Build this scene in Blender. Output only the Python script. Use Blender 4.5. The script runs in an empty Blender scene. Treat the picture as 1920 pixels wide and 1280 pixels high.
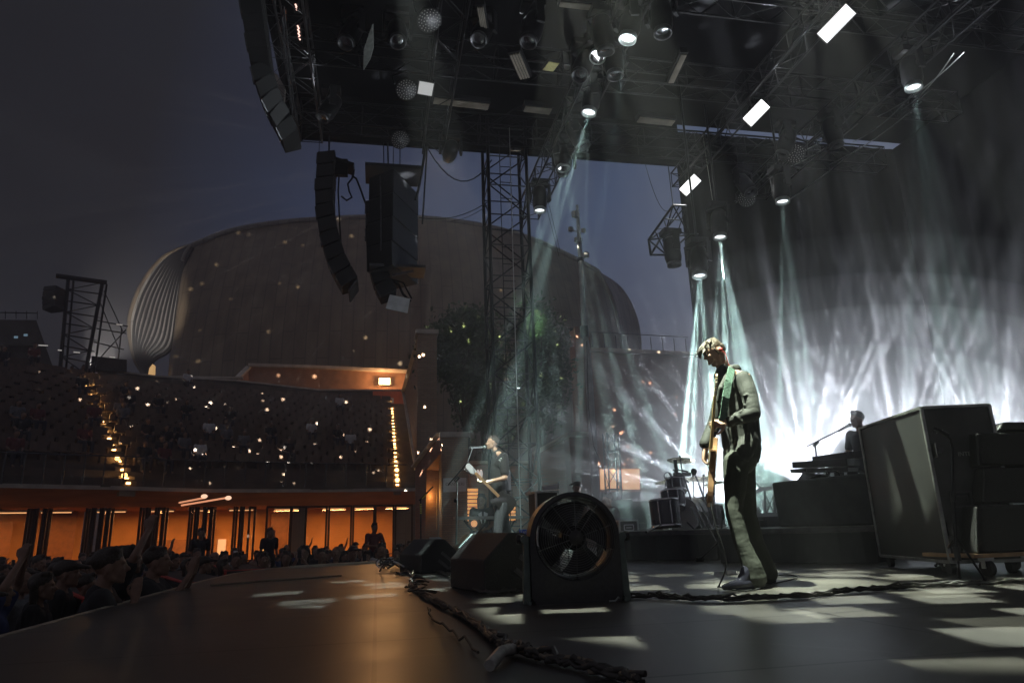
import bpy, math, random
from mathutils import Vector, Matrix, Quaternion
random.seed(11)
R = math.radians
sc = bpy.context.scene
COL = sc.collection

BACK, WASH, KEY, DOTS, HAZE, SMOKE, SMOKE2, BEAM = 2.3,2.2,5.5,3.4,.0034,.24,.0,38
# ------------------------------------------------------------------ camera
YAW, PITCH, ROLL = R(11.3), R(15.3), R(1.9)
CAM = Vector((0, 0, 0.5))
fw0 = Vector((math.sin(YAW), math.cos(YAW), 0)); rt0 = Vector((math.cos(YAW), -math.sin(YAW), 0))
FWD = fw0 * math.cos(PITCH) + Vector((0, 0, 1)) * math.sin(PITCH)
up0 = rt0.cross(FWD)
RT = rt0 * math.cos(ROLL) - up0 * math.sin(ROLL)
UP = rt0 * math.sin(ROLL) + up0 * math.cos(ROLL)
cd = bpy.data.cameras.new('camera'); cam = bpy.data.objects.new('camera', cd); COL.objects.link(cam)
cd.sensor_width = 36; cd.lens = 24.0; cd.clip_start = 0.05; cd.clip_end = 2000
mw = Matrix((RT, UP, -FWD)).transposed().to_4x4(); mw.translation = CAM
cam.matrix_world = mw
sc.camera = cam

# ------------------------------------------------------------------ world: dusk sky
w = bpy.data.worlds.new('World'); sc.world = w; w.use_nodes = True
nt = w.node_tree; bg = nt.nodes['Background']
sky = nt.nodes.new('ShaderNodeTexSky'); sky.sky_type = 'NISHITA'; sky.sun_disc = False
sky.sun_elevation = R(-3.5); sky.sun_rotation = R(50)
SKY_GAIN = 1.0
tc = nt.nodes.new('ShaderNodeTexCoord')
no = nt.nodes.new('ShaderNodeTexNoise'); no.inputs['Scale'].default_value = 2.6; no.inputs['Detail'].default_value = 5
nt.links.new(tc.outputs['Generated'], no.inputs['Vector'])
cr = nt.nodes.new('ShaderNodeValToRGB'); cr.color_ramp.elements[0].position = .42; cr.color_ramp.elements[1].position = .66
nt.links.new(no.outputs['Fac'], cr.inputs['Fac'])
# clear dusk blue towards the afterglow, warm city-lit cloud away from it
dt = nt.nodes.new('ShaderNodeVectorMath'); dt.operation = 'DOT_PRODUCT'
dt.inputs[1].default_value = Vector((.72, .68, .1)).normalized()
nt.links.new(tc.outputs['Generated'], dt.inputs[0])
dr = nt.nodes.new('ShaderNodeValToRGB')
els = dr.color_ramp.elements
els[0].position = .0; els[0].color = (.095, .095, .115, 1)  # unseen sky behind the camera, glow added to lift dark near surfaces
els[1].position = 1.0; els[1].color = (.15, .165, .225, 1)
e_ = els.new(.24); e_.color = (.009, .0088, .010, 1)
e_ = els.new(.40); e_.color = (.0115, .0115, .0145, 1)
e_ = els.new(.62); e_.color = (.026, .037, .078, 1)
e_ = els.new(.84); e_.color = (.054, .080, .150, 1)
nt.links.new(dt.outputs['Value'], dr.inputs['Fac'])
cl = nt.nodes.new('ShaderNodeMixRGB'); cl.blend_type = 'MULTIPLY'
cl.inputs[2].default_value = (.86, .74, .68, 1)
nt.links.new(cr.outputs['Color'], cl.inputs[0]); nt.links.new(dr.outputs['Color'], cl.inputs[1])
ad = nt.nodes.new('ShaderNodeMixRGB'); ad.blend_type = 'ADD'; ad.inputs[0].default_value = .10
nt.links.new(cl.outputs[0], ad.inputs[1]); nt.links.new(sky.outputs[0], ad.inputs[2])
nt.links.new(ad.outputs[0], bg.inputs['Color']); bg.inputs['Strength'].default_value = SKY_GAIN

sc.view_settings.view_transform = 'Standard'; sc.view_settings.look = 'None'
sc.view_settings.exposure = 0.0; sc.view_settings.gamma = 1.0
sc.render.engine = 'CYCLES'
cy = sc.cycles
cy.use_denoising = True; cy.denoiser = 'OPENIMAGEDENOISE'; cy.denoising_prefilter = 'ACCURATE'
cy.max_bounces = 5; cy.diffuse_bounces = 2; cy.glossy_bounces = 2; cy.transmission_bounces = 3
cy.volume_bounces = 1; cy.transparent_max_bounces = 8
cy.sample_clamp_indirect = 3.0; cy.use_light_tree = True; cy.blur_glossy = 1.0

def ray(u, v): return FWD + RT * ((u - 960) / 1280) - UP * ((v - 640) / 1280)
def Z(u, v, z=0.0): d = ray(u, v); return CAM + d * ((z - CAM.z) / d.z)
def Y(u, v, y): d = ray(u, v); return CAM + d * (y / d.y)
def D(u, v, s): d = ray(u, v); return CAM + d * (s / math.hypot(d.x, d.y))

# ------------------------------------------------------------------ materials
def mat(name, rgb, rough=.6, metal=0.0, var=.25, scale=6.0, bump=.0, spec=.5, coat=0.0, rgb2=None, detail=4):
    m = bpy.data.materials.new(name); m.use_nodes = True; n = m.node_tree; b = n.nodes['Principled BSDF']
    t = n.nodes.new('ShaderNodeTexCoord'); x = n.nodes.new('ShaderNodeTexNoise')
    x.inputs['Scale'].default_value = scale; x.inputs['Detail'].default_value = detail
    n.links.new(t.outputs['Object'], x.inputs['Vector'])
    c = n.nodes.new('ShaderNodeValToRGB'); c.color_ramp.elements[0].position = .3; c.color_ramp.elements[1].position = .7
    a = tuple(k * (1 - var) for k in rgb); z = tuple(min(1, k * (1 + var)) for k in (rgb2 or rgb))
    c.color_ramp.elements[0].color = (*a, 1); c.color_ramp.elements[1].color = (*z, 1)
    n.links.new(x.outputs['Fac'], c.inputs['Fac']); n.links.new(c.outputs['Color'], b.inputs['Base Color'])
    mr = n.nodes.new('ShaderNodeMapRange'); mr.inputs['To Min'].default_value = max(.03, rough - .1); mr.inputs['To Max'].default_value = min(1, rough + .1)
    n.links.new(x.outputs['Fac'], mr.inputs['Value']); n.links.new(mr.outputs[0], b.inputs['Roughness'])
    b.inputs['Metallic'].default_value = metal; b.inputs['Specular IOR Level'].default_value = spec
    b.inputs['Coat Weight'].default_value = coat
    if bump:
        bp = n.nodes.new('ShaderNodeBump'); bp.inputs['Strength'].default_value = bump; bp.inputs['Distance'].default_value = .02
        n.links.new(x.outputs['Fac'], bp.inputs['Height']); n.links.new(bp.outputs[0], b.inputs['Normal'])
    return m
def emit(name, rgb, s):
    m = bpy.data.materials.new(name); m.use_nodes = True; b = m.node_tree.nodes['Principled BSDF']
    b.inputs['Base Color'].default_value = (*[k * .8 for k in rgb], 1); b.inputs['Emission Color'].default_value = (*rgb, 1)
    b.inputs['Emission Strength'].default_value = s
    t = m.node_tree.nodes.new('ShaderNodeTexNoise'); t.inputs['Scale'].default_value = 20
    mr = m.node_tree.nodes.new('ShaderNodeMapRange'); mr.inputs['To Min'].default_value = .3; mr.inputs['To Max'].default_value = .5
    m.node_tree.links.new(t.outputs['Fac'], mr.inputs[0]); m.node_tree.links.new(mr.outputs[0], b.inputs['Roughness'])
    return m
def brickmat(name, c1, c2, mortar, sc_=1.0, rough=.85, bw=.26, bh=.075):
    m = bpy.data.materials.new(name); m.use_nodes = True; n = m.node_tree; b = n.nodes['Principled BSDF']
    t = n.nodes.new('ShaderNodeTexCoord'); mp = n.nodes.new('ShaderNodeSeparateXYZ'); n.links.new(t.outputs['Object'], mp.inputs[0])
    add = n.nodes.new('ShaderNodeMath'); add.operation = 'ADD'; n.links.new(mp.outputs[0], add.inputs[0]); n.links.new(mp.outputs[1], add.inputs[1])
    cb = n.nodes.new('ShaderNodeCombineXYZ'); n.links.new(add.outputs[0], cb.inputs[0]); n.links.new(mp.outputs[2], cb.inputs[1])
    br = n.nodes.new('ShaderNodeTexBrick'); br.inputs['Scale'].default_value = sc_; br.inputs['Brick Width'].default_value = bw
    br.inputs['Row Height'].default_value = bh; br.inputs['Mortar Size'].default_value = .008
    br.inputs['Color1'].default_value = (*c1, 1); br.inputs['Color2'].default_value = (*c2, 1); br.inputs['Mortar'].default_value = (*mortar, 1)
    n.links.new(cb.outputs[0], br.inputs['Vector']); n.links.new(br.outputs['Color'], b.inputs['Base Color'])
    b.inputs['Roughness'].default_value = rough
    bp = n.nodes.new('ShaderNodeBump'); bp.inputs['Strength'].default_value = .4; bp.inputs['Distance'].default_value = .01
    n.links.new(br.outputs['Fac'], bp.inputs['Height']); bp.invert = True; n.links.new(bp.outputs[0], b.inputs['Normal'])
    return m

BLK = mat('black_paint', (.018, .018, .019), .45, 0, .3, 9, .1)
BLKM = mat('black_metal', (.015, .015, .016), .4, .4, .3, 14, .1)
TOLEX = mat('black_tolex', (.022, .0225, .023), .55, 0, .3, 60, .3)
RUB = mat('black_rubber', (.022, .022, .023), .6, 0, .2, 20)
CASE = mat('case_laminate', (.045, .048, .045), .42, 0, .35, 3.5, .05)
ALU = mat('aluminium', (.55, .57, .57), .35, .9, .2, 12, .1)
ALUD = mat('dull_truss_metal', (.11, .11, .115), .4, .8, .3, 10)
ALUP = mat('pale_paint_metal', (.5, .5, .48), .5, .1, .25, 3)
CHR = mat('chrome', (.75, .76, .78), .12, 1, .1, 10)
GRIL = mat('grille_cloth', (.03, .03, .03), .8, 0, .3, 120, .4)
BRICK = brickmat('brown_brick', (.26, .11, .07), (.33, .15, .10), (.2, .16, .13))
BRICKP = brickmat('pale_brick', (.34, .22, .15), (.42, .28, .19), (.22, .19, .16))
STONE = mat('travertine', (.55, .50, .43), .7, 0, .2, 2, .1)
CONC = mat('dark_concrete', (.10, .095, .09), .85, 0, .3, 1.5, .2)
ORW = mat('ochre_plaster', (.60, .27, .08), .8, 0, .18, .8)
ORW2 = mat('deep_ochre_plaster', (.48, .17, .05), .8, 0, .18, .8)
SKIN = mat('skin', (.42, .26, .18), .55, 0, .12, 14, .05)
SKIN2 = mat('skin_tan', (.22, .13, .09), .55, 0, .12, 14, .05)
HAIR = mat('dark_hair', (.035, .024, .017), .5, 0, .4, 60, .4)
HAIRB = mat('brown_hair', (.06, .042, .024), .45, 0, .5, 70, .6)
WHITE = mat('white_enamel', (.72, .73, .75), .4, 0, .08, 5)
RED = mat('red_strap', (.55, .05, .04), .5, 0, .2, 10)
ORANGE_PANEL = mat('orange_red_board', (.62, .16, .09), .6, 0, .12, 3)
BLUE = mat('blue_label', (.03, .09, .6), .5, 0, .1, 10)
WOOD = mat('wood', (.35, .22, .12), .5, 0, .3, 7, .1)

# ------------------------------------------------------------------ mesh helpers
class MB:
    def __init__(s): s.v = []; s.f = []; s.sm = []
    def add(s, vs, fs, smooth=False):
        o = len(s.v); s.v += [tuple(p) for p in vs]; s.f += [tuple(o + i for i in f) for f in fs]; s.sm += [smooth] * len(fs); return s
    def hexa(s, b, t):
        return s.add(list(b) + list(t), [(3, 2, 1, 0), (4, 5, 6, 7), (0, 1, 5, 4), (1, 2, 6, 5), (2, 3, 7, 6), (3, 0, 4, 7)])
    def box(s, c, d, rz=0.0, M=None):
        x, y, z = d[0] / 2, d[1] / 2, d[2] / 2; c = Vector(c)
        P = [Vector(p) for p in ((-x, -y, -z), (x, -y, -z), (x, y, -z), (-x, y, -z), (-x, -y, z), (x, -y, z), (x, y, z), (-x, y, z))]
        m = M if M is not None else Matrix.Rotation(rz, 3, 'Z')
        P = [m @ p + c for p in P]
        return s.hexa(P[:4], P[4:])
    def bar(s, p0, p1, a, b, up=(0, 0, 1)):
        p0 = Vector(p0); p1 = Vector(p1); d = (p1 - p0).normalized(); u = Vector(up)
        if abs(d.dot(u)) > .99: u = Vector((0, 1, 0))
        x = d.cross(u).normalized() * a / 2; y = x.cross(d).normalized() * b / 2
        q = [-x - y, x - y, x + y, -x + y]
        return s.hexa([p0 + k for k in q], [p1 + k for k in q])
    def cyl(s, p0, p1, r0, r1=None, n=8, caps=True):
        r1 = r0 if r1 is None else r1
        p0 = Vector(p0); p1 = Vector(p1); d = (p1 - p0).normalized(); u = Vector((0, 0, 1)) if abs(d.z) < .9 else Vector((1, 0, 0))
        x = d.cross(u).normalized(); y = d.cross(x)
        A = [p0 + (x * math.cos(2 * math.pi * i / n) + y * math.sin(2 * math.pi * i / n)) * r0 for i in range(n)]
        B = [p1 + (x * math.cos(2 * math.pi * i / n) + y * math.sin(2 * math.pi * i / n)) * r1 for i in range(n)]
        s.add(A + B, [(i, (i + 1) % n, n + (i + 1) % n, n + i) for i in range(n)], True)
        if caps: s.add(A + B, [tuple(range(n - 1, -1, -1)), tuple(range(n, 2 * n))])
        return s
    def tube(s, pts, r, n=6, closed=False):
        pts = [Vector(p) for p in pts]; k = len(pts); V = []; px = None
        for i in range(k):
            if closed: d = (pts[(i + 1) % k] - pts[i - 1]).normalized()
            else: d = (pts[min(i + 1, k - 1)] - pts[max(i - 1, 0)]).normalized()
            if px is None:
                u = Vector((0, 0, 1)) if abs(d.z) < .9 else Vector((1, 0, 0)); x = d.cross(u).normalized()
            else:
                x = (px - d * px.dot(d)).normalized()
            px = x; y = d.cross(x); rr = r[i] if isinstance(r, (list, tuple)) else r
            V += [pts[i] + (x * math.cos(2 * math.pi * j / n) + y * math.sin(2 * math.pi * j / n)) * rr for j in range(n)]
        F = []
        for i in range(k if closed else k - 1):
            a = i * n; b = ((i + 1) % k) * n
            F += [(a + j, a + (j + 1) % n, b + (j + 1) % n, b + j) for j in range(n)]
        s.add(V, F, True)
        if not closed: s.add(V[:n], [tuple(range(n - 1, -1, -1))]); s.add(V[-n:], [tuple(range(n))])
        return s
    def ell(s, c, r, M=None, n=12, m=8):
        c = Vector(c); r = (r, r, r) if not isinstance(r, (tuple, list)) else r
        M = M if M is not None else Matrix.Identity(3)
        V = [c + M @ Vector((0, 0, r[2]))]
        for i in range(1, m):
            a = math.pi * i / m
            for j in range(n):
                b = 2 * math.pi * j / n
                V.append(c + M @ Vector((r[0] * math.sin(a) * math.cos(b), r[1] * math.sin(a) * math.sin(b), r[2] * math.cos(a))))
        V.append(c + M @ Vector((0, 0, -r[2])))
        F = [(0, 1 + j, 1 + (j + 1) % n) for j in range(n)]
        for i in range(m - 2):
            a = 1 + i * n; b = a + n
            F += [(a + j, b + j, b + (j + 1) % n, a + (j + 1) % n) for j in range(n)]
        a = 1 + (m - 2) * n; L = len(V) - 1
        F += [(a + j, L, a + (j + 1) % n) for j in range(n)]
        return s.add(V, F, True)
    def cap(s, p0, p1, r0, r1=None, n=10):
        r1 = r0 if r1 is None else r1
        s.cyl(p0, p1, r0, r1, n); s.ell(p0, r0, None, n, 6); s.ell(p1, r1, None, n, 6); return s
    def chain(s, pts, n=10):
        for (a, ra), (b, rb) in zip(pts, pts[1:]): s.cap(a, b, ra, rb, n)
        return s
    def lathe(s, prof, o=(0, 0, 0), ax=(0, 0, 1), n=20):
        o = Vector(o); d = Vector(ax).normalized(); u = Vector((0, 0, 1)) if abs(d.z) < .9 else Vector((1, 0, 0))
        x = d.cross(u).normalized(); y = d.cross(x); V = []
        for (r, h) in prof: V += [o + d * h + (x * math.cos(2 * math.pi * j / n) + y * math.sin(2 * math.pi * j / n)) * max(r, 1e-4) for j in range(n)]
        F = []
        for i in range(len(prof) - 1):
            a = i * n; F += [(a + j, a + (j + 1) % n, a + n + (j + 1) % n, a + n + j) for j in range(n)]
        return s.add(V, F, True)
    def ext(s, poly, vec):
        P = [Vector(p) for p in poly]; k = len(P); Q = [p + Vector(vec) for p in P]
        return s.add(P + Q, [tuple(range(k - 1, -1, -1)), tuple(range(k, 2 * k))] + [(i, (i + 1) % k, k + (i + 1) % k, k + i) for i in range(k)])
    def mesh(s, name, m=None):
        me = bpy.data.meshes.new(name); me.from_pydata(s.v, [], s.f); me.validate(); me.update()
        if len(me.polygons) == len(s.sm): me.polygons.foreach_set('use_smooth', s.sm)
        if m: me.materials.append(m)
        return me
def tag(o, label=None, cat=None, group=None, kind=None):
    if label: o['label'] = label
    if cat: o['category'] = cat
    if group: o['group'] = group
    if kind: o['kind'] = kind
    return o
def thing(name, label, cat, loc=(0, 0, 0), rz=0.0, group=None):
    o = bpy.data.objects.new(name, None); o.empty_display_size = .1; COL.objects.link(o); o.location = loc; o.rotation_euler = (0, 0, rz)
    return tag(o, label, cat, group)
def off(p):
    t = Vector((0, 0, 0))
    while p is not None: t += p.location; p = p.parent
    return t
def part(name, mb, m, parent=None, bevel=0.0, local=False):
    """one mesh object; vertices are given in world space (parent unrotated) unless local"""
    if isinstance(mb, MB):
        if parent is not None and not local:
            o_ = off(parent); mb.v = [(a - o_.x, b - o_.y, c - o_.z) for a, b, c in mb.v]
        me = mb.mesh(name, m)
    else: me = mb
    o = bpy.data.objects.new(name, me); COL.objects.link(o); o.parent = parent
    if bevel:
        b = o.modifiers.new('bevel', 'BEVEL'); b.width = bevel; b.segments = 2; b.limit_method = 'ANGLE'; b.angle_limit = R(40)
    return o
def solo(name, mb, m, label, cat, group=None, bevel=0.0, loc=None):
    """a thing that is one mesh, with its origin at its base"""
    vs = mb.v
    if loc is None:
        n = len(vs); loc = (sum(v[0] for v in vs) / n, sum(v[1] for v in vs) / n, min(v[2] for v in vs))
    mb.v = [(a - loc[0], b - loc[1], c - loc[2]) for a, b, c in vs]
    o = part(name, mb, m, None, bevel); o.location = loc
    return tag(o, label, cat, group)
def struct(name, mb, m, kind='structure'):
    o = part(name, mb, m); o['kind'] = kind; return o
def fuse(mb, voxel, m, smooth=2, name='body'):
    me = mb.mesh('tmp'); o = bpy.data.objects.new('tmp', me); COL.objects.link(o)
    r = o.modifiers.new('r', 'REMESH'); r.mode = 'VOXEL'; r.voxel_size = voxel; r.use_smooth_shade = True
    if smooth: q = o.modifiers.new('s', 'SMOOTH'); q.factor = .5; q.iterations = smooth
    dg = bpy.context.evaluated_depsgraph_get()
    out = bpy.data.meshes.new_from_object(o.evaluated_get(dg)); out.name = name
    bpy.data.objects.remove(o); bpy.data.meshes.remove(me)
    out.materials.clear(); out.materials.append(m)
    return out
def dup(root, loc, rz=None, label=None, group=None):
    r = root.copy(); COL.objects.link(r); r.location = loc
    if rz is not None: r.rotation_euler = (0, 0, rz)
    if label: r['label'] = label
    if group: r['group'] = group
    for ch in list(root.children):
        c = ch.copy(); COL.objects.link(c); c.parent = r
        for g in ch.children:
            d = g.copy(); COL.objects.link(d); d.parent = c
    return r
def text(txt, size, m, loc, M, name, parent=None, ext=.001):
    cu = bpy.data.curves.new('t', 'FONT'); cu.body = txt; cu.size = size; cu.align_x = 'CENTER'; cu.align_y = 'CENTER'; cu.extrude = ext
    o = bpy.data.objects.new('t', cu); COL.objects.link(o)
    dg = bpy.context.evaluated_depsgraph_get(); me = bpy.data.meshes.new_from_object(o.evaluated_get(dg))
    bpy.data.objects.remove(o); me.materials.clear(); me.materials.append(m)
    q = bpy.data.objects.new(name, me); COL.objects.link(q); q.parent = parent
    loc = Vector(loc) - (off(parent) if parent else Vector((0, 0, 0)))
    q.matrix_local = Matrix.Translation(loc) @ M.to_4x4()
    return q
def light(name, typ, loc, energy, color, parent=None, aim=None, size=.05, spot=60, blend=.2, gobo=None, sx=None, sy=None):
    l = bpy.data.lights.new(name, typ); l.energy = energy; l.color = color
    if typ == 'AREA':
        l.shape = 'RECTANGLE'; l.size = sx or size; l.size_y = sy or size
    else: l.shadow_soft_size = size
    if typ == 'SPOT': l.spot_size = R(spot); l.spot_blend = blend if spot != 10 else 1.0
    o = bpy.data.objects.new(name, l); COL.objects.link(o); o.parent = parent
    loc = Vector(loc); o.location = loc - (off(parent) if parent else Vector((0, 0, 0)))
    if aim is not None: o.rotation_euler = (Vector(aim) - loc).to_track_quat('-Z', 'Y').to_euler()
    if gobo:
        l.use_nodes = True; n = l.node_tree; e = n.nodes['Emission']; e.inputs['Color'].default_value = (1, 1, 1, 1)
        t = n.nodes.new('ShaderNodeTexCoord'); sp = n.nodes.new('ShaderNodeSeparateXYZ'); n.links.new(t.outputs['Normal'], sp.inputs[0])
        q = []
        for k in (0, 1):
            d = n.nodes.new('ShaderNodeMath'); d.operation = 'DIVIDE'; n.links.new(sp.outputs[k], d.inputs[0]); n.links.new(sp.outputs[2], d.inputs[1]); q.append(d)
        cb = n.nodes.new('ShaderNodeCombineXYZ'); n.links.new(q[0].outputs[0], cb.inputs[0]); n.links.new(q[1].outputs[0], cb.inputs[1])
        kind, scale, thr, seed, gain = gobo
        if kind == 'rect':
            mp = n.nodes.new('ShaderNodeMapping'); mp.inputs['Location'].default_value = (seed, seed * 1.7, 0); mp.inputs['Rotation'].default_value = (0, 0, seed)
            n.links.new(cb.outputs[0], mp.inputs[0])
            v = n.nodes.new('ShaderNodeTexVoronoi'); v.distance = 'CHEBYCHEV'; v.inputs['Scale'].default_value = scale; v.inputs['Randomness'].default_value = .55
            n.links.new(mp.outputs[0], v.inputs['Vector'])
        else:
            mp = n.nodes.new('ShaderNodeMapping'); mp.inputs['Location'].default_value = (seed, seed * 1.7, 0)
            n.links.new(cb.outputs[0], mp.inputs[0])
            v = n.nodes.new('ShaderNodeTexVoronoi'); v.inputs['Scale'].default_value = scale
            v.inputs['Randomness'].default_value = .75 if kind == 'ray' else 1.0
            n.links.new(mp.outputs[0], v.inputs['Vector'])
        mr = n.nodes.new('ShaderNodeMapRange'); mr.interpolation_type = 'SMOOTHSTEP'
        mr.inputs['From Min'].default_value = thr; mr.inputs['From Max'].default_value = thr * (.82 if kind == 'rect' else (.45 if kind == 'ray' else .05))
        mr.inputs['To Min'].default_value = .018 if (kind == 'ray' and scale == 8) else 0; mr.inputs['To Max'].default_value = gain
        n.links.new(v.outputs['Distance'], mr.inputs['Value']); n.links.new(mr.outputs[0], e.inputs['Strength'])
    return o
# ------------------------------------------------------------------ ground, stage
g = MB(); g.add([(-400, -60, -1.5), (400, -60, -1.5), (400, 600, -1.5), (-400, 600, -1.5)], [(0, 1, 2, 3)])
struct('ground', g, mat('pit_paving', (.10, .085, .075), .8, 0, .3, .7, .1))

def deckmat():
    m = bpy.data.materials.new('stage_vinyl'); m.use_nodes = True; n = m.node_tree; b = n.nodes['Principled BSDF']
    t = n.nodes.new('ShaderNodeTexCoord')
    a = n.nodes.new('ShaderNodeTexNoise'); a.inputs['Scale'].default_value = 1.3; a.inputs['Detail'].default_value = 6; a.inputs['Roughness'].default_value = .65
    f = n.nodes.new('ShaderNodeTexNoise'); f.inputs['Scale'].default_value = 90; f.inputs['Detail'].default_value = 3
    n.links.new(t.outputs['Object'], a.inputs['Vector']); n.links.new(t.outputs['Object'], f.inputs['Vector'])
    c = n.nodes.new('ShaderNodeValToRGB'); e = c.color_ramp.elements
    e[0].position = .32; e[0].color = (.060, .056, .050, 1); e[1].position = .7; e[1].color = (.105, .098, .088, 1)
    n.links.new(a.outputs['Fac'], c.inputs[0])
    # scuffs
    wv = n.nodes.new('ShaderNodeTexVoronoi'); wv.feature = 'DISTANCE_TO_EDGE'; wv.inputs['Scale'].default_value = .55
    n.links.new(t.outputs['Object'], wv.inputs['Vector'])
    sc2 = n.nodes.new('ShaderNodeMapRange'); sc2.inputs['From Min'].default_value = 0; sc2.inputs['From Max'].default_value = .012
    sc2.inputs['To Min'].default_value = .35; sc2.inputs['To Max'].default_value = 0
    n.links.new(wv.outputs['Distance'], sc2.inputs[0])
    # panel seams of 2 x 1 m decks
    br = n.nodes.new('ShaderNodeTexBrick'); br.inputs['Scale'].default_value = 1; br.inputs['Brick Width'].default_value = 2.4; br.inputs['Row Height'].default_value = 1.2
    br.offset = 0; br.inputs['Mortar Size'].default_value = .010; br.inputs['Color1'].default_value = (1, 1, 1, 1); br.inputs['Color2'].default_value = (.86, .86, .86, 1); br.inputs['Mortar'].default_value = (.12, .12, .12, 1)
    n.links.new(t.outputs['Object'], br.inputs['Vector'])
    mm = n.nodes.new('ShaderNodeMixRGB'); mm.blend_type = 'MULTIPLY'; mm.inputs[0].default_value = 1
    n.links.new(c.outputs[0], mm.inputs[1]); n.links.new(br.outputs['Color'], mm.inputs[2])
    m2 = n.nodes.new('ShaderNodeMixRGB'); m2.inputs[2].default_value = (.13, .12, .11, 1)
    n.links.new(sc2.outputs[0], m2.inputs[0]); n.links.new(mm.outputs[0], m2.inputs[1]); n.links.new(m2.outputs[0], b.inputs['Base Color'])
    r = n.nodes.new('ShaderNodeMapRange'); r.inputs['To Min'].default_value = .26; r.inputs['To Max'].default_value = .46
    n.links.new(a.outputs['Fac'], r.inputs[0]); n.links.new(r.outputs[0], b.inputs['Roughness'])
    bp = n.nodes.new('ShaderNodeBump'); bp.inputs['Strength'].default_value = .12; bp.inputs['Distance'].default_value = .003
    n.links.new(f.outputs['Fac'], bp.inputs['Height']); n.links.new(bp.outputs[0], b.inputs['Normal'])
    return m
DECK = deckmat()
edge = [(-2.1, -4), (16, -4), (16, 16.4), (4.6, 16.4), (2.6, 14.7), (.95, 13.95), (-.25, 13.45), (-1.1, 12.95), (-1.72, 12.2), (-2.02, 11.0), (-2.1, 9.4)]
s_ = MB(); s_.ext([(x, y, -.12) for x, y in edge], (0, 0, .12)); struct('stage_floor', s_, DECK)
# black skirt below the deck and its metal edge trim
sk = MB()
F_ = [(x, y) for x, y in edge[3:]] + [edge[0]]
for (a, b) in zip(F_, F_[1:]):
    dx, dy = b[0] - a[0], b[1] - a[1]; L = math.hypot(dx, dy); nx, ny = dy / L, -dx / L
    n_ = max(1, int(L / .25))
    for i in range(n_):
        q = [((a[0] + dx * t / n_) + nx * .03 * (-1) ** t, (a[1] + dy * t / n_) + ny * .03 * (-1) ** t) for t in (i, i + 1)]
        sk.add([(q[0][0], q[0][1], -1.5), (q[1][0], q[1][1], -1.5), (q[1][0], q[1][1], -.125), (q[0][0], q[0][1], -.125)], [(0, 1, 2, 3)])
struct('stage_skirt', sk, mat('black_serge', (.03, .03, .032), .95, 0, .3, 8))
tr = MB()
for (a, b) in zip(F_[1:], F_[2:]):
    tr.bar((a[0], a[1], -.012), (b[0], b[1], -.012), .05, .034)
solo('stage_edge_trim', tr, mat('scuffed_aluminium', (.42, .38, .30), .4, .5, .4, 5, .2), 'scuffed metal trim running along the lip of the stage', 'edge trim')
# long low batten lying on the deck towards the audience corner
b_ = MB(); b_.tube([Z(395, 1096, .012), Z(470, 1090, .012), Z(560, 1084, .012), Z(640, 1078, .012)], .012, 6)
solo('floor_cable', b_, mat('tan_cable', (.25, .22, .17), .5), 'straight pale cable taped across the stage corner before the crowd', 'cable')

# ------------------------------------------------------------------ roof
PX0, PX1, RY = -2.3, 15.5, 15.7
rf = MB()
rf.box(((PX0 + PX1) / 2, 5.6, 11.35), (PX1 - PX0, 20.2, .1))
struct_roof = thing('stage_roof', 'huge black flat roof over the whole stage', 'stage roof', (6.6, 5.6, 10))
CANV = mat('black_canvas', (.006, .006, .0065), .9, 0, .3, 2, .2, .03)
part('roof_skin', rf, CANV, struct_roof)
v_ = MB(); v_.box(((PX0 + 8.05) / 2, RY, 10.64), (8.05 - PX0, .1, 1.28)); part('front_valance', v_, CANV, struct_roof)
v_ = MB(); v_.box((PX0 + .06, 5.6, 10.75), (.1, 20, 1.08)); part('side_valance', v_, CANV, struct_roof)
def truss(name, p0, p1, wd=.5, h=.5, seg=.6, m=BLKM, label=None, group=None, r=.025, parent=None, cat='truss', inv=False):
    p0 = Vector(p0); p1 = Vector(p1); d = (p1 - p0); L = d.length; d.normalize()
    up = Vector((0, 0, 1)) if abs(d.z) < .9 else Vector((0, 1, 0)); x = d.cross(up).normalized(); y = x.cross(d).normalized()
    C4 = [x * a * wd / 2 + y * b * h / 2 for a, b in ((-1, -1), (1, -1), (1, 1), (-1, 1))]
    ch = MB(); br = MB(); n = max(2, int(L / seg))
    for c in C4: ch.cyl(p0 + c, p1 + c, r, n=6)
    for i in range(n + 1):
        q = p0 + d * (L * i / n)
        for k in range(4):
            if i % 2 == 0: br.cyl(q + C4[k], q + C4[(k + 1) % 4], r * .55, n=4, caps=False)
            if i < n:
                a, b = (C4[k], C4[(k + 1) % 4]) if i % 2 == 0 else (C4[(k + 1) % 4], C4[k])
                br.cyl(q + a, p0 + d * (L * (i + 1) / n) + b, r * .5, n=4, caps=False)
    t = parent or thing(name, label, cat, tuple(p0), 0, group)
    part('chord', ch, m, t); part('bracing', br, m, t)
    return t
gt = 'roof trusses under the black canopy'
truss('roof_truss', (4.15, 1.5, 9.35), (4.15, 17.6, 9.35), .52, .52, .5, label='long lamp truss carrying the row of lit spots beside the tower', group=gt, r=.028)
truss('roof_truss', (10.2, 1.5, 9.35), (10.2, 15.6, 9.35), .52, .52, .5, label='lamp truss at far right carrying the lit spots above the drapes', group=gt, r=.028)
truss('roof_truss', (7.9, 1.5, 9.5), (7.9, 15.6, 9.5), .4, .4, .5, label='truss between the two lamp rows, holding the white strobes', group=gt)
truss('roof_truss', (1.2, 1.5, 9.9), (1.2, 15.4, 9.9), .5, .5, .6, label='roof truss running above the two hanging speaker columns', group=gt)
truss('roof_truss', (-1.75, 3, 10.0), (-1.75, 15.4, 10.0), .5, .5, .6, m=ALUD, label='roof truss closest to the open left side of the roof', group=gt)
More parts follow.
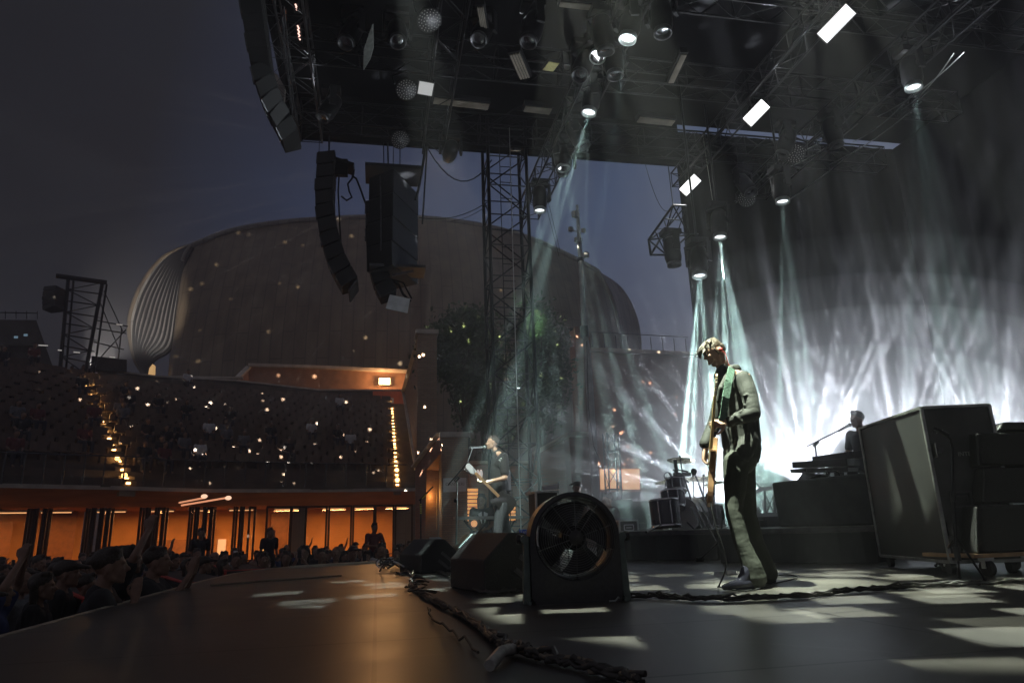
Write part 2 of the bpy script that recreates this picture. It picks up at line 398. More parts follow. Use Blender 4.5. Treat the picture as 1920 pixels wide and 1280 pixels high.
for i, (y, l) in enumerate([(15.2, 'cross truss right behind the far edge of the roof'), (12.6, 'second cross truss in from the far roof edge'), (10.0, 'third cross truss in from the far roof edge')]):
    truss('cross_truss', (-2.0, y, 10.35), (14, y, 10.35), .45, .6, .7, label=l, group='cross trusses under the roof')

# ------------------------------------------------------------------ drapes
def drape(name, p0, p1, z0, z1, amp, wl, label, seed=0, h=0.0):
    rnd = random.Random(seed); p0 = Vector((*p0, 0)); p1 = Vector((*p1, 0)); L = (p1 - p0).length; d = (p1 - p0) / L; nrm = Vector((-d.y, d.x, 0))
    n = int(L / wl * 6); V = []
    for i in range(n + 1):
        t = L * i / n; o_ = amp * math.sin(2 * math.pi * t / wl + rnd.uniform(-.5, .5)) * rnd.uniform(.6, 1.1)
        for z in (z0, (z0 + z1) / 2, z1):
            V.append(p0 + d * t + nrm * (o_ * (1 if z < z1 else .4)) + Vector((0, 0, z)))
    F = []
    for i in range(n):
        a = i * 3; F += [(a, a + 3, a + 4, a + 1), (a + 1, a + 4, a + 5, a + 2)]
    m = MB(); m.add(V, F, True); o = solo(name, m, mat(name + '_cloth', (.0014, .0014, .0015), .95, 0, .25, 4, 0, .0), label, 'drape')
    q = o.modifiers.new('s', 'SOLIDIFY'); q.thickness = .012
    return o
drape('side_drape', (8.1, 16.0), (15.45, 16.0), 0.0, 11.28, .035, .45, 'tall black drape closing the far side of the stage', 1)
drape('back_drape', (15.25, 16.25), (15.25, -3), 0.0, 11.28, .04, .5, 'black drape along the back of the stage behind the smoke', 2)

# ------------------------------------------------------------------ moving head lamps
def mh_meshes(s=1.0):
    b = MB(); b.box((0, 0, -.06 * s), (.42 * s, .30 * s, .12 * s)); b.box((0, 0, .02 * s), (.08 * s, .06 * s, .06 * s))
    y = MB()
    for q in (-1, 1): y.box((q * .26 * s, 0, -.34 * s), (.05 * s, .14 * s, .46 * s)); y.cyl((q * .27 * s, 0, -.47 * s), (q * .22 * s, 0, -.47 * s), .09 * s, n=10)
    y.box((0, 0, -.13 * s), (.57 * s, .16 * s, .05 * s))
    h = MB(); h.lathe([(0, .30), (.12, .29), (.17, .22), (.185, .05), (.19, -.2), (.165, -.30), (.15, -.32)], n=18); h.v = [(x * s, yy * s, z * s) for x, yy, z in h.v]
    rg = MB(); rg.lathe([(.128, -.30), (.155, -.31), (.16, -.40), (.148, -.405), (.135, -.40), (.126, -.33)], n=24); rg.v = [(x * s, yy * s, z * s) for x, yy, z in rg.v]
    le = MB(); le.lathe([(.13, -.335), (.09, -.355), (.0, -.362)], n=20); le.v = [(x * s, yy * s, z * s) for x, yy, z in le.v]
    return b, y, h, rg, le
MHB, MHY, MHH, MHR, MHL = [q.mesh(nm, mt) for q, nm, mt in zip(mh_meshes(), ('base', 'yoke', 'head', 'lens_ring', 'lens'), (BLK, BLK, BLKM, ALUD, CHR))]
LENS_ON = emit('lens_lit', (.92, .95, 1.0), 2.5)
MHL_ON = MHL.copy(); MHL_ON.materials.clear(); MHL_ON.materials.append(LENS_ON)
RING_ON = mat('lit_lens_bezel', (.45, .5, .48), .35, .6); MHR_ON = MHR.copy(); MHR_ON.materials.clear(); MHR_ON.materials.append(RING_ON)  # ring of lit lamps is paler: lens glow put into the metal colour
def mkp(name, me, parent, rot=None, loc=(0, 0, 0)):
    o = bpy.data.objects.new(name, me); COL.objects.link(o); o.parent = parent; o.location = loc
    if rot is not None: o.rotation_mode = 'QUATERNION'; o.rotation_quaternion = rot
    return o
def moving_head(loc, aim, label, group=None, lit=False, col=(.62, .9, .86), energy=3000, seed=0, spot=24, flip=1, gobo=None):
    """loc = pivot of the head"""
    L = Vector(loc); piv = L + Vector((0, 0, .47 * flip)); d = (Vector(aim) - L).normalized()
    t = thing('moving_head_lamp', label, 'stage lamp', tuple(piv), 0, group)
    if flip < 0: t.scale = (1, 1, 1)
    yaw = math.atan2(d.y, d.x) - math.pi / 2 if math.hypot(d.x, d.y) > .05 else 0
    fl = Quaternion((1, 0, 0), math.pi) if flip < 0 else Quaternion((1, 0, 0, 0))
    mkp('base', MHB, t, fl); mkp('yoke', MHY, t, Quaternion((0, 0, 1), yaw) @ fl)
    q = (-d).to_track_quat('Z', 'Y'); hp = Vector((0, 0, -.47 * flip))
    h = mkp('head', MHH, t, q, hp)
    mkp('lens_ring', MHR_ON if lit else MHR, h); mkp('lens', MHL_ON if lit else MHL, h)
    if lit:
        l = light('beam', 'SPOT', L + d * .42, energy, col, None, aim=tuple(L + d * 10), size=.025, spot=spot, blend=.15, gobo=gobo or ('ray', 13, .36, seed * .37, 1.0))
        l.parent = t; l.location = L + d * .42 - piv
    return t
PI_ = math.pi
GREEN = (.60, .92, .84)
gl = 'lit spot lamps throwing pale green beams'
# first row (truss beside the tower) and second row further right; aims are down on the stage
LIT = [((1183, 40), 9.0, (3.6, 6.4, 4.0), 'lit spot nearest the top of the picture, first of the row beside the tower', 1300),
       ((1110, 182), 9.0, (3.9, 9.6, 3.0), 'second lit spot down the row beside the tower', 3800),
       ((1052, 290), 9.0, (4.4, 13.0, 3.0), 'third lit spot of that row, hanging just above the roof edge', 1500),
       ((1012, 370), 8.75, (4.25, 16.4, 2.0), 'lit spot lowest in its row, hanging beside the tower top', 1900),
       ((1708, 133), 8.8, (10.2, 10.6, 2.0), 'lit spot alone at the upper right over the dark drapes', 700),
       ((1465, 350), 8.8, (10.2, 14.2, 2.0), 'lit spot second from the right above the smoke', 1700),
       ((1348, 417), 8.6, (9.4, 14.6, .5), 'lit spot above the head of the guitarist, higher of a pair', 4200),
       ((1310, 487), 7.6, (7.6, 14.6, .5), 'lit spot hanging lowest of all, left above the guitarist', 5200)]
for i, ((u, v), z, aim, lab, en) in enumerate(LIT):
    p = Z(u, v, z)
    if i == 7: p = Y(u, v, 12.6)
    if i == 6: p = Y(u, v, 13.2)
    if i == 5: p = Y(u, v, 12.6)
    if i in (0, 1): aim = (p.x - 1.7, p.y + .2, 2)
    if i == 2: aim = (p.x + .6, p.y - .5, 2)
    if i == 3: aim = (p.x - .3, p.y, 2)
    if i in (4, 5): aim = (p.x - .5, p.y, 0)
    if i in (6, 7): aim = (p.x - .5, p.y - .3, 0)
    lt_ = moving_head(p, aim, lab, gl, True, GREEN, en * BEAM, i + 1, spot=19)
    if p.z < 8.6: m = MB(); m.cyl(p + Vector((0, 0, .47)), (p.x, p.y, 10.2), .025, n=6); part('drop_pipe', m, BLKM, lt_)
# unlit heads on the trusses
un = [(1240, 30, 9.1), (1080, 250, 9.0), (1150, 110, 9.0), (1000, 50, 9.0), (1130, 60, 9.0), (1095, 120, 9.0), (1475, 265, 8.9), (1395, 345, 8.8), (1320, 425, 8.6), (1560, 245, 8.9), (905, 60, 9.7), (745, 60, 9.7), (660, 60, 9.7), (620, 200, 9.8)]
zz = ['by the topmost lit spot', 'above the roof edge near the tower', 'between the two upper lit spots', 'high up left of the lit row', 'close to the topmost lit spot', 'left of the second lit spot', 'below the bright strobe', 'right of the small strobe', 'over the pair of lit spots', 'left of the lone right spot', 'high in the roof near the middle', 'high in the roof left of the middle', 'high in the roof at the left', 'over the left hanging speakers']
for (u, v, z), l in zip(un, zz):
    p = Z(u, v, z); moving_head(p, p + Vector((random.uniform(-.5, .5), random.uniform(-.5, .3), -1)), 'unlit black moving lamp ' + l, 'unlit moving lamps in the roof')
# white strobes
STRM = emit('strobe_glow', (1, 1, 1), 9.0)
for (u, v, z, e, l, wd) in [(1568, 45, 9.0, 60, 'dimmest white rectangular strobe, top right', .62), (1418, 212, 9.0, 1500, 'bright white rectangular strobe glowing in the smoke', .52), (1294, 347, 9.0, 700, 'small bright strobe at the edge of the sky gap', .52)]:
    p = Z(u, v, z); t = thing('strobe_light', l, 'strobe', tuple(p + Vector((0, 0, .15))), 0, 'white rectangular strobes')
    n_ = (CAM - p).normalized(); rt_ = Vector((.0, 1, 0)); rt_ = (rt_ - n_ * rt_.dot(n_)).normalized(); rt_ = (RT * .70 + UP * .72); rt_ = (rt_ - n_ * rt_.dot(n_)).normalized(); up_ = n_.cross(rt_)
    Mx = Matrix((rt_, up_, n_)).transposed()
    hb = MB(); hb.box(p - n_ * .09, (wd + .05, .30, .12), M=Mx); part('housing', hb, BLK, t)
    fc = MB(); fc.box(p - n_ * .02, (wd, .25, .02), M=Mx); part('glowing_face', fc, emit('strobe_face', (1, 1, 1), 1.0 if e < 100 else 2.5), t)
    yk = MB(); yk.cyl(p - n_ * .1, p - n_ * .1 + Vector((0, 0, .45)), .015, n=6); part('bracket', yk, BLKM, t)
    if e > 100:
        l_ = light('strobe_output', 'SPOT', p + n_ * .05, e * .04, (1, 1, 1), t, aim=tuple(p + n_), size=.12, spot=150, blend=1)
# led pixel heads: dotted discs
for (u, v, z, dim, l) in [(805, 38, 9.4, .5, 'dotted round pixel lamp near the top of the roof'), (762, 168, 9.4, .8, 'dotted round pixel lamp left of the square white lamp'), (750, 262, 9.8, .4, 'dotted round pixel lamp right at the roof edge'), (1490, 288, 8.6, 1, 'dotted round pixel lamp below the bright strobe'), (1400, 372, 8.5, .5, 'faint dotted pixel lamp above the guitarist')]:
    p = Z(u, v, z); t = thing('pixel_lamp', l, 'pixel lamp', tuple(p + Vector((0, 0, .5))), 0, 'round pixel lamps')
    n_ = (Vector((3, 6, 0)) - p).normalized(); q = n_.to_track_quat('Z', 'Y').to_matrix()
    b = MB(); b.lathe([(.0, -.22), (.15, -.2), (.22, -.05), (.235, 0), (.22, .01), (0, .012)], p, n_, 20); part('housing', b, BLK, t)
    dd = MB()
    for ring, cnt in ((.05, 5), (.10, 10), (.15, 16), (.195, 20)):
        for k in range(cnt):
            a = 2 * math.pi * k / cnt; dd.lathe([(.011, .013), (.008, .02), (0, .022)], p + q @ Vector((math.cos(a) * ring, math.sin(a) * ring, 0)), n_, 5)
    part('lens_array', dd, emit('pixel_glint', (.8, .78, .75), .08 * dim + .01), t)
    yk = MB(); yk.tube([p + q @ Vector((-.26, 0, -.05)), p + q @ Vector((-.26, 0, -.3)) + Vector((0, 0, .1)), p + Vector((0, 0, .45))], .02, 6); yk.tube([p + q @ Vector((.26, 0, -.05)), p + q @ Vector((.26, 0, -.3)) + Vector((0, 0, .1)), p + Vector((0, 0, .45))], .02, 6)
    part('yoke', yk, BLKM, t)
# strip lights, panels hung flat in the roof
SLAT = mat('louvre_reflector', (.36, .32, .26), .45, .3, .2, 4)
def strip(u, v, z, L, ang, label, wd=.22, m=SLAT):
    p = Z(u, v, z); t = thing('strip_light', label, 'strip light', tuple(p), 0, 'unlit strip lights in the roof')
    Mx = Matrix.Rotation(ang, 3, 'Z')
    b = MB(); b.box(p + Vector((0, 0, .09)), (L + .06, wd + .05, .12), M=Mx); part('housing', b, BLK, t)
    s = MB()
    for k in range(4): s.box(p + Mx @ Vector((0, (k - 1.5) * wd / 4, 0.0)), (L, wd / 6, .03), M=Mx)
    part('reflector', s, m, t)
strip(865, 195, 9.8, 1.25, .05, 'long pale strip light above the tower, leftmost of three'); strip(1008, 207, 9.8, .62, .05, 'short pale strip light right behind the tower top')
strip(1230, 228, 9.8, .9, .03, 'pale strip light over the right end of the roof edge'); strip(975, 125, 9.6, .8, 1.1, 'tilted strip light above the tower between rigging')
strip(1270, 130, 9.6, .9, 1.45, 'dim strip light pointing away, right of the second lit spot', .12); strip(1085, 12, 9.6, .7, .0, 'pale strip light cut by the top of the picture', .12)
strip(905, 40, 9.6, .7, 1.3, 'dim strip light high in the middle of the roof', .12)
def panel(u, v, z, wd, hh, tilt, label, m):
    p = Z(u, v, z); q = Matrix.Rotation(tilt, 3, 'X') @ Matrix.Rotation(.1, 3, 'Z')
    t = thing('square_lamp', label, 'panel lamp', tuple(p), 0, 'square flood panels in the roof')
    a = MB(); a.box(p, (wd, hh, .06), M=q); part('housing', a, BLK, t, .008)
    b = MB(); b.box(p - q @ Vector((0, 0, .036)), (wd * .86, hh * .84, .012), M=q); part('diffuser', b, m, t)
WPAN = mat('milky_diffuser', (.75, .75, .72), .4, 0, .06, 3)
panel(798, 165, 9.3, .34, .32, -.5, 'square white panel lamp glowing dimly under the roof', emit('dim_panel', (.8, .8, .78), .38))
panel(1033, 122, 9.2, .25, .42, .2, 'yellowish grid panel right of the tilted strip light', mat('yellow_grid', (.5, .46, .2), .6, 0, .2, 30))
panel(967, 280, 9.1, .18, .3, .5, 'small tan panel at the tower top', mat('tan_panel', (.6, .5, .36), .6))
# grey banner hanging edge-on
bn = MB(); A = [Z(698, 46, 9.2), Z(699, 90, 9.2), Z(693, 112, 9.2), Z(681, 132, 9.2), Z(682, 92, 9.2)]
bn.ext(A, (.02, .02, .03)); solo('hanging_cloth', bn, mat('grey_cloth', (.16, .17, .155), .8, 0, .3, 10, .2), 'narrow grey cloth hanging in the roof like a blade', 'cloth')
# led batten at the left edge of the roof
for (v0, v1, nn, l) in [(8, 20, 2, 'short pink lit batten of two tubes at the top left of the roof'), (48, 76, 4, 'pink lit batten of four tubes below the shorter one')]:
    t = thing('lit_batten', l, 'light batten', tuple(Z(556, v0, 10.1)), 0, 'pink lit battens')
    hs = MB(); hs.bar(Z(553 + v0 * .1, v0 - 4, 10.2), Z(554 + v1 * .12, v1 + 4, 10.2), .10, .05); part('housing', hs, BLK, t)
    for k in range(nn):
        a = v0 + (v1 - v0) * (k + .1) / nn; b = v0 + (v1 - v0) * (k + .85) / nn
        e = MB(); e.cyl(Z(553 + a * .1, a, 10.1), Z(554.5 + b * .11, b, 10.1), .016, n=6); part('tube', e, emit('pink_tube', (1, .62, .52), 1.6), t)
# fabric corner with orange light put into its colour + truss pieces by the left array
t_ = MB(); t_.ext([Z(527, 38, 10.3), Z(536, 20, 10.3), Z(537, 44, 10.3), Z(530, 36, 10.3)], (0, 0, .04)); solo('rigging_flag', t_, mat('orange_lit_cloth', (.55, .2, .08), .7), 'small orange-lit cloth triangle at the top left roof edge', 'cloth')

# ------------------------------------------------------------------ hanging speaker columns
def line_array(pts, wd, dp, label, n, loc, depthdir=Vector((0, 1, 0)), grp='hanging speaker columns'):
    """pts: centre line top to bottom in the x-z plane"""
    t = thing('line_array', label, 'speaker column', loc, 0, grp)
    P = [Vector(p) for p in pts]
    seg = [0]
    for a, b in zip(P, P[1:]): seg.append(seg[-1] + (b - a).length)
    def at(s):
        for i in range(len(P) - 1):
            if s <= seg[i + 1] + 1e-6:
                f = (s - seg[i]) / (seg[i + 1] - seg[i]); return P[i].lerp(P[i + 1], f), (P[i + 1] - P[i]).normalized()
        return P[-1], (P[-1] - P[-2]).normalized()
    for i in range(n):
        a, da = at(seg[-1] * (i + .04) / n); b, db = at(seg[-1] * (i + .96) / n); d = (b - a).normalized(); x = depthdir.cross(d).normalized()
        m = MB(); hw = wd / 2
        m.hexa([a - x * hw - depthdir * dp / 2, a + x * hw * .8 - depthdir * dp * .32, a + x * hw * .8 + depthdir * dp * .32, a - x * hw + depthdir * dp / 2],
               [b - x * hw - depthdir * dp / 2, b + x * hw * .8 - depthdir * dp * .32, b + x * hw * .8 + depthdir * dp * .32, b - x * hw + depthdir * dp / 2])
        c = part('cabinet', m, TOLEX, t, .012)
        g = MB(); mid = (a + b) / 2 - x * (hw + .006); g.box(mid, (.012, dp * .92, (b - a).length * .82), M=Matrix((x, depthdir, -d)).transposed()); part('grille', g, GRIL, c)
        if i % 2 == 0:
            h = MB(); hh = (a + b) / 2 + x * hw * .82; h.box(hh, (.05, .05, .10), M=Matrix((x, depthdir, -d)).transposed()); h.box(hh - depthdir * dp * .3, (.03, .03, (b - a).length * .9), M=Matrix((x, depthdir, -d)).transposed()); part('rigging_plate', h, ALUD, c)
    return t
YA = 15.0
t = line_array([Y(612, 297, YA), Y(607, 360, YA), Y(608, 400, YA), Y(616, 450, YA), Y(632, 500, YA), Y(655, 540, YA)], .44, .9, 'left curved black speaker column hanging in front of the shell', 10, tuple(Y(612, 297, YA)))
fr = MB(); fr.bar(Y(598, 296, YA), Y(664, 318, YA), .5, .07); fr.bar(Y(640, 300, YA), Y(640, 330, YA), .3, .12); part('flying_frame', fr, BLK, t)
ft = MB(); ft.bar(Y(655, 556, YA), Y(671, 534, YA), .8, .03); part('end_plate', ft, ALUD, t)
cb = MB()
cb.tube([Y(664, 318, YA), Y(660, 335, YA), Y(652, 345, YA), Y(655, 360, YA), Y(660, 370, YA), Y(650, 376, YA), Y(640, 368, YA)], .022, 6)
cb.tube([Y(660, 330, YA), Y(668, 335, YA), Y(676, 355, YA), Y(684, 378, YA), Y(690, 390, YA)], .025, 6)
cb.tube([Y(636, 325, YA), Y(634, 360, YA), Y(637, 420, YA), Y(640, 470, YA), Y(650, 510, YA)], .02, 6)
part('cable', cb, RUB, t)
# right: subwoofer block with J column behind
t = thing('subwoofer_stack', 'tall black block of hanging bass speakers, right of the curved column', 'speaker column', tuple(Y(735, 335, YA)), 0, 'hanging speaker columns')
a0, a1, a2 = Y(692, 338, 14.9), Y(738, 330, 14.4), Y(781, 366, 15.6)
for k in range(4):
    z1 = 8.62 - k * .60; z0 = z1 - .585; m = MB()
    base = [(a0.x, a0.y, z0), (a1.x, a1.y, z0), (a2.x + .05, a2.y, z0), (a0.x + (a2.x - a1.x), a0.y + 1.2, z0)]
    m.hexa(base, [(p[0] - .008 * k, p[1], z1) for p in base]); c = part('cabinet', m, TOLEX, t, .015)
    gm = MB(); P0, P1 = Vector(base[0]), Vector(base[1]); n_ = (P1 - P0).cross(Vector((0, 0, 1))).normalized()
    q0, q1 = P0.lerp(P1, .06) + n_ * .012, P0.lerp(P1, .94) + n_ * .012
    gm.add([q0 + Vector((0, 0, .05)), q1 + Vector((0, 0, .05)), q1 + Vector((0, 0, .535)), q0 + Vector((0, 0, .535))], [(0, 1, 2, 3)]); part('grille', gm, GRIL, c)
sm = MB(); sm.box(Y(737, 328, 15), (1.3, .9, .08)); part('flying_frame', sm, BLK, t)
ch = MB(); ch.tube([Y(713, 330, 14.3), Y(714, 400, 14.3), Y(714, 470, 14.3)], .018, 6); part('chain', ch, ALUD, t)
lp = MB(); lp.box(Y(745, 508, 14.9), (1.25, .7, .06)); lp.bar(Y(735, 516, 14.6), Y(775, 508, 14.6), .05, .05); part('bottom_frame', lp, ALUD, t)
t2 = line_array([Y(700, 385, 15.2), Y(699, 440, 15.2), Y(703, 490, 15.2), Y(712, 530, 15.2), Y(728, 560, 15.2)], .42, .8, 'black speaker column curving out beneath the hanging bass block', 7, tuple(Y(700, 385, 15.2)))
bp_ = MB(); bp_.hexa([Y(723, 578, 14.9), Y(764, 587, 14.9), Y(764, 587, 15.5), Y(723, 578, 15.5)], [Y(731, 552, 14.9), Y(769, 560, 14.9), Y(769, 560, 15.5), Y(731, 552, 15.5)])
part('pale_end_plate', bp_, mat('pale_plate', (.55, .56, .57), .5, .2, .15, 6), t2)
bb = MB(); bb.tube([Y(728, 520, 15), Y(748, 535, 15), Y(756, 552, 15), Y(770, 565, 15)], .03, 6); bb.tube([Y(735, 524, 14.8), Y(756, 530, 14.8), Y(772, 560, 14.8)], .02, 6); part('bottom_bracket', bb, BLKM, t2)
# steel cables up to the roof
def wire(name, p, q, r, label, sag=0.0, m=RUB, n=10, cat='cable', group=None):
    p = Vector(p); q = Vector(q); pts = [p.lerp(q, i / n) - Vector((0, 0, sag * 4 * (i / n) * (1 - i / n))) for i in range(n + 1)]
    w_ = MB(); w_.tube(pts, r, 5); return solo(name, w_, m, label, cat, group, loc=tuple(p))
wire('rigging_chain', Y(617, 297, YA), Y(617, 255, YA), .02, 'chain holding the left curved speaker column', group='rigging lines')
wire('steel_rope', Y(598, 297, YA), Y(599, 255, YA), .008, 'thin rope at the outer side of the left speaker column', group='rigging lines')
wire('steel_rope', Y(720, 320, YA), Y(719, 268, YA), .012, 'leftmost steel rope above the bass block', group='rigging lines')
wire('rigging_chain', Y(728, 318, YA), Y(727, 268, YA), .02, 'thick chain above the bass block', group='rigging lines')
wire('steel_rope', Y(737, 328, YA), Y(738, 268, YA), .01, 'twisted rope right of the thick chain', group='rigging lines')
wire('steel_rope', Y(750, 336, YA), Y(750, 270, YA), .012, 'rightmost steel rope above the bass block', group='rigging lines')
wire('cable_bundle', Y(779, 375, 15.3), Y(798, 275, 15.3), .035, 'thick black cable bundle from the roof to the bass block', .15, group='rigging lines')
wire('cable_bundle', Y(792, 420, 15.3), Y(801, 275, 15.3), .022, 'thinner cable beside the thick bundle', .0, group='rigging lines')
wire('slack_cable', Y(803, 280, 15.4), Y(922, 300, 15.6), .016, 'slack black cable swinging from the roof to the tower', .75)
wire('slack_cable', Y(785, 408, 15.4), Y(920, 375, 15.6), .012, 'long slack cable just over the roof line of the shell', .22)
wire('slack_cable', Y(845, 415, 15.5), Y(920, 380, 15.6), .008, 'short slack cable below the long one at the shell', .1)
# speaker column at the left edge of the roof (seen from behind and below)
PL = 12.6
t = line_array([Y(462, -60, 9.6), Y(478, 60, 10.6), Y(492, 150, 11.6), Y(512, 205, 12.2), Y(532, 240, 12.6), Y(546, 270, 12.9)], .40, .8, 'black speaker column bending down from the left corner of the roof', 11, tuple(Y(492, 60, 11)))
truss('cross_truss', Y(537, 235, 13.4), Y(512, 20, 11.0), .35, .35, .4, m=ALUD, label='short grey truss beside the speaker column at the roof corner', r=.016)
tp = MB(); tp.ext([Y(503, 128, 13), Y(520, 140, 13), Y(535, 165, 13), Y(532, 205, 13), Y(520, 220, 13), Y(508, 170, 13)], (0, .1, 0)); solo('roof_corner_cloth', tp, mat('crumpled_grey_cloth', (.30, .27, .24), .8, 0, .4, 6, .4), 'crumpled grey sheet caught in the truss at the roof corner', 'cloth')

# ------------------------------------------------------------------ tower
TX0, TX1, TY0, TY1 = 2.62, 3.62, 15.45, 16.35
t = thing('scaffold_tower', 'black lattice tower from the stage floor up to the roof', 'truss tower', ((TX0 + TX1) / 2, 15.9, 0))
for x in (TX0, TX1):
    for y in (TY0, TY1):
        c = MB(); c.cyl((x, y, -1.5), (x, y, 10.9), .045, n=8); part('chord', c, BLKM, t)
br = MB(); la = MB()
k = 0; z = -.9
while z < 10.6:
    for (a, b) in (((TX0, TY0), (TX1, TY0)), ((TX1, TY0), (TX1, TY1)), ((TX1, TY1), (TX0, TY1)), ((TX0, TY1), (TX0, TY0))):
        la.cyl((*a, z), (*b, z), .018, n=5)
        if k % 2: a, b = b, a
        br.cyl((*a, z), (*b, z + .82), .02, n=5)
    z += .82; k += 1
part('horizontal_bracing', la, ALUD, t); part('bracing', br, BLKM, t)
rn = MB()
for i in range(24): rn.cyl((2.95, 15.6, -.8 + i * .45), (3.25, 15.6, -.8 + i * .45), .012, n=5)
rn.cyl((2.95, 15.6, -1.2), (2.95, 15.6, 10.6), .012, n=5); part('climbing_ladder', rn, BLKM, t)
cx = MB()
for (u, v, u2, v2) in ((945, 860, 998, 765), (948, 872, 990, 940), (940, 935, 998, 930)): cx.cyl(Y(u, v, 15.3), Y(u2, v2, 15.3), .028, n=6)
part('outer_brace', cx, ALUD, t)
wire('pull_rope', Y(977, 1000, 14.6), Y(955, 240, 14.8), .012, 'white rope hanging down in front of the tower', 0, mat('white_rope', (.75, .75, .72), .7))
# scaffold window dressing: small hanging truss with lamp
t = thing('hanging_truss_corner', 'small dark triangular truss hanging against the sky gap', 'truss', tuple(Y(1260, 400, 14)))
A = Y(1262, 385, 13.6); B = Y(1216, 450, 13.2); Cc = Y(1220, 478, 13.3); Dd = Y(1292, 440, 14.6); Ee = Y(1250, 428, 14.4); Ff = Y(1286, 386, 14.4); Gg = Y(1250, 478, 13.4)
m = MB()
for p, q, r in ((A, B, .03), (A, Dd, .02), (B, Cc, .03), (Cc, Ee, .03), (B, Dd, .02), (A, Ee, .02), (Ee, Ff, .02), (A, Ff, .03), (Ff, Dd, .02), (B, Ee, .02), (Cc, Gg, .025), (Gg, B, .02), (Gg, Dd, .025), (Dd, Ee, .02), (A.lerp(B, .4), Ee, .015), (A.lerp(B, .7), Ee, .015), (A.lerp(B, .4), A.lerp(Dd, .5), .015), (Ff, Ee.lerp(Dd, .5), .015), (A.lerp(Ff, .5), Ee, .015), (B.lerp(A, .25), Gg, .015), (Dd, Dd + (Ff - A) * .8, .02)): m.cyl(p, q, r, n=5)
part('frame', m, BLKM, t)
wire('steel_rope', A, Y(1253, 312, 14.6), .014, 'steel rope holding the small hanging truss', group='rigging lines')
wire('steel_rope', A.lerp(B, .1), Y(1210, 308, 14.8), .008, 'slack line left of the small hanging truss', .5, group='rigging lines')
moving_head(Y(1260, 468, 13.4), Y(1268, 520, 13.4), 'unlit black moving lamp on the small hanging truss in the sky gap', 'unlit moving lamps in the roof')
wire('guy_line', Y(1318, 255, 14.8), Y(1375, 640, 12.5), .007, 'thin pale line dropping towards the head of the guitarist', 0, mat('pale_line', (.7, .7, .6), .6))
wire('guy_line', Y(1020, 370, 16), Y(1048, 480, 17), .008, 'left of two thin lines right of the tower lamp', group='thin lines by the tower lamp')
wire('guy_line', Y(1026, 370, 16), Y(1050, 470, 16.6), .008, 'right of two thin lines right of the tower lamp', group='thin lines by the tower lamp')
# loose rigging cables in the right-hand roof
rr = random.Random(4)
for k in range(9):
    u0 = 1330 + k * 45; v0 = 440 - k * 33 + rr.uniform(-40, 40)
    p = Z(u0, v0, 9.2); q = Z(u0 + rr.uniform(90, 190), v0 - rr.uniform(70, 130), 9.3)
    wire('rigging_cable', p, q, .014, 'thin cable slung between the right-hand roof trusses', .12, mat('grey_cable', (.35, .35, .34), .4, .4), group='slung cables in the right-hand roof')
# ------------------------------------------------------------------ shell-shaped concert hall
def bez(pts, n):
    P = [Vector(p) for p in pts]; out = []
    k = len(P)
    for i in range(n + 1):
        t = i / n * (k - 1); j = min(int(t), k - 2); f = t - j
        p0 = P[max(j - 1, 0)]; p1 = P[j]; p2 = P[j + 1]; p3 = P[min(j + 2, k - 1)]
        out.append(0.5 * ((2 * p1) + (-p0 + p2) * f + (2 * p0 - 5 * p1 + 4 * p2 - p3) * f * f + (-p0 + 3 * p1 - 3 * p2 + p3) * f ** 3))
    return out
def leadmat(name, c, k, ang, dark):
    m = bpy.data.materials.new(name); m.use_nodes = True; n = m.node_tree; b = n.nodes['Principled BSDF']
    t = n.nodes.new('ShaderNodeTexCoord'); x = n.nodes.new('ShaderNodeTexNoise'); x.inputs['Scale'].default_value = .35; x.inputs['Detail'].default_value = 6
    mp = n.nodes.new('ShaderNodeMapping'); mp.inputs['Scale'].default_value = (3, 3, .5); n.links.new(t.outputs['Object'], mp.inputs[0]); n.links.new(mp.outputs[0], x.inputs['Vector'])
    r = n.nodes.new('ShaderNodeValToRGB'); r.color_ramp.elements[0].position = .3; r.color_ramp.elements[1].position = .7
    r.color_ramp.elements[0].color = (*[q * (1 - k) for q in c], 1); r.color_ramp.elements[1].color = (*[q * (1 + k) for q in c], 1)
    n.links.new(x.outputs['Fac'], r.inputs[0])
    sp = n.nodes.new('ShaderNodeSeparateXYZ'); n.links.new(t.outputs['Object'], sp.inputs[0]); cb = n.nodes.new('ShaderNodeCombineXYZ'); n.links.new(sp.outputs[0], cb.inputs[1]); n.links.new(sp.outputs[2], cb.inputs[0])
    br = n.nodes.new('ShaderNodeTexBrick'); br.inputs['Scale'].default_value = 1; br.inputs['Brick Width'].default_value = 5.5; br.inputs['Row Height'].default_value = 1.1; br.inputs['Mortar Size'].default_value = .07; br.inputs['Mortar Smooth'].default_value = .4
    br.inputs['Color1'].default_value = (1, 1, 1, 1); br.inputs['Color2'].default_value = (.84, .84, .84, 1); br.inputs['Mortar'].default_value = (.55, .55, .55, 1); n.links.new(cb.outputs[0], br.inputs['Vector'])
    mm = n.nodes.new('ShaderNodeMixRGB'); mm.blend_type = 'MULTIPLY'; mm.inputs[0].default_value = 1; n.links.new(r.outputs[0], mm.inputs[1]); n.links.new(br.outputs['Color'], mm.inputs[2])
    n.links.new(mm.outputs[0], b.inputs['Base Color']); b.inputs['Roughness'].default_value = .55; b.inputs['Metallic'].default_value = .15
    return m
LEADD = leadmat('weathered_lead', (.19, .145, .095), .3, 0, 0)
LEADL = leadmat('lit_lead', (.46, .44, .41), .3, 0, 0)  # same lead as the face; light on the flank put into its colour
SY = 74
def S(u, v, y=SY): return Y(u, v, y)
shell = thing('concert_hall', 'giant dark beetle-shaped concert hall with lead-clad shell behind the seats', 'concert hall', tuple(S(700, 900) * 1.0))
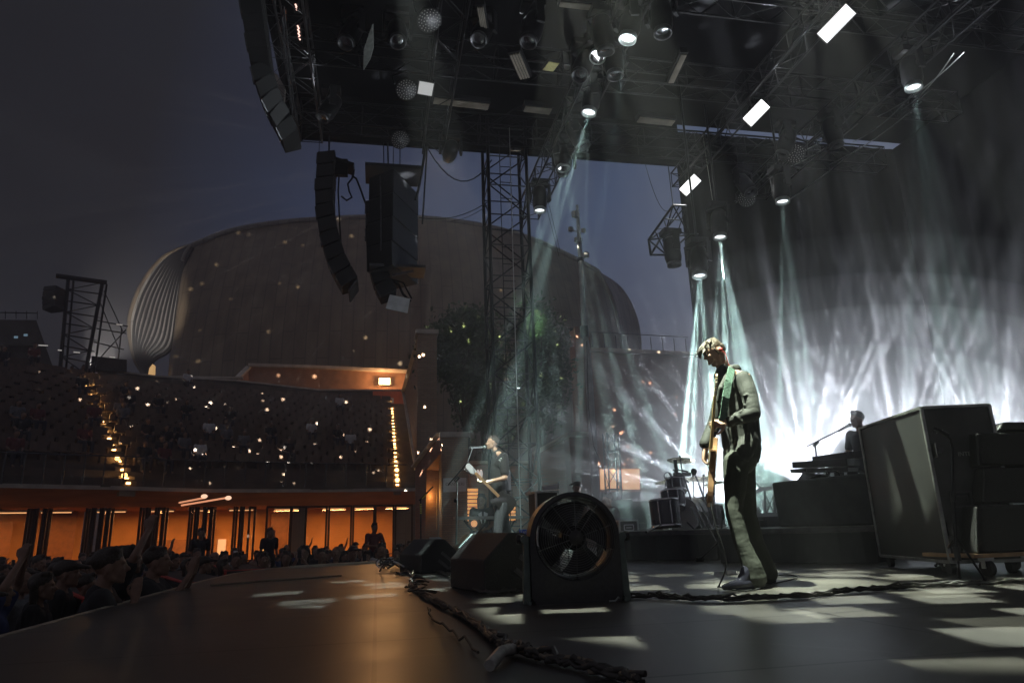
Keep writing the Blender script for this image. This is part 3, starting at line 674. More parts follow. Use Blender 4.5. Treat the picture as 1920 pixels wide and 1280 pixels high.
# dark face: outline from left edge curve over the crest to the right
left = [(318, 668), (330, 600), (336, 540), (346, 485), (362, 462)]
crest = [(362, 462), (430, 436), (520, 420), (620, 412), (720, 409), (820, 413), (920, 428), (1000, 451), (1070, 483), (1120, 510)]
right = [(1120, 510), (1146, 560), (1160, 620), (1166, 700)]
out = [S(u, v) for u, v in bez([(u, v, 0) for u, v in left], 16) for u, v in [(0, 0)]] if False else []
def curve(pl, n, y=SY): return [S(p.x, p.y, y) for p in bez([(u, v, 0) for u, v in pl], n)]
top = curve(left, 14)[:-1] + curve(crest, 44)[:-1] + curve(right, 14)
# loft every outline point down to a base line with an outward bulge towards the seats
bm = MB(); V = []; NR = 14; N = len(top)
b0, b1 = S(300, 905, SY - 6), S(1175, 905, SY - 6)
for i, p in enumerate(top):
    f = (p.x - top[0].x) / (top[-1].x - top[0].x); f = max(0, min(1, f))
    base = b0.lerp(b1, f)
    for j in range(NR + 1):
        s = j / NR
        q = p.lerp(base, s); q.y -= 5.5 * math.sin(math.pi * min(1, s * 1.0)) * (math.sin(math.pi * min(1, max(0, f))) ** .5 if 0 < f < 1 else 0)
        V.append(q)
F = [(i * (NR + 1) + j, i * (NR + 1) + j + 1, (i + 1) * (NR + 1) + j + 1, (i + 1) * (NR + 1) + j) for i in range(N - 1) for j in range(NR)]
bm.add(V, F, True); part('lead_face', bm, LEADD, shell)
# crest roll and the roof back behind it
rl = MB(); rl.tube([p + Vector((0, -.1, .1)) for p in top[10:]], .3, 6); part('crest_gutter', rl, leadmat('gutter_lead', (.22, .2, .18), .2, 0, 0), shell)
bk = MB(); V = []
for i, p in enumerate(top):
    for j in range(9):
        a = j / 8 * math.pi / 2; V.append(Vector((p.x, p.y + 26 * math.sin(a), -1.5 + (p.z + 1.5) * math.cos(a) ** .6)))
bk.add(V, [(i * 9 + j, (i + 1) * 9 + j, (i + 1) * 9 + j + 1, i * 9 + j + 1) for i in range(N - 1) for j in range(8)], True); part('shell_back', bk, LEADD, shell)
# ribbed bright flank at the left: strips between inner edge and outer silhouette
inner = [(362, 462), (352, 480), (340, 530), (331, 590), (324, 640), (312, 660), (290, 673), (279, 690), (277, 705)]
outer = [(362, 462), (330, 473), (300, 492), (268, 535), (250, 580), (245, 610), (248, 645), (258, 680), (276, 706)]
I = bez([(u, v, 0) for u, v in inner], 36); O = bez([(u, v, 0) for u, v in outer], 36); NS = 10
for k in range(NS):
    f0, f1 = k / NS, (k + 1) / NS; m = MB(); V = []; SUB = 4
    for i in range(37):
        for j in range(SUB + 1):
            f = f0 + (f1 - f0) * j / SUB
            p = I[i].lerp(O[i], f); bul = math.sin(f * math.pi * .5) * 9
            hump = .22 * math.sin(math.pi * j / SUB) ** .5
            V.append(S(p.x, p.y, SY - .3 + bul - hump))
    m.add(V, [(i * (SUB + 1) + j, i * (SUB + 1) + j + 1, (i + 1) * (SUB + 1) + j + 1, (i + 1) * (SUB + 1) + j) for i in range(36) for j in range(SUB)], True)
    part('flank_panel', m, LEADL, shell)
    sm = MB(); sm.tube([S(I[i].lerp(O[i], f0).x, I[i].lerp(O[i], f0).y, SY - .42 + math.sin(f0 * math.pi * .5) * 9) for i in range(1, 36)], .24, 5); part('flank_seam', sm, BLKM, shell)
ol = MB(); ol.tube([S(p.x - 1, p.y - 1, SY + 9) for p in O], .35, 6); part('flank_rim', ol, LEADD, shell)
# right flank
I2 = bez([(1120, 510, 0), (1146, 560, 0), (1158, 620, 0), (1164, 700, 0)], 20); O2 = bez([(1122, 508, 0), (1165, 538, 0), (1192, 585, 0), (1203, 640, 0), (1200, 700, 0)], 20)
m = MB(); V = []
for i in range(21):
    for j in range(7): p = I2[i].lerp(O2[i], j / 6); V.append(S(p.x, p.y, SY + .2 + 6 * math.sin(j / 6 * math.pi / 2)))
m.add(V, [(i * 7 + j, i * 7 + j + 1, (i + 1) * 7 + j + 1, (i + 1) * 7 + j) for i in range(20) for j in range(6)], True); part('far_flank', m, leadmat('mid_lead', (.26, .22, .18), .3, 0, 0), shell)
sm = MB(); sm.tube([S(p.x, p.y, SY - .1) for p in I2], .35, 6); part('flank_seam', sm, LEADD, shell)
t_ = thing('ground_floodlight', 'floodlight washing the ribbed flank of the shell from below', 'floodlight', tuple(D(165, 700, 52)))
m = MB(); m.box(D(165, 700, 52), (.8, .5, .6)); part('housing', m, BLK, t_)
light('flank_wash', 'SPOT', D(165, 695, 52), 170000, (1, .93, .84), t_, aim=tuple(S(262, 575)), size=.4, spot=24, blend=.6)
# warm lit entrance under the left flank
ent = MB(); ent.ext([S(277, 706, SY - 2), S(285, 706, SY - 2), S(286, 682, SY - 2), S(280, 690, SY - 2)], (0, 1, 0)); part('lit_opening', ent, emit('warm_opening', (1, .6, .25), .6), shell)

# ------------------------------------------------------------------ open-air seating
PB = [(-420, 905), (-250, 906), (-100, 907), (0, 909), (110, 911), (225, 913), (255, 915), (400, 918), (560, 918), (738, 915), (752, 915), (782, 915)]
PT = [(-560, 640), (-430, 648), (-230, 660), (-90, 666), (40, 676), (140, 700), (160, 702), (330, 716), (525, 730), (728, 760), (740, 760), (765, 760)]
def dist(u): return 29.5 + (u / 780) * 6.2 if u > 0 else 29.5 + u / 780 * 3
NR = 22
def seatpt(i, f):  # f 0 bottom .. 1 top
    b = D(PB[i][0], PB[i][1], dist(PB[i][0]) * .93); t_ = D(PT[i][0], PT[i][1], dist(PB[i][0]) * .93 + 14)
    return b.lerp(t_, f)
stand = thing('grandstand', 'dark curved open-air seating bank with two lit stairways', 'grandstand', tuple(seatpt(6, 0) - Vector((0, 0, 4))))
TERR = mat('terrace_concrete', (.12, .095, .078), .85, 0, .3, 1.2, .1)
m = MB()
for k in range(NR):
    for i in range(len(PB) - 1):
        a0, b0_ = seatpt(i, k / NR), seatpt(i + 1, k / NR); a1, b1_ = seatpt(i, (k + 1) / NR), seatpt(i + 1, (k + 1) / NR)
        z0, z1 = a0.z, a1.z; zb0, zb1 = b0_.z, b1_.z
        A0, B0 = Vector((a0.x, a0.y, z0)), Vector((b0_.x, b0_.y, zb0)); A0u, B0u = Vector((a0.x, a0.y, z1)), Vector((b0_.x, b0_.y, zb1))
        m.add([A0, B0, B0u, A0u, Vector((a1.x, a1.y, z1)), Vector((b1_.x, b1_.y, zb1))], [(0, 1, 2, 3), (3, 2, 5, 4)])
part('terrace', m, TERR, stand)
# soffit, parapet slab below the seats
HZ = 1.9
hall = [(-420, 955), (-200, 953), (0, 951), (200, 950), (400, 948), (600, 946), (786, 943)]
def hp(i, z=HZ): u, v = hall[i]; p = Z(u, v, HZ); return Vector((p.x, p.y, z))
def lerp_pb(u):
    for (a, b) in zip(PB, PB[1:]):
        if a[0] <= u <= b[0]: f = (u - a[0]) / (b[0] - a[0]); return a[1] + (b[1] - a[1]) * f
    return PB[0][1] if u < 0 else PB[-1][1]
sof = MB(); par = MB()
for i in range(len(hall) - 1):
    A, B = hp(i), hp(i + 1); a = D(hall[i][0], lerp_pb(hall[i][0]) + 5, dist(hall[i][0]) * .93); b = D(hall[i + 1][0], lerp_pb(hall[i + 1][0]) + 5, dist(hall[i + 1][0]) * .93)
    sof.add([A, B, b, a], [(0, 1, 2, 3)])
    c = Vector((0, 0, 1.0)); par.hexa([a, b, b + Vector((0, .25, 0)), a + Vector((0, .25, 0))], [a + Vector((0, 0, .14)), b + Vector((0, 0, .14)), b + Vector((0, .25, .14)), a + Vector((0, .25, .14))])
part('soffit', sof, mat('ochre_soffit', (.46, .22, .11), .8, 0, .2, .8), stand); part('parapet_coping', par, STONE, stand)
# hall behind: ceiling, back wall, floor is the ground; glazed doors
bw = MB(); cl = MB(); DP = 5.0
for i in range(len(hall) - 1):
    A, B = hp(i), hp(i + 1); n_ = Vector((-(B - A).y, (B - A).x, 0)).normalized()
    A2, B2 = A + n_ * DP, B + n_ * DP
    cl.add([A, B, B2, A2], [(0, 1, 2, 3)]); bw.add([(A2.x, A2.y, -1.5), (B2.x, B2.y, -1.5), B2, A2], [(0, 1, 2, 3)])
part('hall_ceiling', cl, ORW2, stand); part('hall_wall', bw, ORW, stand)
# hall details: door leaves, panels on the wall
def hx(u):  # point on hall line for pixel column u (z=0)
    for i in range(len(hall) - 1):
        if hall[i][0] <= u <= hall[i + 1][0]:
            f = (u - hall[i][0]) / (hall[i + 1][0] - hall[i][0]); return hp(i).lerp(hp(i + 1), f), (hp(i + 1) - hp(i)).normalized()
    return hp(5), Vector((1, 0, 0))
FRM = mat('dark_door_frame', (.05, .03, .022), .5, .2, .3, 8)
GLS = bpy.data.materials.new('door_glass'); GLS.use_nodes = True
b = GLS.node_tree.nodes['Principled BSDF']; b.inputs['Base Color'].default_value = (.9, .85, .8, 1); b.inputs['Roughness'].default_value = .05; b.inputs['Transmission Weight'].default_value = 1; b.inputs['IOR'].default_value = 1.02; b.inputs['Alpha'].default_value = .35
nz = GLS.node_tree.nodes.new('ShaderNodeTexNoise'); nz.inputs['Scale'].default_value = 4; q_ = GLS.node_tree.nodes.new('ShaderNodeMapRange'); q_.inputs['To Min'].default_value = .02; q_.inputs['To Max'].default_value = .12
GLS.node_tree.links.new(nz.outputs['Fac'], q_.inputs[0]); GLS.node_tree.links.new(q_.outputs[0], b.inputs['Roughness'])
def leaf(u, wpx, opening, gl=True, name='glazed_door', label=None):
    p, d = hx(u); p2, _ = hx(u + wpx); L = (p2 - p).length
    q = Matrix.Rotation(opening, 3, 'Z') @ d
    a = Vector((p.x, p.y, -1.5)); e = a + q * L
    m = MB(); hh = HZ + 1.5 - .03
    for P in (a, e): m.bar(P + Vector((0, 0, .02)), P + Vector((0, 0, hh)), .09, .07)
    m.bar(a + Vector((0, 0, hh - .05)), e + Vector((0, 0, hh - .05)), .07, .1); m.bar(a + Vector((0, 0, .1)), e + Vector((0, 0, .1)), .06, .16); m.bar(a + Vector((0, 0, 1.0)), e + Vector((0, 0, 1.0)), .03, .05)
    t = thing(name, label, 'door', tuple((a + e) / 2), 0, 'glazed doors of the lit hall')
    part('frame', m, FRM, t)
    if gl:
        g_ = MB(); g_.add([a + Vector((0, 0, .2)), e + Vector((0, 0, .2)), e + Vector((0, 0, hh - .1)), a + Vector((0, 0, hh - .1))], [(0, 1, 2, 3)]); part('pane', g_, GLS, t)
gi = 0
for (u0, n) in [(52, 5), (162, 6), (262, 6), (355, 6), (438, 4)]:
    zone = {52: 'first cluster from the left', 162: 'second cluster from the left', 262: 'third cluster from the left', 355: 'fourth cluster from the left', 438: 'fifth cluster from the left'}[u0]
    for k in range(n):
        leaf(u0 + k * 8.2 + (k % 2) * 3, 15, R(62 + 12 * (k % 3) - (24 if k > n / 2 else 0)), k % 2 == 0, label='folded open door leaf standing in the ' + zone)
for k, (u, wd) in enumerate([(498, 45), (545, 28), (573, 40), (617, 40), (661, 38), (702, 34), (740, 32)]):
    leaf(u, wd, 0, True, 'glazed_bay', 'closed glazed bay of the orange hall, number %s from the right end' % ['seven', 'six', 'five', 'four', 'three', 'two', 'one'][k])
# slatted blinds and lit inner fittings behind the closed bays
for (u, wd, l) in [(620, 36, 'slatted blind in the bay left of the standing figure'), (664, 34, 'slatted blind beside the standing figure'), (704, 32, 'slatted blind right behind the standing figure')]:
    p, d = hx(u); p2, _ = hx(u + wd); n_ = Vector((-d.y, d.x, 0)); m = MB()
    for k in range(26): z = -1.2 + k * .115; m.bar(Vector((p.x, p.y, z)) + n_ * .5, Vector((p2.x, p2.y, z)) + n_ * .5, .09, .012)
    solo('blind', m, mat('blind_slat', (.55, .3, .11), .5, 0, .15, 5), l, 'blind', 'blinds in the orange hall')
for (u, v, wd, hh, mm_, l, nm) in [(510, 920 + 50, 18, 60, mat('grey_poster', (.5, .47, .48), .6, 0, .4, 3), 'pale curtain panel in the dark bay left of the closed windows', 'curtain_panel'),
                                   (545, 1000, 14, 45, emit('lit_doorway', (1, .55, .16), .7), 'small lit inner doorway in the orange hall', 'inner_door'),
                                   (456, 998, 16, 48, emit('lit_doorway_pale', (1, .62, .3), .6), 'pale lit inner doorway behind the fifth door cluster', 'inner_door'),
                                   (375, 1000, 8, 42, emit('lit_slot', (1, .75, .4), .9), 'narrow bright slot between the folded doors', 'inner_door')]:
    p, d = hx(u - wd / 2); p2, _ = hx(u + wd / 2); n_ = Vector((-d.y, d.x, 0)); o_ = n_ * (4.85 if nm != 'curtain_panel' else .35)
    a = Vector((p.x, p.y, -1.5)) + o_; e = Vector((p2.x, p2.y, -1.5)) + o_; hgt = hh / 1280 * 36 + .3
    m = MB(); m.hexa([a, e, e + n_ * .06, a + n_ * .06], [a + Vector((0, 0, hgt + .3)), e + Vector((0, 0, hgt + .3)), e + n_ * .06 + Vector((0, 0, hgt + .3)), a + n_ * .06 + Vector((0, 0, hgt + .3))])
    solo(nm, m, mm_, l, nm.split('_')[-1])
# dark wall cupboards, shelves on the hall wall
for (u, wd, z0, z1, l) in [(30, 34, .1, 1.5, 'dark box on the orange wall at far left'), (150, 55, -.2, 1.9, 'brown panel in the second bay of the orange hall'), (420, 22, .2, 1.2, 'dark square cabinet on the orange wall in the fifth bay'), (565, 36, -1.5, 1.7, 'brown partition beside the lit inner doorway'), (350, 60, -1.5, .5, 'low brown partition behind the fourth door cluster')]:
    p, d = hx(u - wd / 2); p2, _ = hx(u + wd / 2); n_ = Vector((-d.y, d.x, 0)) * 4.2; m = MB()
    m.bar(Vector((p.x, p.y, (z0 + z1) / 2)) + n_, Vector((p2.x, p2.y, (z0 + z1) / 2)) + n_, .2, z1 - z0); solo('wall_cabinet', m, mat('brown_board', (.24, .09, .03), .6), l, 'cabinet')
# warm lamps in the hall ceiling (lit fittings seen through the doors)
WARM = (1.0, .47, .15)
for k, u in enumerate([-160, -60, 30, 120, 215, 310, 395, 470, 560, 640, 700, 765]):
    p, d = hx(u); n_ = Vector((-d.y, d.x, 0)); q = Vector((p.x, p.y, HZ - .12)) + n_ * 2.4
    t = thing('ceiling_lamp', 'warm tube lamp in the ceiling of the orange hall', 'ceiling lamp', tuple(q), 0, 'warm tube lamps of the hall')
    m = MB(); m.bar(q - d * .6 + Vector((0, 0, .06)), q + d * .6 + Vector((0, 0, .06)), .16, .08); part('fitting', m, WHITE, t)
    m = MB(); m.cyl(q - d * .55, q + d * .55, .025, n=6); part('tube', m, emit('warm_tube', (1, .5, .2), 1.0), t)
    light('tube_glow', 'AREA', q - Vector((0, 0, .06)), 64 if u > 250 else 36, WARM, t, aim=tuple(q - Vector((0, 0, 3))), sx=1.2, sy=.3)
for (u, v, u2, v2, l) in [(336, 942, 383, 933, 'left of the two thin lit soffit tubes'), (340, 947, 430, 932, 'right and longer of the two thin lit soffit tubes')]:
    m = MB(); m.tube([D(u, v, 30), D(u2, v2, 29)], .035, 5); solo('soffit_tube', m, emit('soft_tube', (1, .42, .22), .75), l, 'tube lamp', 'lit soffit tubes')
for (u, v, l) in [(383, 930, 'left round soffit spot above the door cluster'), (428, 933, 'right round soffit spot above the door cluster')]:
    m = MB(); m.ell(D(u, v, 28.8), (.12, .12, .08)); solo('soffit_spot', m, emit('soffit_lens', (1, .6, .4), 1.2), l, 'spot lamp', 'round soffit spots')
# seat rows
SEAT = mat('seat_plastic', (.15, .105, .08), .35, 0, .3, 4)
m1 = MB(); m1.box((0, 0, .36), (.58, .36, .05)); m1.box((0, 0, .17), (.06, .2, .34)); CUSH = m1.mesh('cushion', SEAT)
m2 = MB(); m2.box((0, .2, .55), (.58, .05, .34)); BACKR = m2.mesh('backrest', SEAT)
rest = MB(); nseat = 0
for k in range(2, NR - 4):
    for i in (2, 3, 4, 6, 7, 8, 1):
        a, b = seatpt(i, (k + .45) / NR), seatpt(i + 1, (k + .45) / NR); L = (b - a).length; n = max(2, int(L / .62)); d = (b - a) / L; d.z = 0; d.normalize(); nn = Vector((-d.y, d.x, 0)); za = seatpt(i, (k + 1) / NR).z; ang = math.atan2(d.y, d.x)
        for s in range(n):
            c = a.lerp(b, (s + .25 + .5 * (k % 2)) / n); c.z = za
            if nseat < 300 and i != 1 and i != 2:
                nseat += 1; t = thing('stadium_seat', 'dark empty seat in the lower rows of the stand', 'seat', tuple(c), ang, 'dark empty seats in the lower rows')
                for nm, me in (('cushion', CUSH), ('backrest', BACKR)): o = bpy.data.objects.new(nm, me); COL.objects.link(o); o.parent = t
            else:
                M3 = Matrix((d, nn, Vector((0, 0, 1)))).transposed()
                rest.box(c + Vector((0, 0, .36)), (.58, .36, .05), M=M3); rest.box(c + nn * .2 + Vector((0, 0, .55)), (.58, .05, .34), M=M3); rest.box(c + Vector((0, 0, .17)), (.06, .2, .34), M=M3)
o_ = part('upper_seats', rest, SEAT); tag(o_, 'rows of dark seats filling the rest of the stand', 'seats', None, 'stuff')
# stairs with lit step lamps
STEPL = emit('step_lamp', (1.0, .52, .18), 9.0)
def stairs(i, f0, f1, label, nst, wd_f, energy, skew=0.0):
    t = thing('stairway', label, 'stairs', tuple(seatpt(i, f0)))
    st = MB(); lamps = []
    for k in range(nst):
        f = f0 + (f1 - f0) * k / nst; a = seatpt(i, f); b = seatpt(i + 1, f); a2 = seatpt(i, f + (f1 - f0) / nst); b2 = seatpt(i + 1, f + (f1 - f0) / nst)
        zt = a2.z + .06
        st.hexa([(a.x, a.y, a.z - .3), (b.x, b.y, b.z - .3), (b2.x, b2.y, b.z - .3), (a2.x, a2.y, a.z - .3)], [(a.x, a.y, zt), (b.x, b.y, b2.z + .06), (b2.x, b2.y, b2.z + .06), (a2.x, a2.y, zt)])
        lamps.append(a.lerp(b, .5 + skew) + Vector((0, -.03, .16)))
    part('steps', st, mat('stair_concrete', (.34, .27, .19), .8, 0, .25, 2), t)
    for k, p in enumerate(lamps):
        m = MB(); m.box(p, (.13, .06, .07)); part('step_lamp', m, STEPL, t)
        if k % 4 == 1: light('step_glow', 'POINT', p + Vector((0, -.25, .1)), energy, (1, .52, .16), t, size=.1)
stairs(5, .0, .95, 'left stairway with a slanting line of orange step lamps', 34, 0, 5)
stairs(9, .0, .95, 'right stairway with a near-vertical line of orange step lamps', 44, 0, 5)
# balustrade at the foot of the seats
gl_ = MB(); POSTS = []; rl_ = MB()
B_ = [D(u, 907 if u < 300 else 911, dist(u) * .915) for u in range(-150, 800, 38)]
for a, b in zip(B_, B_[1:]):
    POSTS.append(a); rl_.cyl(a + Vector((0, 0, .98)), b + Vector((0, 0, .98)), .03, n=5)
    gl_.add([a + (b - a) * .05 + Vector((0, 0, .1)), b - (b - a) * .05 + Vector((0, 0, .1)), b - (b - a) * .05 + Vector((0, 0, .9)), a + (b - a) * .05 + Vector((0, 0, .9))], [(0, 1, 2, 3)])
t = thing('balustrade', 'thin metal balustrade with glass infill in front of the seats', 'balustrade', tuple(B_[3])); [part('post', MB().cyl(q, q + Vector((0, 0, .98)), .03, n=5), ALUD, t) for q in POSTS]; part('handrail', rl_, ALUD, t); part('glass_infill', gl_, GLS, t)
# top walls behind the seats
w_ = MB(); pl = [D(-200, 672, 48), D(0, 682, 48), D(110, 690, 48), D(120, 693, 48)]
for a, b in zip(pl, pl[1:]): w_.hexa([a - Vector((0, 0, 3)), b - Vector((0, 0, 3)), b + Vector((0, .4, -3)), a + Vector((0, .4, -3))], [a, b, b + Vector((0, .4, 0)), a + Vector((0, .4, 0))])
t = thing('rear_wall', 'low dark wall topping the left block of seats', 'wall', tuple(pl[0])); part('masonry', w_, CONC, t)
rw = MB(); cp = MB(); pl = [D(170, 692, 48), D(285, 707, 48.5), D(440, 715, 49), D(600, 733, 50), D(700, 733, 50.3), D(764, 733, 50.5)]
for a, b in zip(pl, pl[1:]):
    rw.hexa([a - Vector((0, 0, 2.5)), b - Vector((0, 0, 2.5)), b + Vector((0, .4, -2.5)), a + Vector((0, .4, -2.5))], [a, b, b + Vector((0, .4, 0)), a + Vector((0, .4, 0))]); cp.bar(a + Vector((0, .1, .06)), b + Vector((0, .1, .06)), .5, .11)
t = thing('rear_wall', 'dark wall with pale coping behind the centre block of seats', 'wall', tuple(pl[0])); part('masonry', rw, CONC, t); part('coping', cp, STONE, t)
# upper lit terrace wall with lamp
tw = MB(); P_ = [D(442, 712, 52), D(466, 688, 54), D(600, 692, 54), D(768, 700, 54)]
bot = [D(442, 716, 52), D(466, 735, 54), D(600, 736, 54), D(768, 740, 54)]
for i in range(3): tw.hexa([bot[i], bot[i + 1], bot[i + 1] + Vector((0, .4, 0)), bot[i] + Vector((0, .4, 0))], [P_[i], P_[i + 1], P_[i + 1] + Vector((0, .4, 0)), P_[i] + Vector((0, .4, 0))])
cp = MB()
for a, b in zip(P_[1:], P_[2:]): cp.bar(a + Vector((0, -.1, .1)), b + Vector((0, -.1, .1)), .7, .22)
cp.bar(P_[0], P_[1], .4, .18)
t = thing('terrace_wall', 'upper terrace wall glowing orange around a bright lamp', 'wall', tuple(P_[0])); part('masonry', tw, mat('warm_brick_wall', (.34, .19, .12), .85, 0, .2, 2), t); part('coping', cp, STONE, t)
sg = MB(); sg.ext([D(283, 704, 49), D(455, 706, 49), D(455, 709, 49), D(283, 707, 49)], (0, .3, 0)); solo('ledge', sg, STONE, 'thin pale ledge under the shell left of the lit terrace wall', 'ledge')
lp_ = D(721, 714, 53.2)
t = thing('flood_lamp', 'dazzling warm lamp on the terrace wall above the red board', 'flood lamp', tuple(lp_))
m = MB(); m.box(lp_ + Vector((0, .3, 0)), (.7, .3, .45)); part('housing', m, BLK, t)
m = MB(); m.box(lp_ + Vector((0, .12, 0)), (.85, .05, .5)); part('lit_glass', m, emit('sodium', (1, .66, .36), 9), t)
light('lamp_output', 'POINT', lp_ + Vector((0, -.3, -.1)), 340, (1, .50, .20), t, size=.25)
light('lamp_throw', 'SPOT', lp_ + Vector((0, -.6, 0)), 500, (1, .46, .16), t, aim=(0, 4, 0), size=.3, spot=36, blend=.8)
# red board with small pictogram
A = [D(699, 733, 46.5), D(757, 733, 46.5), D(757, 764, 46.5), D(700, 764, 46.5)]
t = thing('red_board', 'orange-red board below the bright lamp with a small square sign', 'board', tuple(A[3])); m = MB(); m.ext(A, (0, .25, 0)); part('board', m, ORANGE_PANEL, t)
sb = [D(726, 746, 46.3), D(738, 746, 46.3), D(738, 755, 46.3), D(726, 755, 46.3)]; m = MB(); m.ext(sb, (0, .06, 0)); sgn = part('sign', m, WHITE, t)
c_ = (sb[0] + sb[2]) / 2; m = MB(); m.lathe([(.05, 0), (.12, 0), (.12, .02), (.05, .02)], c_ - Vector((0, .03, 0)), (0, -1, 0), 10); part('pictogram', m, ORANGE_PANEL, sgn)
m = MB(); sq = D(177, 702, 47); m.box(sq, (.3, .05, .3)); q = solo('square_sign', m, mat('faint_sign', (.6, .5, .55), .6), 'small pale square sign on the top wall near the stairs', 'sign')

# ------------------------------------------------------------------ brick piers and walls at the right of the seats
def wallpoly(name, pts, th, m, label, cat, cop=None, grp=None):
    t = thing(name, label, cat, tuple(pts[0]), 0, grp); a = MB(); a.ext(pts, th); part('masonry', a, m, t)
    if cop:
        c = MB()
        for p, q, wd, hh in cop: c.bar(p, q, wd, hh)
        part('coping', c, STONE, t)
    return t
d1 = 27
P = [D(757, 735, d1 + 9), D(786, 627, d1 + 3), D(786, 1010, d1 + 3), D(786, 930, d1 + 3.2), D(781, 878, d1 + 4)]
wallpoly('flank_wall', [D(757, 735, 40), D(790, 622, 34), D(790, 1000, 34), D(781, 880, 34.5)], (.6, .15, 0), BRICKP, 'tall slanting brick flank wall at the right end of the stand', 'wall', [(D(757, 735, 39.8), D(789, 622, 33.8), .3, .08), (D(757, 735, 39.8), D(781, 880, 34.3), .2, .08)])
def pier(u0, u1, vt, y, dp, m, label, z0=-1.5, cap=True):
    a, b = Y(u0, vt, y), Y(u1, vt, y); z = (a.z + b.z) / 2
    t = thing('brick_pier', label, 'pier', ((a.x + b.x) / 2, y, z0), 0, 'brick piers'); q = MB(); q.hexa([(a.x, y, z0), (b.x, y, z0), (b.x, y + dp, z0), (a.x, y + dp, z0)], [(a.x, y, z - .15), (b.x, y, z - .15), (b.x, y + dp, z - .15), (a.x, y + dp, z - .15)]); part('masonry', q, m, t)
    if cap: c = MB(); c.box(((a.x + b.x) / 2, y + dp / 2, z - .06), (b.x - a.x + .14, dp + .14, .17)); part('coping', c, STONE, t, .01)
    return t
pier(783, 819, 619, 27, 1.2, BRICKP, 'tallest pale brick pier, at the end of the stand left of the tree')
m = MB(); A = [Y(779, 875, 26), Y(826, 812, 24.2), Y(826, 850, 24.2), Y(800, 880, 25), Y(797, 1010, 25), Y(779, 1010, 26)]
wallpoly('portal_wall', A, (.5, .5, 0), BRICK, 'dark wall with sloping top between tall and short piers', 'wall', [(A[0], A[1], .35, .06)])
m = MB(); m.ext([Y(798, 893, 25.6), Y(819, 862, 25.4), Y(819, 992, 25.4), Y(798, 992, 25.6)], (0, .1, 0)); solo('lit_passage', m, mat('lit_passage_wall', (.5, .33, .15), .7, 0, .2, 2), 'ochre lit wall seen through the sloping portal', 'passage wall')
light('passage_lamp', 'POINT', Y(810, 930, 25) + Vector((0, .1, 0)), 26, (1, .55, .15), None, size=.3)
pr = pier(828, 877, 811, 24, 1.1, BRICKP, 'short brick pier with the white plaque and pale coping')
pier(1067, 1111, 811, 24, 1.1, BRICK, 'short brick pier behind the stage fan, with pale coping')
pier(1076, 1104, 607, 33, 1.0, BRICK, 'tall narrow brick pier behind the light mast', cap=False)
# white edge post beside the second pier
m = MB(); a = Y(1113, 812, 23.8); b = Y(1119, 960, 23.8); m.bar(a, b, .16, .16); solo('white_post', m, ALUP, 'white square post at the edge of the pier behind the fan', 'post')
# low brick walls behind the tower
wallpoly('brick_wall', [Y(880, 868, 26), Y(1003, 868, 26), Y(1003, 1030, 26), Y(880, 1030, 26)], (0, .4, 0), BRICK, 'low brick wall between the plaque pier and the tower', 'wall', [(Y(880, 867, 25.9), Y(1003, 867, 25.9), .4, .1)])
wallpoly('brick_wall', [Y(1000, 853, 25.6), Y(1066, 815, 24.6), Y(1066, 1000, 24.6), Y(1000, 1010, 25.6)], (0, .4, 0), BRICK, 'brick wall with rising top left of the pier behind the fan', 'wall', [(Y(1000, 852, 25.5), Y(1066, 814, 24.5), .4, .08)])
wallpoly('brick_building', [Y(1104, 658, 36), Y(1330, 668, 36), Y(1330, 1010, 36), Y(1104, 1010, 36)], (0, 3, 0), BRICK, 'wide brick building in the haze right of the mast', 'building', [(Y(1104, 656, 35.9), Y(1330, 666, 35.9), .5, .2)])
rl = MB()
for k in range(9): a = Y(1112 + k * 22, 655 + k * 1, 35.8); rl.cyl(a, a + Vector((0, 0, .9)), .03, n=4)
rl.cyl(Y(1108, 622, 35.8), Y(1290, 632, 35.8), .03, n=4); solo('roof_railing', rl, ALUD, 'thin railing on top of the hazy brick building', 'railing')
# orange lit window with shutter
a, b, c, d = Y(1122, 877, 30), Y(1200, 877, 30), Y(1201, 919, 30), Y(1123, 919, 30)
t = thing('lit_window', 'wide bright orange window low on the right, beside the haze', 'window', tuple(d)); m = MB(); m.ext([a, b, c, d], (0, .1, 0)); part('glowing_pane', m, emit('lit_window_pane', (1, .55, .28), .82), t)
fr = MB()
for p, q in ((a, b), (b, c), (c, d), (d, a), ((a + b) / 2, (c + d) / 2)): fr.bar(p - Vector((0, .05, 0)), q - Vector((0, .05, 0)), .08, .08)
part('frame', fr, mat('pale_frame', (.55, .35, .22), .6), t)
wallpoly('window_wall', [Y(1119, 800, 30.2), Y(1215, 760, 30.2), Y(1215, 1000, 30.2), Y(1119, 1000, 30.2)], (0, .3, 0), BRICK, 'dark brick wall holding the bright orange window', 'wall')
wallpoly('low_wall', [Y(1110, 922, 27), Y(1235, 922, 27), Y(1235, 1010, 27), Y(1110, 1010, 27)], (0, .3, 0), CONC, 'low dark wall below the bright orange window', 'wall')
# white plaque with grey lettering on the pier
a, b = Y(831, 896, 23.9), Y(875, 921, 23.9); ctr = (a + b) / 2
t = thing('plaque', 'white plaque with small grey lettering on the brick pier', 'sign', (ctr.x, 23.9, b.z)); m = MB(); m.box((ctr.x, 23.92, ctr.z), (b.x - a.x, .05, a.z - b.z)); part('panel', m, WHITE, t, .01)
RM = Matrix.Rotation(R(90), 3, 'X'); GT = mat('grey_letter', (.2, .2, .22), .6)
text('CANTIERI', .15, GT, (ctr.x, 23.885, ctr.z + .02), RM, 'lettering', t); text('- - - - - - -', .07, GT, (ctr.x, 23.885, ctr.z - .13), RM, 'lettering', t)
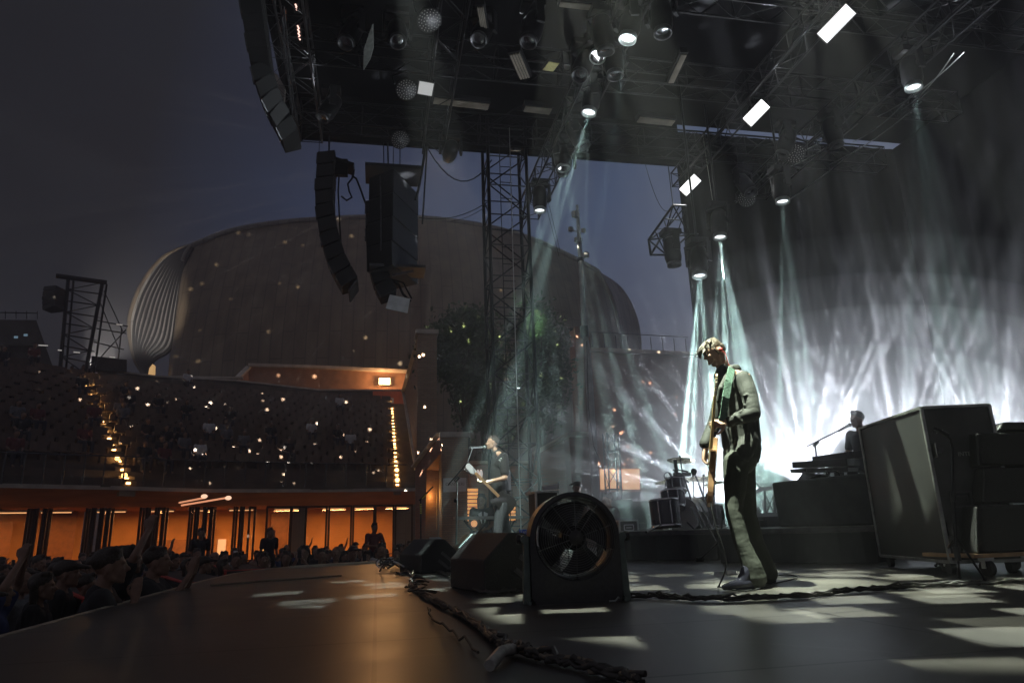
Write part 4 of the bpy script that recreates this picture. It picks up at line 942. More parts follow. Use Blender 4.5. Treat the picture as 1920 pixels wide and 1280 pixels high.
# glowing slatted screens behind the far keyboard
SLO = emit('lit_slat', (1, .42, .12), .75)
for (u0, u1, v0, v1, l) in [(877, 896, 918, 975, 'stack of glowing orange slats left of the bass player'), (953, 966, 945, 975, 'short stack of glowing orange slats right of the bass player')]:
    t = thing('slatted_lamp', l, 'slatted lamp', tuple(Y(u0, v1, 22))); k = v0
    m = MB()
    while k < v1: m.bar(Y(u0, k, 22), Y(u1, k, 22), .1, .075); k += 7
    part('slat', m, SLO, t); m = MB(); m.bar(Y(u0 - 1, v0 - 3, 22.1), Y(u0 - 1, v1 + 5, 22.1), .05, .05); m.bar(Y(u1 + 1, v0 - 3, 22.1), Y(u1 + 1, v1 + 5, 22.1), .05, .05); part('frame', m, BLK, t)
t = thing('white_cups', 'two white round lamps in the dark niche right of the plaque', 'lamp', tuple(Y(897, 888, 25.7)))
for u in (896, 902): m = MB(); m.ell(Y(u, 888, 25.6), (.06, .06, .17)); part('globe', m, emit('cup_glow', (1, .85, .8), .45), t)

# ------------------------------------------------------------------ light mast
t = thing('light_mast', 'tall slim grey mast with small floodlights, right of the tower', 'light mast', tuple(Y(1112, 960, 22)))
m = MB(); pp = [Y(1119, 960, 22), Y(1112, 830, 22), Y(1101, 660, 22), Y(1096, 620, 22), Y(1088, 480, 22), Y(1082, 385, 22)]; m.tube(pp, [.13, .13, .12, .09, .085, .05], 10); part('pole', m, ALUP, t)
for p_, q_, r_ in ((Y(1097, 632, 22), Y(1095, 612, 22), .15), (Y(1089, 490, 22), Y(1088, 484, 22), .13), (Y(1086, 455, 22), Y(1085.5, 448, 22), .12)):
    m = MB(); m.tube([p_, q_], r_, 10); part('collar', m, ALUD, t)
for (u, v, s) in [(1079, 402, 1.3), (1070, 430, .9), (1094, 432, .8), (1082, 450, 1), (1098, 478, 1.1)]:
    c = Y(u, v, 21.8); m = MB(); m.box(c, (.17 * s, .14 * s, .17 * s), .5); m.cyl(c, Y(1086, v + 6, 22), .02, n=5); h = part('floodlight', m, ALUP, t)
    m = MB(); m.box(c + Vector((-.03, -.075 * s, 0)), (.12 * s, .02, .12 * s), .5); part('glass', m, mat('flood_glass', (.75, .72, .6), .2, 0, .1, 5), h)
m = MB(); m.tube([Y(1100, 640, 21.8), Y(1103, 760, 21.8), Y(1108, 800, 21.8), Y(1113, 836, 21.8), Y(1119, 850, 21.8), Y(1131, 880, 21.8)], .02, 5); part('cable', m, RUB, t)
# small lattice mast by the orange window
truss('small_lattice_mast', Y(1150, 935, 24) + Vector((0, 0, -1)), Y(1145, 812, 24), .45, .45, .6, m=ALUD, label='pale slim lattice mast in front of the bright orange window', cat='lattice mast', r=.03)
wire('loose_rope', Y(1134, 840, 21), Y(1144, 862, 21), .02, 'short knotted rope dangling left of the lattice mast', .05, mat('pale_rope', (.6, .6, .6), .7))

# ------------------------------------------------------------------ tree
def tree(base, ctr, rad, label, nleaf, seed, leafs=.14):
    rnd = random.Random(seed); t = thing('broadleaf_tree', label, 'tree', tuple(base)); m = MB(); c = Vector(ctr); b = Vector(base)
    m.tube([b, b.lerp(c, .4) + Vector((.1, 0, 0)), b.lerp(c, .8), c + Vector((0, 0, rad[2] * .4))], [.22, .17, .12, .04], 8)
    L = []
    for k in range(26):
        d = Vector((rnd.gauss(0, 1), rnd.gauss(0, 1), rnd.gauss(.1, 1))).normalized(); q = c + Vector((d.x * rad[0], d.y * rad[1], d.z * rad[2])) * rnd.uniform(.55, .95)
        s0 = b.lerp(c, rnd.uniform(.55, .95)); m.tube([s0, s0.lerp(q, .5) + Vector((0, 0, .15)), q], [.06, .035, .012], 5); L.append(q)
    part('trunk', m, mat('bark', (.08, .06, .045), .9, 0, .3, 10, .4), t)
    lf = MB()
    for k in range(nleaf):
        q = rnd.choice(L); r_ = rnd.gauss(0, .55); p = q + Vector((rnd.gauss(0, .42), rnd.gauss(0, .42), rnd.gauss(0, .38)))
        a = Vector((rnd.gauss(0, 1), rnd.gauss(0, 1), rnd.gauss(0, 1))).normalized(); e = a.orthogonal().normalized(); s = leafs * rnd.uniform(.6, 1.3)
        lf.add([p, p + a * s * .5 + e * s * .28, p + a * s, p + a * s * .5 - e * s * .28], [(0, 1, 2, 3)])
    part('crown', lf, mat('leaf_green', (.05, .075, .028), .55, 0, .5, 2.5), t)
tree(Y(872, 1010, 29) * 1, Y(872, 665, 29), (1.3, 1.3, 2.4), 'tall dark leafy tree between pale brick pier and tower', 12000, 5, .26)
tree(Y(905, 1010, 31), Y(910, 760, 31), (1.1, 1.1, 2.0), 'lower dark leafy tree partly hidden by the tower', 6000, 8, .26)
tree(Y(1018, 1000, 30), Y(1012, 680, 30), (.85, .85, 3.4), 'dark leafy tree right of the tower catching pale green light', 8000, 9, .26)

# ------------------------------------------------------------------ left background: scaffold tower, booth, screens
DS = 44
t = thing('delay_scaffold', 'tall square scaffold tower rising behind the left seats', 'scaffold', tuple(D(140, 700, DS)))
m = MB(); g1 = [(128, 522, 113, 690, 0), (192, 530, 160, 700, 0), (138, 524, 124, 690, 2), (200, 533, 176, 700, 2)]
for u0, v0, u1, v1, dd in g1: m.cyl(D(u0, v0, DS + dd), D(u1, v1, DS + dd), .10 if u0 in (128, 192) else .06, n=6)
part('upright', m, BLKM, t); m = MB()
for k in range(8):
    f = k / 8; a = (128 + (113 - 128) * f, 522 + 168 * f); b = (192 + (160 - 192) * f, 530 + 170 * f); m.cyl(D(*a, DS), D(*b, DS), .04, n=5)
    f2 = (k + 1) / 8; a2 = (128 - 15 * f2, 522 + 168 * f2); b2 = (192 - 32 * f2, 530 + 170 * f2)
    m.cyl(D(*(a if k % 2 else b), DS), D(*(b2 if k % 2 else a2), DS), .03, n=4); m.cyl(D(*b, DS), D(b[0] + 9, b[1] + 2, DS + 2), .03, n=4)
for (u, v, u2, v2) in [(195, 545, 232, 625), (178, 600, 240, 612), (176, 615, 236, 625), (172, 640, 232, 655), (185, 560, 225, 660), (228, 615, 222, 672), (170, 690, 236, 618)]: m.cyl(D(u, v, DS + 1), D(u2, v2, DS + 2), .035, n=4)
part('brace', m, BLKM, t)
m = MB(); m.cyl(D(105, 517, DS), D(200, 530, DS), .14, n=6); part('top_beam', m, BLKM, t)
line_array([D(102, 540, DS), D(99, 552, DS), D(98, 566, DS), D(100, 582, DS)], .9, 1.0, 'far black speaker column hanging from the left scaffold', 5, tuple(D(102, 538, DS)), Vector((.25, .97, 0)), 'speakers on the left scaffold')
for (u, v, u2, v2, l) in [(170, 667, 238, 697, 'wide black box under the left scaffold beside the shell')]:
    m = MB(); m.hexa([D(u, v2 - 4, 47), D(u2, v2, 47), D(u2, v2, 49), D(u, v2 - 4, 49)], [D(u + 2, v, 47), D(u2, v + 7, 47), D(u2, v + 7, 49), D(u + 2, v, 49)]); solo('black_booth', m, BLK, l, 'booth', bevel=.03)
# dark building at the far left
t = thing('control_building', 'dark flat building with roof railing at the far left', 'building', tuple(D(20, 690, 46)))
m = MB(); m.hexa([D(-220, 690, 45), D(100, 690, 46), D(100, 690, 52), D(-220, 690, 52)], [D(-220, 596, 45), D(68, 600, 46), D(68, 600, 52), D(-220, 596, 52)]); part('wall', m, CONC, t)
m = MB(); m.bar(D(-220, 640, 44.8), D(90, 648, 45.8), .3, .1); part('ledge', m, CONC, t)
m = MB()
for k in range(12): u = -150 + k * 20; m.cyl(D(u, 598, 46), D(u, 583, 46), .025, n=4)
m.cyl(D(-160, 583, 46), D(70, 587, 46), .03, n=4); part('railing', m, BLKM, t)
for (u, v) in ((30, 632), (48, 628)): m = MB(); m.box(D(u, v, 44.9), (.18, .05, .12)); part('window', m, emit('dim_blue_window', (.5, .8, 1), .18), t)
for (u, v, u2, l) in [(72, 647, 90, 'first'), (108, 656, 116, 'second'), (138, 660, 150, 'third'), (205, 669, 216, 'fourth'), (218, 608, 230, 'fifth')]:
    m = MB(); m.cyl(D(u, v, 43.5), D(u2, v + 1, 43.5), .035, n=5); solo('tube_lamp', m, emit('faint_tube', (.85, .8, .75), .35), '%s small pale tube lamp from the left on the rear rail' % l, 'tube lamp', 'small tube lamps on the rear rail')
# ------------------------------------------------------------------ stage fan
fc = Vector((1.345, 4.74, 0)); nrm = (Vector((0, 0, 0)) - Vector((fc.x, fc.y, 0))).normalized(); nrm = Matrix.Rotation(R(9), 3, 'Z') @ nrm
fx = Vector((-nrm.y, nrm.x, 0))   # width axis, to the right seen from the camera
if fx.dot(RT) < 0: fx = -fx
t = thing('stage_fan', 'big black drum fan standing on the stage floor in the foreground', 'fan', tuple(fc))
FP = mat('fan_plastic', (.04, .042, .042), .42, 0, .2, 30, .1)
FW, FH, FD = .62, .735, .30; rad = FW / 2
def fp(x, z, d): return fc + fx * x + Vector((0, 0, z)) + nrm * d
def arch(hw, top, n=28):
    zc = top - hw; P = [(-hw, 0), (-hw, zc)] + [(-hw * math.cos(a), zc + hw * math.sin(a)) for a in [math.pi * i / n for i in range(1, n)]] + [(hw, zc), (hw, 0)]
    return P
HC = FH - rad + .0; Ri = .272
outer_ = arch(rad, FH); m = MB(); NA = 64
def ray_out(a):   # point on the arch outline in direction a from the drum centre
    c, s = math.cos(a), math.sin(a)
    if s >= 0: return (rad * c, HC + rad * s)
    k = min(rad / abs(c) if abs(c) > 1e-6 else 9, HC / abs(s)); return (k * c, HC + k * s)
V = []
for i in range(NA):
    a = 2 * math.pi * i / NA; x, z = ray_out(a); xi, zi = Ri * math.cos(a), HC + Ri * math.sin(a)
    V += [fp(x, z, .0), fp(xi * 1.03, zi if False else HC + (zi - HC) * 1.03, .012), fp(xi, zi, 0), fp(xi * .96, HC + (zi - HC) * .96, -FD * .5), fp(xi, zi, -FD), fp(x, z, -FD), fp(x * 1.0, z, -FD * .5)]
F = []
for i in range(NA):
    for j in range(7): a_ = i * 7 + j; b_ = i * 7 + (j + 1) % 7; c_ = ((i + 1) % NA) * 7 + (j + 1) % 7; d_ = ((i + 1) % NA) * 7 + j; F.append((a_, d_, c_, b_))
m.add(V, F, True); hs = part('housing', m, FP, t)
md = hs.modifiers.new('es', 'EDGE_SPLIT'); md.split_angle = R(35)
for nm, dd in (('front_grille', .016), ('rear_grille', -FD - .01)):
    g = MB()
    for k in range(1, 15):
        r_ = .055 + (Ri - .055) * k / 14; bul = .035 * (1 - (r_ / Ri) ** 2) * (1 if dd > 0 else -1)
        g.tube([fp(r_ * math.cos(a), HC + r_ * math.sin(a), dd + bul) for a in [2 * math.pi * i / 40 for i in range(40)]], .0017, 4, True)
    for k in range(10):
        a = 2 * math.pi * k / 10 + .3; g.tube([fp(r_ * math.cos(a), HC + r_ * math.sin(a), dd + .003 + .035 * (1 - (r_ / Ri) ** 2) * (1 if dd > 0 else -1)) for r_ in (.05, .12, .2, Ri)], .0026, 5)
    part(nm, g, mat('grille_wire', (.16, .17, .17), .3, .8, .2, 9), t)
h = MB(); h.lathe([(0, .055), (.05, .053), (.062, .04), (.062, .02)], fp(0, HC, .0), nrm, 20); part('badge_hub', h, BLK, t)
h = MB(); h.lathe([(0, -.04), (.07, -.045), (.085, -.08), (.085, -.22), (0, -.23)], fp(0, HC, 0), nrm, 20); part('motor', h, BLKM, t)
for k in range(4):
    a0 = math.pi / 2 * k + .5; V = []; m = MB()
    for i in range(9):
        r_ = .08 + (.245 - .08) * i / 8
        for j in range(7):
            f = j / 6; a = a0 + (f - .5) * (1.05 + .25 * i / 8) - .25 * i / 8; V.append(fp(r_ * math.cos(a), HC + r_ * math.sin(a), -.09 - .10 * f + .012 * math.sin(math.pi * f)))
    m.add(V, [(i * 7 + j, i * 7 + j + 1, (i + 1) * 7 + j + 1, (i + 1) * 7 + j) for i in range(8) for j in range(6)], True); bl = part('blade', m, FP, t)
    so = bl.modifiers.new('s', 'SOLIDIFY'); so.thickness = .006
# cradle: side posts with knobs and a foot bar
for s, nm in ((1, 'r'), (-1, 'l')):
    m = MB(); b = fp(s * (rad + .035), .0, -.10); m.hexa([b - fx * .022 + nrm * .05, b + fx * .03 + nrm * .05, b + fx * .03 - nrm * .05, b - fx * .022 - nrm * .05],
                                                        [Vector((p.x, p.y, HC + .02)) - fx * s * .012 for p in (b - fx * .016 + nrm * .045, b + fx * .02 + nrm * .045, b + fx * .02 - nrm * .045, b - fx * .016 - nrm * .045)])
    m.cyl(fp(s * (rad + .035), HC + .0, -.05), fp(s * (rad + .035), HC + .0, -.15), .028, n=12)
    m.tube([fp(s * (rad + .02), .012, .0), fp(s * (rad + .02), .012, -.3)], .014, 8); part('side_post', m, mat('green_lit_paint', (.12, .16, .14), .4, .2, .25, 12), t, .004)  # green stage light on the posts put into their colour
    m = MB(); m.lathe([(0, 0), (.03, .004), (.036, .02), (.03, .04), (0, .042)], fp(s * (rad + .05), HC + .0, -.1), fx * s, 12); part('tilt_knob', m, BLK, t)
m = MB(); m.tube([fp(-.3, .012, -.28), fp(.3, .012, -.28)], .014, 8); part('foot_bar', m, BLKM, t)
m = MB(); m.tube([fp(.30, .012, -.05), fp(.27, .03, .02), fp(.24, .012, .06), fp(.2, .01, .05)], .006, 6); part('power_cord', m, mat('pale_cord', (.3, .34, .32), .5), t)

# ------------------------------------------------------------------ floor monitor wedges
def wedge(loc, rz, s, label):
    t = thing('stage_monitor', label, 'floor monitor', loc, rz, 'black floor monitors')
    L = .70 * s; prof = [(-.30, 0), (.26, 0), (.34, .10), (.02, .40), (-.10, .405), (-.30, .22)]
    prof = [(x * s, z * s) for x, z in prof]
    m = MB(); m.ext([(-L / 2, x, z) for x, z in prof], (L, 0, 0)); part('cabinet', m, TOLEX, t, .014, True)
    a, b = Vector((0, prof[2][0], prof[2][1])), Vector((0, prof[3][0], prof[3][1])); n_ = (b - a).normalized(); o_ = Vector((0, n_.z, -n_.y))
    g = MB(); g.hexa([Vector((-L * .46, 0, 0)) + a.lerp(b, .06) + o_ * .002, Vector((L * .46, 0, 0)) + a.lerp(b, .06) + o_ * .002, Vector((L * .46, 0, 0)) + a.lerp(b, .94) + o_ * .002, Vector((-L * .46, 0, 0)) + a.lerp(b, .94) + o_ * .002],
                     [Vector((-L * .46, 0, 0)) + a.lerp(b, .06) + o_ * .012, Vector((L * .46, 0, 0)) + a.lerp(b, .06) + o_ * .012, Vector((L * .46, 0, 0)) + a.lerp(b, .94) + o_ * .012, Vector((-L * .46, 0, 0)) + a.lerp(b, .94) + o_ * .012]); part('grille', g, GRIL, t, 0, True)
    for sx in (-1, 1):
        h = MB(); x = sx * (L / 2 + .003)
        for (y0, z0, y1, z1) in ((-.02, .24, .16, .10), (-.06, .15, .08, .04)):
            h.bar((x, y0 * s, z0 * s), (x, y1 * s, z1 * s), .006, .035 * s, (0, 0, 1)); h.bar((x, y1 * s, z1 * s), (x, (y1 + .05) * s, (z1 + .04) * s), .006, .02 * s)
        part('handle_recess', h, ALUD, t, 0, True)
    return t
wedge((1.10, 6.25, 0), R(-76), 1.16, 'large black floor monitor right next to the stage fan')
wedge((.70, 9.3, 0), R(-70), 1.0, 'farther black floor monitor by the tangle of cables near the crowd')
wedge((1.55, 11.2, 0), R(-88), 1.1, 'small floor monitor in front of the bass player')

# ------------------------------------------------------------------ cables on the deck
rr = random.Random(3)
def wig(pts, amp, n, z=.02, seed=0):
    q = random.Random(seed); P = bez([tuple(p) for p in pts], n); o = []
    for i, p in enumerate(P): o.append(Vector((p.x + q.uniform(-amp, amp), p.y + q.uniform(-amp, amp), z + abs(q.gauss(0, .012)))))
    return o
CAB = mat('cable_rubber', (.05, .048, .042), .5, 0, .3, 30, .2)
CABT = mat('cable_tan', (.20, .17, .12), .5, 0, .3, 30, .2)
path = [Z(760, 1072), Z(775, 1085), Z(770, 1100), Z(790, 1118), Z(830, 1140), Z(880, 1168), Z(925, 1205), Z(960, 1225), Z(1010, 1240), Z(1100, 1262), Z(1200, 1290)]
t = thing('cable_loom', 'messy loom of stage cables snaking along the floor past the monitors', 'cable loom', tuple(path[3]))
for k in range(8):
    m = MB(); m.tube(wig(path, .022 if k else .012, 70, .012 + .007 * (k % 3), k), .0075 + .003 * (k % 2), 6); part('cable', m, CABT if k in (2, 6) else CAB, t)
m = MB(); m.tube(wig([Z(805, 1145), Z(810, 1165), Z(850, 1195), Z(900, 1235)], .01, 20, .01, 31), .006, 6); part('loose_cable', m, CAB, t)
for k in range(6):
    c = Z(782 + rr.uniform(-8, 20), 1088 + k * 6); m = MB(); a0 = rr.uniform(0, 6)
    m.tube([c + Vector((.07 * math.cos(a), .10 * math.sin(a), .02 + .035 * abs(math.sin(a * .5 + a0)))) for a in [a0 + i * .45 for i in range(12)]], .008, 6); part('cable_coil', m, CAB, t)
m = MB(); p, q = Z(918, 1247, .02), Z(962, 1216, .03); m.tube([p, p.lerp(q, .5) + Vector((0, 0, .02)), q], .022, 8); m.tube([p + Vector((.02, .02, 0)), p.lerp(q, .5) + Vector((.02, .02, .02)), q + Vector((.01, 0, 0))], .012, 6)
solo('tape_wrapped_cable', m, mat('grey_tape', (.36, .36, .33), .5, 0, .3, 20, .2), 'short grey tape-wrapped cable end at the bottom of the cable loom', 'cable')
path2 = [Z(1172, 1122), Z(1230, 1123), Z(1290, 1127), Z(1360, 1128), Z(1450, 1125), Z(1530, 1120), Z(1600, 1112), Z(1680, 1106), Z(1780, 1100), Z(1860, 1098), Z(1960, 1092)]
t = thing('cable_loom', 'taped cable run crossing the floor in front of the guitarist', 'cable loom', tuple(path2[4]))
for k in range(5): m = MB(); m.tube(wig(path2, .018, 60, .010 + .006 * (k % 3), 50 + k), .0085, 6); part('cable', m, CAB, t)
path3 = [Z(745, 1080), Z(790, 1074), Z(830, 1076), Z(900, 1112), Z(985, 1108)]
t = thing('cable_loom', 'dark cables running behind the large floor monitor', 'cable loom', tuple(path3[1]))
for k in range(4): m = MB(); m.tube(wig(path3, .03, 30, .012, 70 + k), .009, 6); part('cable', m, CAB, t)
# tangle and small pedals near the far monitor
t = thing('cable_tangle', 'pale tangle of plugs and cables on the deck before the crowd', 'cable tangle', tuple(Z(738, 1068)))
for k in range(16):
    c = Z(738 + rr.uniform(-16, 16), 1068 + rr.uniform(-4, 4)); c.z = .04; a0 = rr.uniform(0, 6); m = MB()
    m.tube([c + Vector((.13 * math.cos(a), .13 * math.sin(a), .10 * abs(math.sin(a + a0)))) for a in [a0 + i * .5 for i in range(rr.randint(5, 12))]], .011, 6); part('cable', m, (ALUD, CAB, WHITE, RUB)[k % 4] if k % 3 else CAB, t)
m = MB(); m.tube([Z(712, 1070, .02), Z(716, 1062, .1), Z(722, 1056, .2), Z(730, 1052, .22)], .01, 6); part('cable', m, CAB, t)

# ------------------------------------------------------------------ road case, combos on a dolly, mic stand (right foreground)
c0, c1, c2 = Z(1655, 1062), Z(1787, 1079), Z(1855, 1068)   # left, front corner, right
v1 = (c1 - c0); v1.z = 0; v2 = Vector((-v1.y, v1.x, 0)).normalized(); 
if v2.dot(c2 - c1) < 0: v2 = -v2
CW = .58; CH_ = 1.31; t = thing('road_case', 'tall dark wheeled road case with metal edging at the right of the stage', 'road case', tuple((c0 + c1) / 2))
B0 = [c0, c1, c1 + v2 * CW, c0 + v2 * CW]; zb = .11
m = MB(); m.hexa([p + Vector((0, 0, zb)) for p in B0], [p + Vector((0, 0, zb + CH_)) for p in B0]); part('shell', m, CASE, t, .006)
m = MB()
for p in B0: m.bar(p + Vector((0, 0, zb - .004)), p + Vector((0, 0, zb + CH_ + .004)), .028, .028, v2)
for z in (zb, zb + CH_):
    for a, b in zip(B0, B0[1:] + B0[:1]): m.bar(a + Vector((0, 0, z)), b + Vector((0, 0, z)), .028, .028)
part('edge_extrusion', m, mat('worn_aluminium', (.36, .38, .36), .42, .7, .4, 8, .1), t, .004)
e1 = v1.normalized()
for (f, z) in ((0.03, .32), (.03, .98)):
    p = c1 + v2 * (CW * f) - Vector((0, 0, 0)); m = MB(); o_ = e1 * .016
    m.bar(p + o_ + Vector((0, 0, z)) + v2 * .02, p + o_ + Vector((0, 0, z + .12)) + v2 * .02, .09, .014, v2); m.box(p + o_ * 2 + v2 * .05 + Vector((0, 0, z + .06)), (.05, .05, .05)); part('butterfly_latch', m, ALUD, t, .003)
for f in (.32, .70):
    p = c1 + v2 * (CW * f) + e1 * .012; m = MB(); z = .62
    for a, b in (((-.08, -.06), (.08, -.06)), ((.08, -.06), (.08, .06)), ((.08, .06), (-.08, .06)), ((-.08, .06), (-.08, -.06))): m.bar(p + v2 * a[0] + Vector((0, 0, z + a[1])), p + v2 * b[0] + Vector((0, 0, z + b[1])), .016, .02, e1)
    h = part('recessed_handle', m, ALUD, t); m = MB(); m.box(p + Vector((0, 0, z)), (.0, .0, .0)); m = MB(); m.tube([p + v2 * -.05 + Vector((0, 0, z - .02)), p + v2 * -.05 + Vector((0, 0, z + .025)), p + v2 * .05 + Vector((0, 0, z + .025)), p + v2 * .05 + Vector((0, 0, z - .02))], .008, 6); part('grip', m, ALUD, h)
for p in B0:
    q = p + ((B0[0] + B0[2]) / 2 - p) * .15; m = MB(); m.cyl(q + Vector((0, 0, .05)) - v2 * .02, q + Vector((0, 0, .05)) + v2 * .02, .05, n=14); m.box(q + Vector((0, 0, .1)), (.07, .07, .02)); part('caster', m, RUB, t)
ME = Matrix((v2, Vector((0, 0, 1)), e1)).transposed()
text('INTERNI', .052, mat('stencil_paint', (.3, .31, .3), .7), c1 + v2 * .33 + e1 * .004 + Vector((0, 0, 1.0)), ME, 'stencil', t)
text('AZ', .05, bpy.data.materials['stencil_paint'], c1 + v2 * .12 + e1 * .004 + Vector((0, 0, 1.2)), ME, 'stencil', t)
m = MB(); m.tube([c0 + Vector((0, 0, .95)) - e1 * .02, c0 + Vector((0, 0, .93)) - e1 * .06, c0 + Vector((0, 0, .80)) - e1 * .05, c0 + Vector((0, 0, .7)) - e1 * .01, c0 + Vector((0, 0, .35)) - e1 * .012], .006, 6); part('trailing_cable', m, RUB, t)
# dolly and three cabinets
def blk(name, A, B, dpt, label, m_=TOLEX, grp=None, bev=.02, cat='speaker cabinet'):
    """A=(u,v) lower-left px, B=(u,v) upper-right px at depth y; box facing the camera"""
    pass
yb = 5.0
def cabbox(u0, v0, u1, v1, y, dp, label, name='speaker_cabinet', skew=(0, 0), cat='speaker cabinet', m_=TOLEX, grp='stack of black cabinets at the right edge', bev=.02, grille=True):
    a, b, c, d = Y(u0, v1, y), Y(u1, v1, y), Y(u1 + skew[1], v0, y), Y(u0 + skew[0], v0, y); b.z = a.z; d.z = c.z = (c.z + d.z) / 2
    t = thing(name, label, cat, ((a.x + b.x) / 2, y, a.z), 0, grp); m = MB(); o_ = Vector((.12, dp, 0)); m.hexa([a, b, b + o_, a + o_], [d, c, c + o_, d + o_]); part('cabinet', m, m_, t, bev)
    if grille:
        n_ = Vector((0, -.008, 0)); g = MB(); g.add([a.lerp(c, .06) + n_, Vector((a.lerp(b, .94).x, y - .008, a.lerp(c, .06).z)), a.lerp(c, .94) + n_, Vector((a.lerp(d, .94).x + .02, y - .008, a.lerp(c, .94).z))], [(0, 1, 2, 3)]); part('grille', g, GRIL, t)
    return t
cabbox(1832, 945, 2010, 1038, yb, .5, 'lowest and widest black cabinet on the dolly at the right edge', skew=(-2, 0))
cabbox(1842, 875, 2010, 943, yb + .02, .45, 'middle black cabinet of the stack at the right edge', skew=(2, 0))
cabbox(1834, 810, 2010, 873, yb + .04, .45, 'black cabinet third from the floor at the right edge', skew=(-4, 0))
cabbox(1868, 790, 2010, 808, yb + .06, .4, 'thin black case topping the stack at the right edge', grille=False, skew=(14, 0), name='flat_case', cat='case')
t = thing('dolly', 'low wheeled dolly carrying the black cabinets at the right edge', 'dolly', tuple(Z(1880, 1068))); m = MB()
a = Y(1832, 1046, yb); m.box((a.x + .45, yb + .25, .165), (1.0, .55, .03)); part('board', m, WOOD, t)
for q in ((.14, .06), (.14, .46), (.8, .06), (.8, .46)):
    m = MB(); m.cyl((a.x + q[0] - .025, yb + q[1], .062), (a.x + q[0] + .025, yb + q[1], .062), .062, n=18); c = part('caster', m, RUB, t); m = MB(); m.box((a.x + q[0], yb + q[1], .135), (.09, .07, .03)); m.bar((a.x + q[0] - .034, yb + q[1], .06), (a.x + q[0] - .034, yb + q[1], .14), .008, .04); part('fork', m, ALU, c)
m = MB(); m.lathe([(.0, 0), (.033, 0), (.036, .18), (.03, .185), (.03, .01)], Z(1858, 1072) * 1, (0, 0, 1), 14); PL_ = bpy.data.materials.new('clear_cup'); PL_.use_nodes = True; b_ = PL_.node_tree.nodes['Principled BSDF']; b_.inputs['Transmission Weight'].default_value = .9; b_.inputs['Roughness'].default_value = .1; b_.inputs['Base Color'].default_value = (.8, .85, .8, 1)
solo('plastic_cup', m, PL_, 'clear plastic cup on the floor beside the dolly wheel', 'cup')
# short mic stand before the case
t = thing('microphone_stand', 'black short microphone stand with tripod legs before the tall case', 'microphone stand', tuple(Z(1795, 1075)))
yq = 4.75; base = Y(1793, 1030, yq); top_ = Y(1783, 822, yq); m = MB(); m.tube([base, Y(1787, 935, yq)], .014, 10); m.tube([Y(1787, 940, yq), Y(1786, 840, yq), Y(1783, 824, yq), Y(1774, 815, yq)], .010, 8); part('pole', m, BLKM, t)
m = MB(); m.cyl(Y(1787.5, 940, yq), Y(1787, 922, yq), .02, n=10); m.cyl(base + Vector((0, 0, .02)), base + Vector((0, 0, -.08)), .022, n=10); part('clamp', m, BLK, t)
for q, nm in ((Y(1843, 1067, yq), 0), (Z(1800, 1085), 1), (Z(1755, 1062), 2)):
    q.z = .012; m = MB(); m.cyl(Y(1792, 1005, yq), q, .009, n=7); m.ell(q, .014); part('leg', m, BLKM, t)
m = MB(); a = Y(1777, 816, yq); m.cyl(a, Y(1760, 807, yq), .02, .017, 10); m.cyl(Y(1760, 807, yq), Y(1752, 803, yq), .012, n=8); m.cyl(Y(1751, 812, yq), Y(1749, 805, yq), .006, n=6); part('microphone_clip', m, BLK, t)

# ------------------------------------------------------------------ risers
RZ = .40
def riser(name, pts, label, z=RZ):
    t = thing(name, label, 'riser', tuple(pts[0])); m = MB(); m.ext([(p.x, p.y, z - .06) for p in pts], (0, 0, .06)); part('deck', m, DECK, t)
    m = MB()
    for a, b in zip(pts, pts[1:] + pts[:1]):
        L = (b - a).length; n = int(L / .12); d = (b - a) / L; nn = Vector((-d.y, d.x, 0))
        Q = [a + d * L * i / n + nn * (.012 * math.sin(i * 1.9)) for i in range(n + 1)]
        for p, q in zip(Q, Q[1:]): m.add([(p.x, p.y, .004), (q.x, q.y, .004), (q.x, q.y, z - .062), (p.x, p.y, z - .062)], [(0, 1, 2, 3)])
    part('skirt', m, mat('riser_skirt_cloth', (.055, .06, .06), .9, 0, .3, 3), t)
    m = MB()
    for a, b in zip(pts, pts[1:] + pts[:1]): m.bar((a.x, a.y, z - .03), (b.x, b.y, z - .03), .02, .05)
    part('edge_strip', m, ALUD, t); return t
r0, r1, r2 = Z(1170, 1050), Z(1345, 1050), Z(1648, 1056)
dpt = Vector((2.6, 2.1, 0))
riser('drum_riser', [r0, r1 + Vector((.02, .02, 0)), r1 + dpt, r0 + dpt], 'low black skirted platform carrying the drum kit')
r1b = Z(1352, 1056)
riser('keyboard_riser', [r1b, r2, r2 + dpt, r1b + dpt], 'low black skirted platform carrying keyboards and the black amp box')

def RP(u, v, yy): return Y(u, v, yy)
# black amp / rack covered box on the riser
a, b = Y(1463, 1005, 9.2), Y(1642, 1000, 7.6)
t = thing('amplifier_box', 'big dark cloth-covered box on the riser right of the guitarist', 'amplifier', (a.x, a.y, RZ)); m = MB(); dd = Vector((.75, .55, 0)); za, zb_ = Y(1456, 904, 9.2).z, Y(1630, 886, 7.6).z
A_, B_2 = Vector((a.x, a.y, RZ)), Vector((b.x, b.y, RZ)); m.hexa([A_, B_2, B_2 + dd, A_ + dd], [Vector((a.x - .03, a.y, za)), Vector((b.x - .02, b.y, zb_)), Vector((b.x, b.y, zb_)) + dd, Vector((a.x, a.y, za)) + dd]); part('cabinet', m, mat('dark_cover', (.06, .068, .068), .8, 0, .3, 5, .3), t, .03)
m = MB(); p0, p1 = Y(1492, 902, 9.3), Y(1537, 890, 8.8); m.hexa([p0, p1, p1 + dd * .4, p0 + dd * .4], [Y(1506, 884, 9.3), Y(1528, 887, 8.8), Y(1528, 887, 8.8) + dd * .4, Y(1506, 884, 9.3) + dd * .4]); solo('stage_bag', m, TOLEX, 'black bag slumped on top of the cloth-covered box', 'bag', bevel=.02)
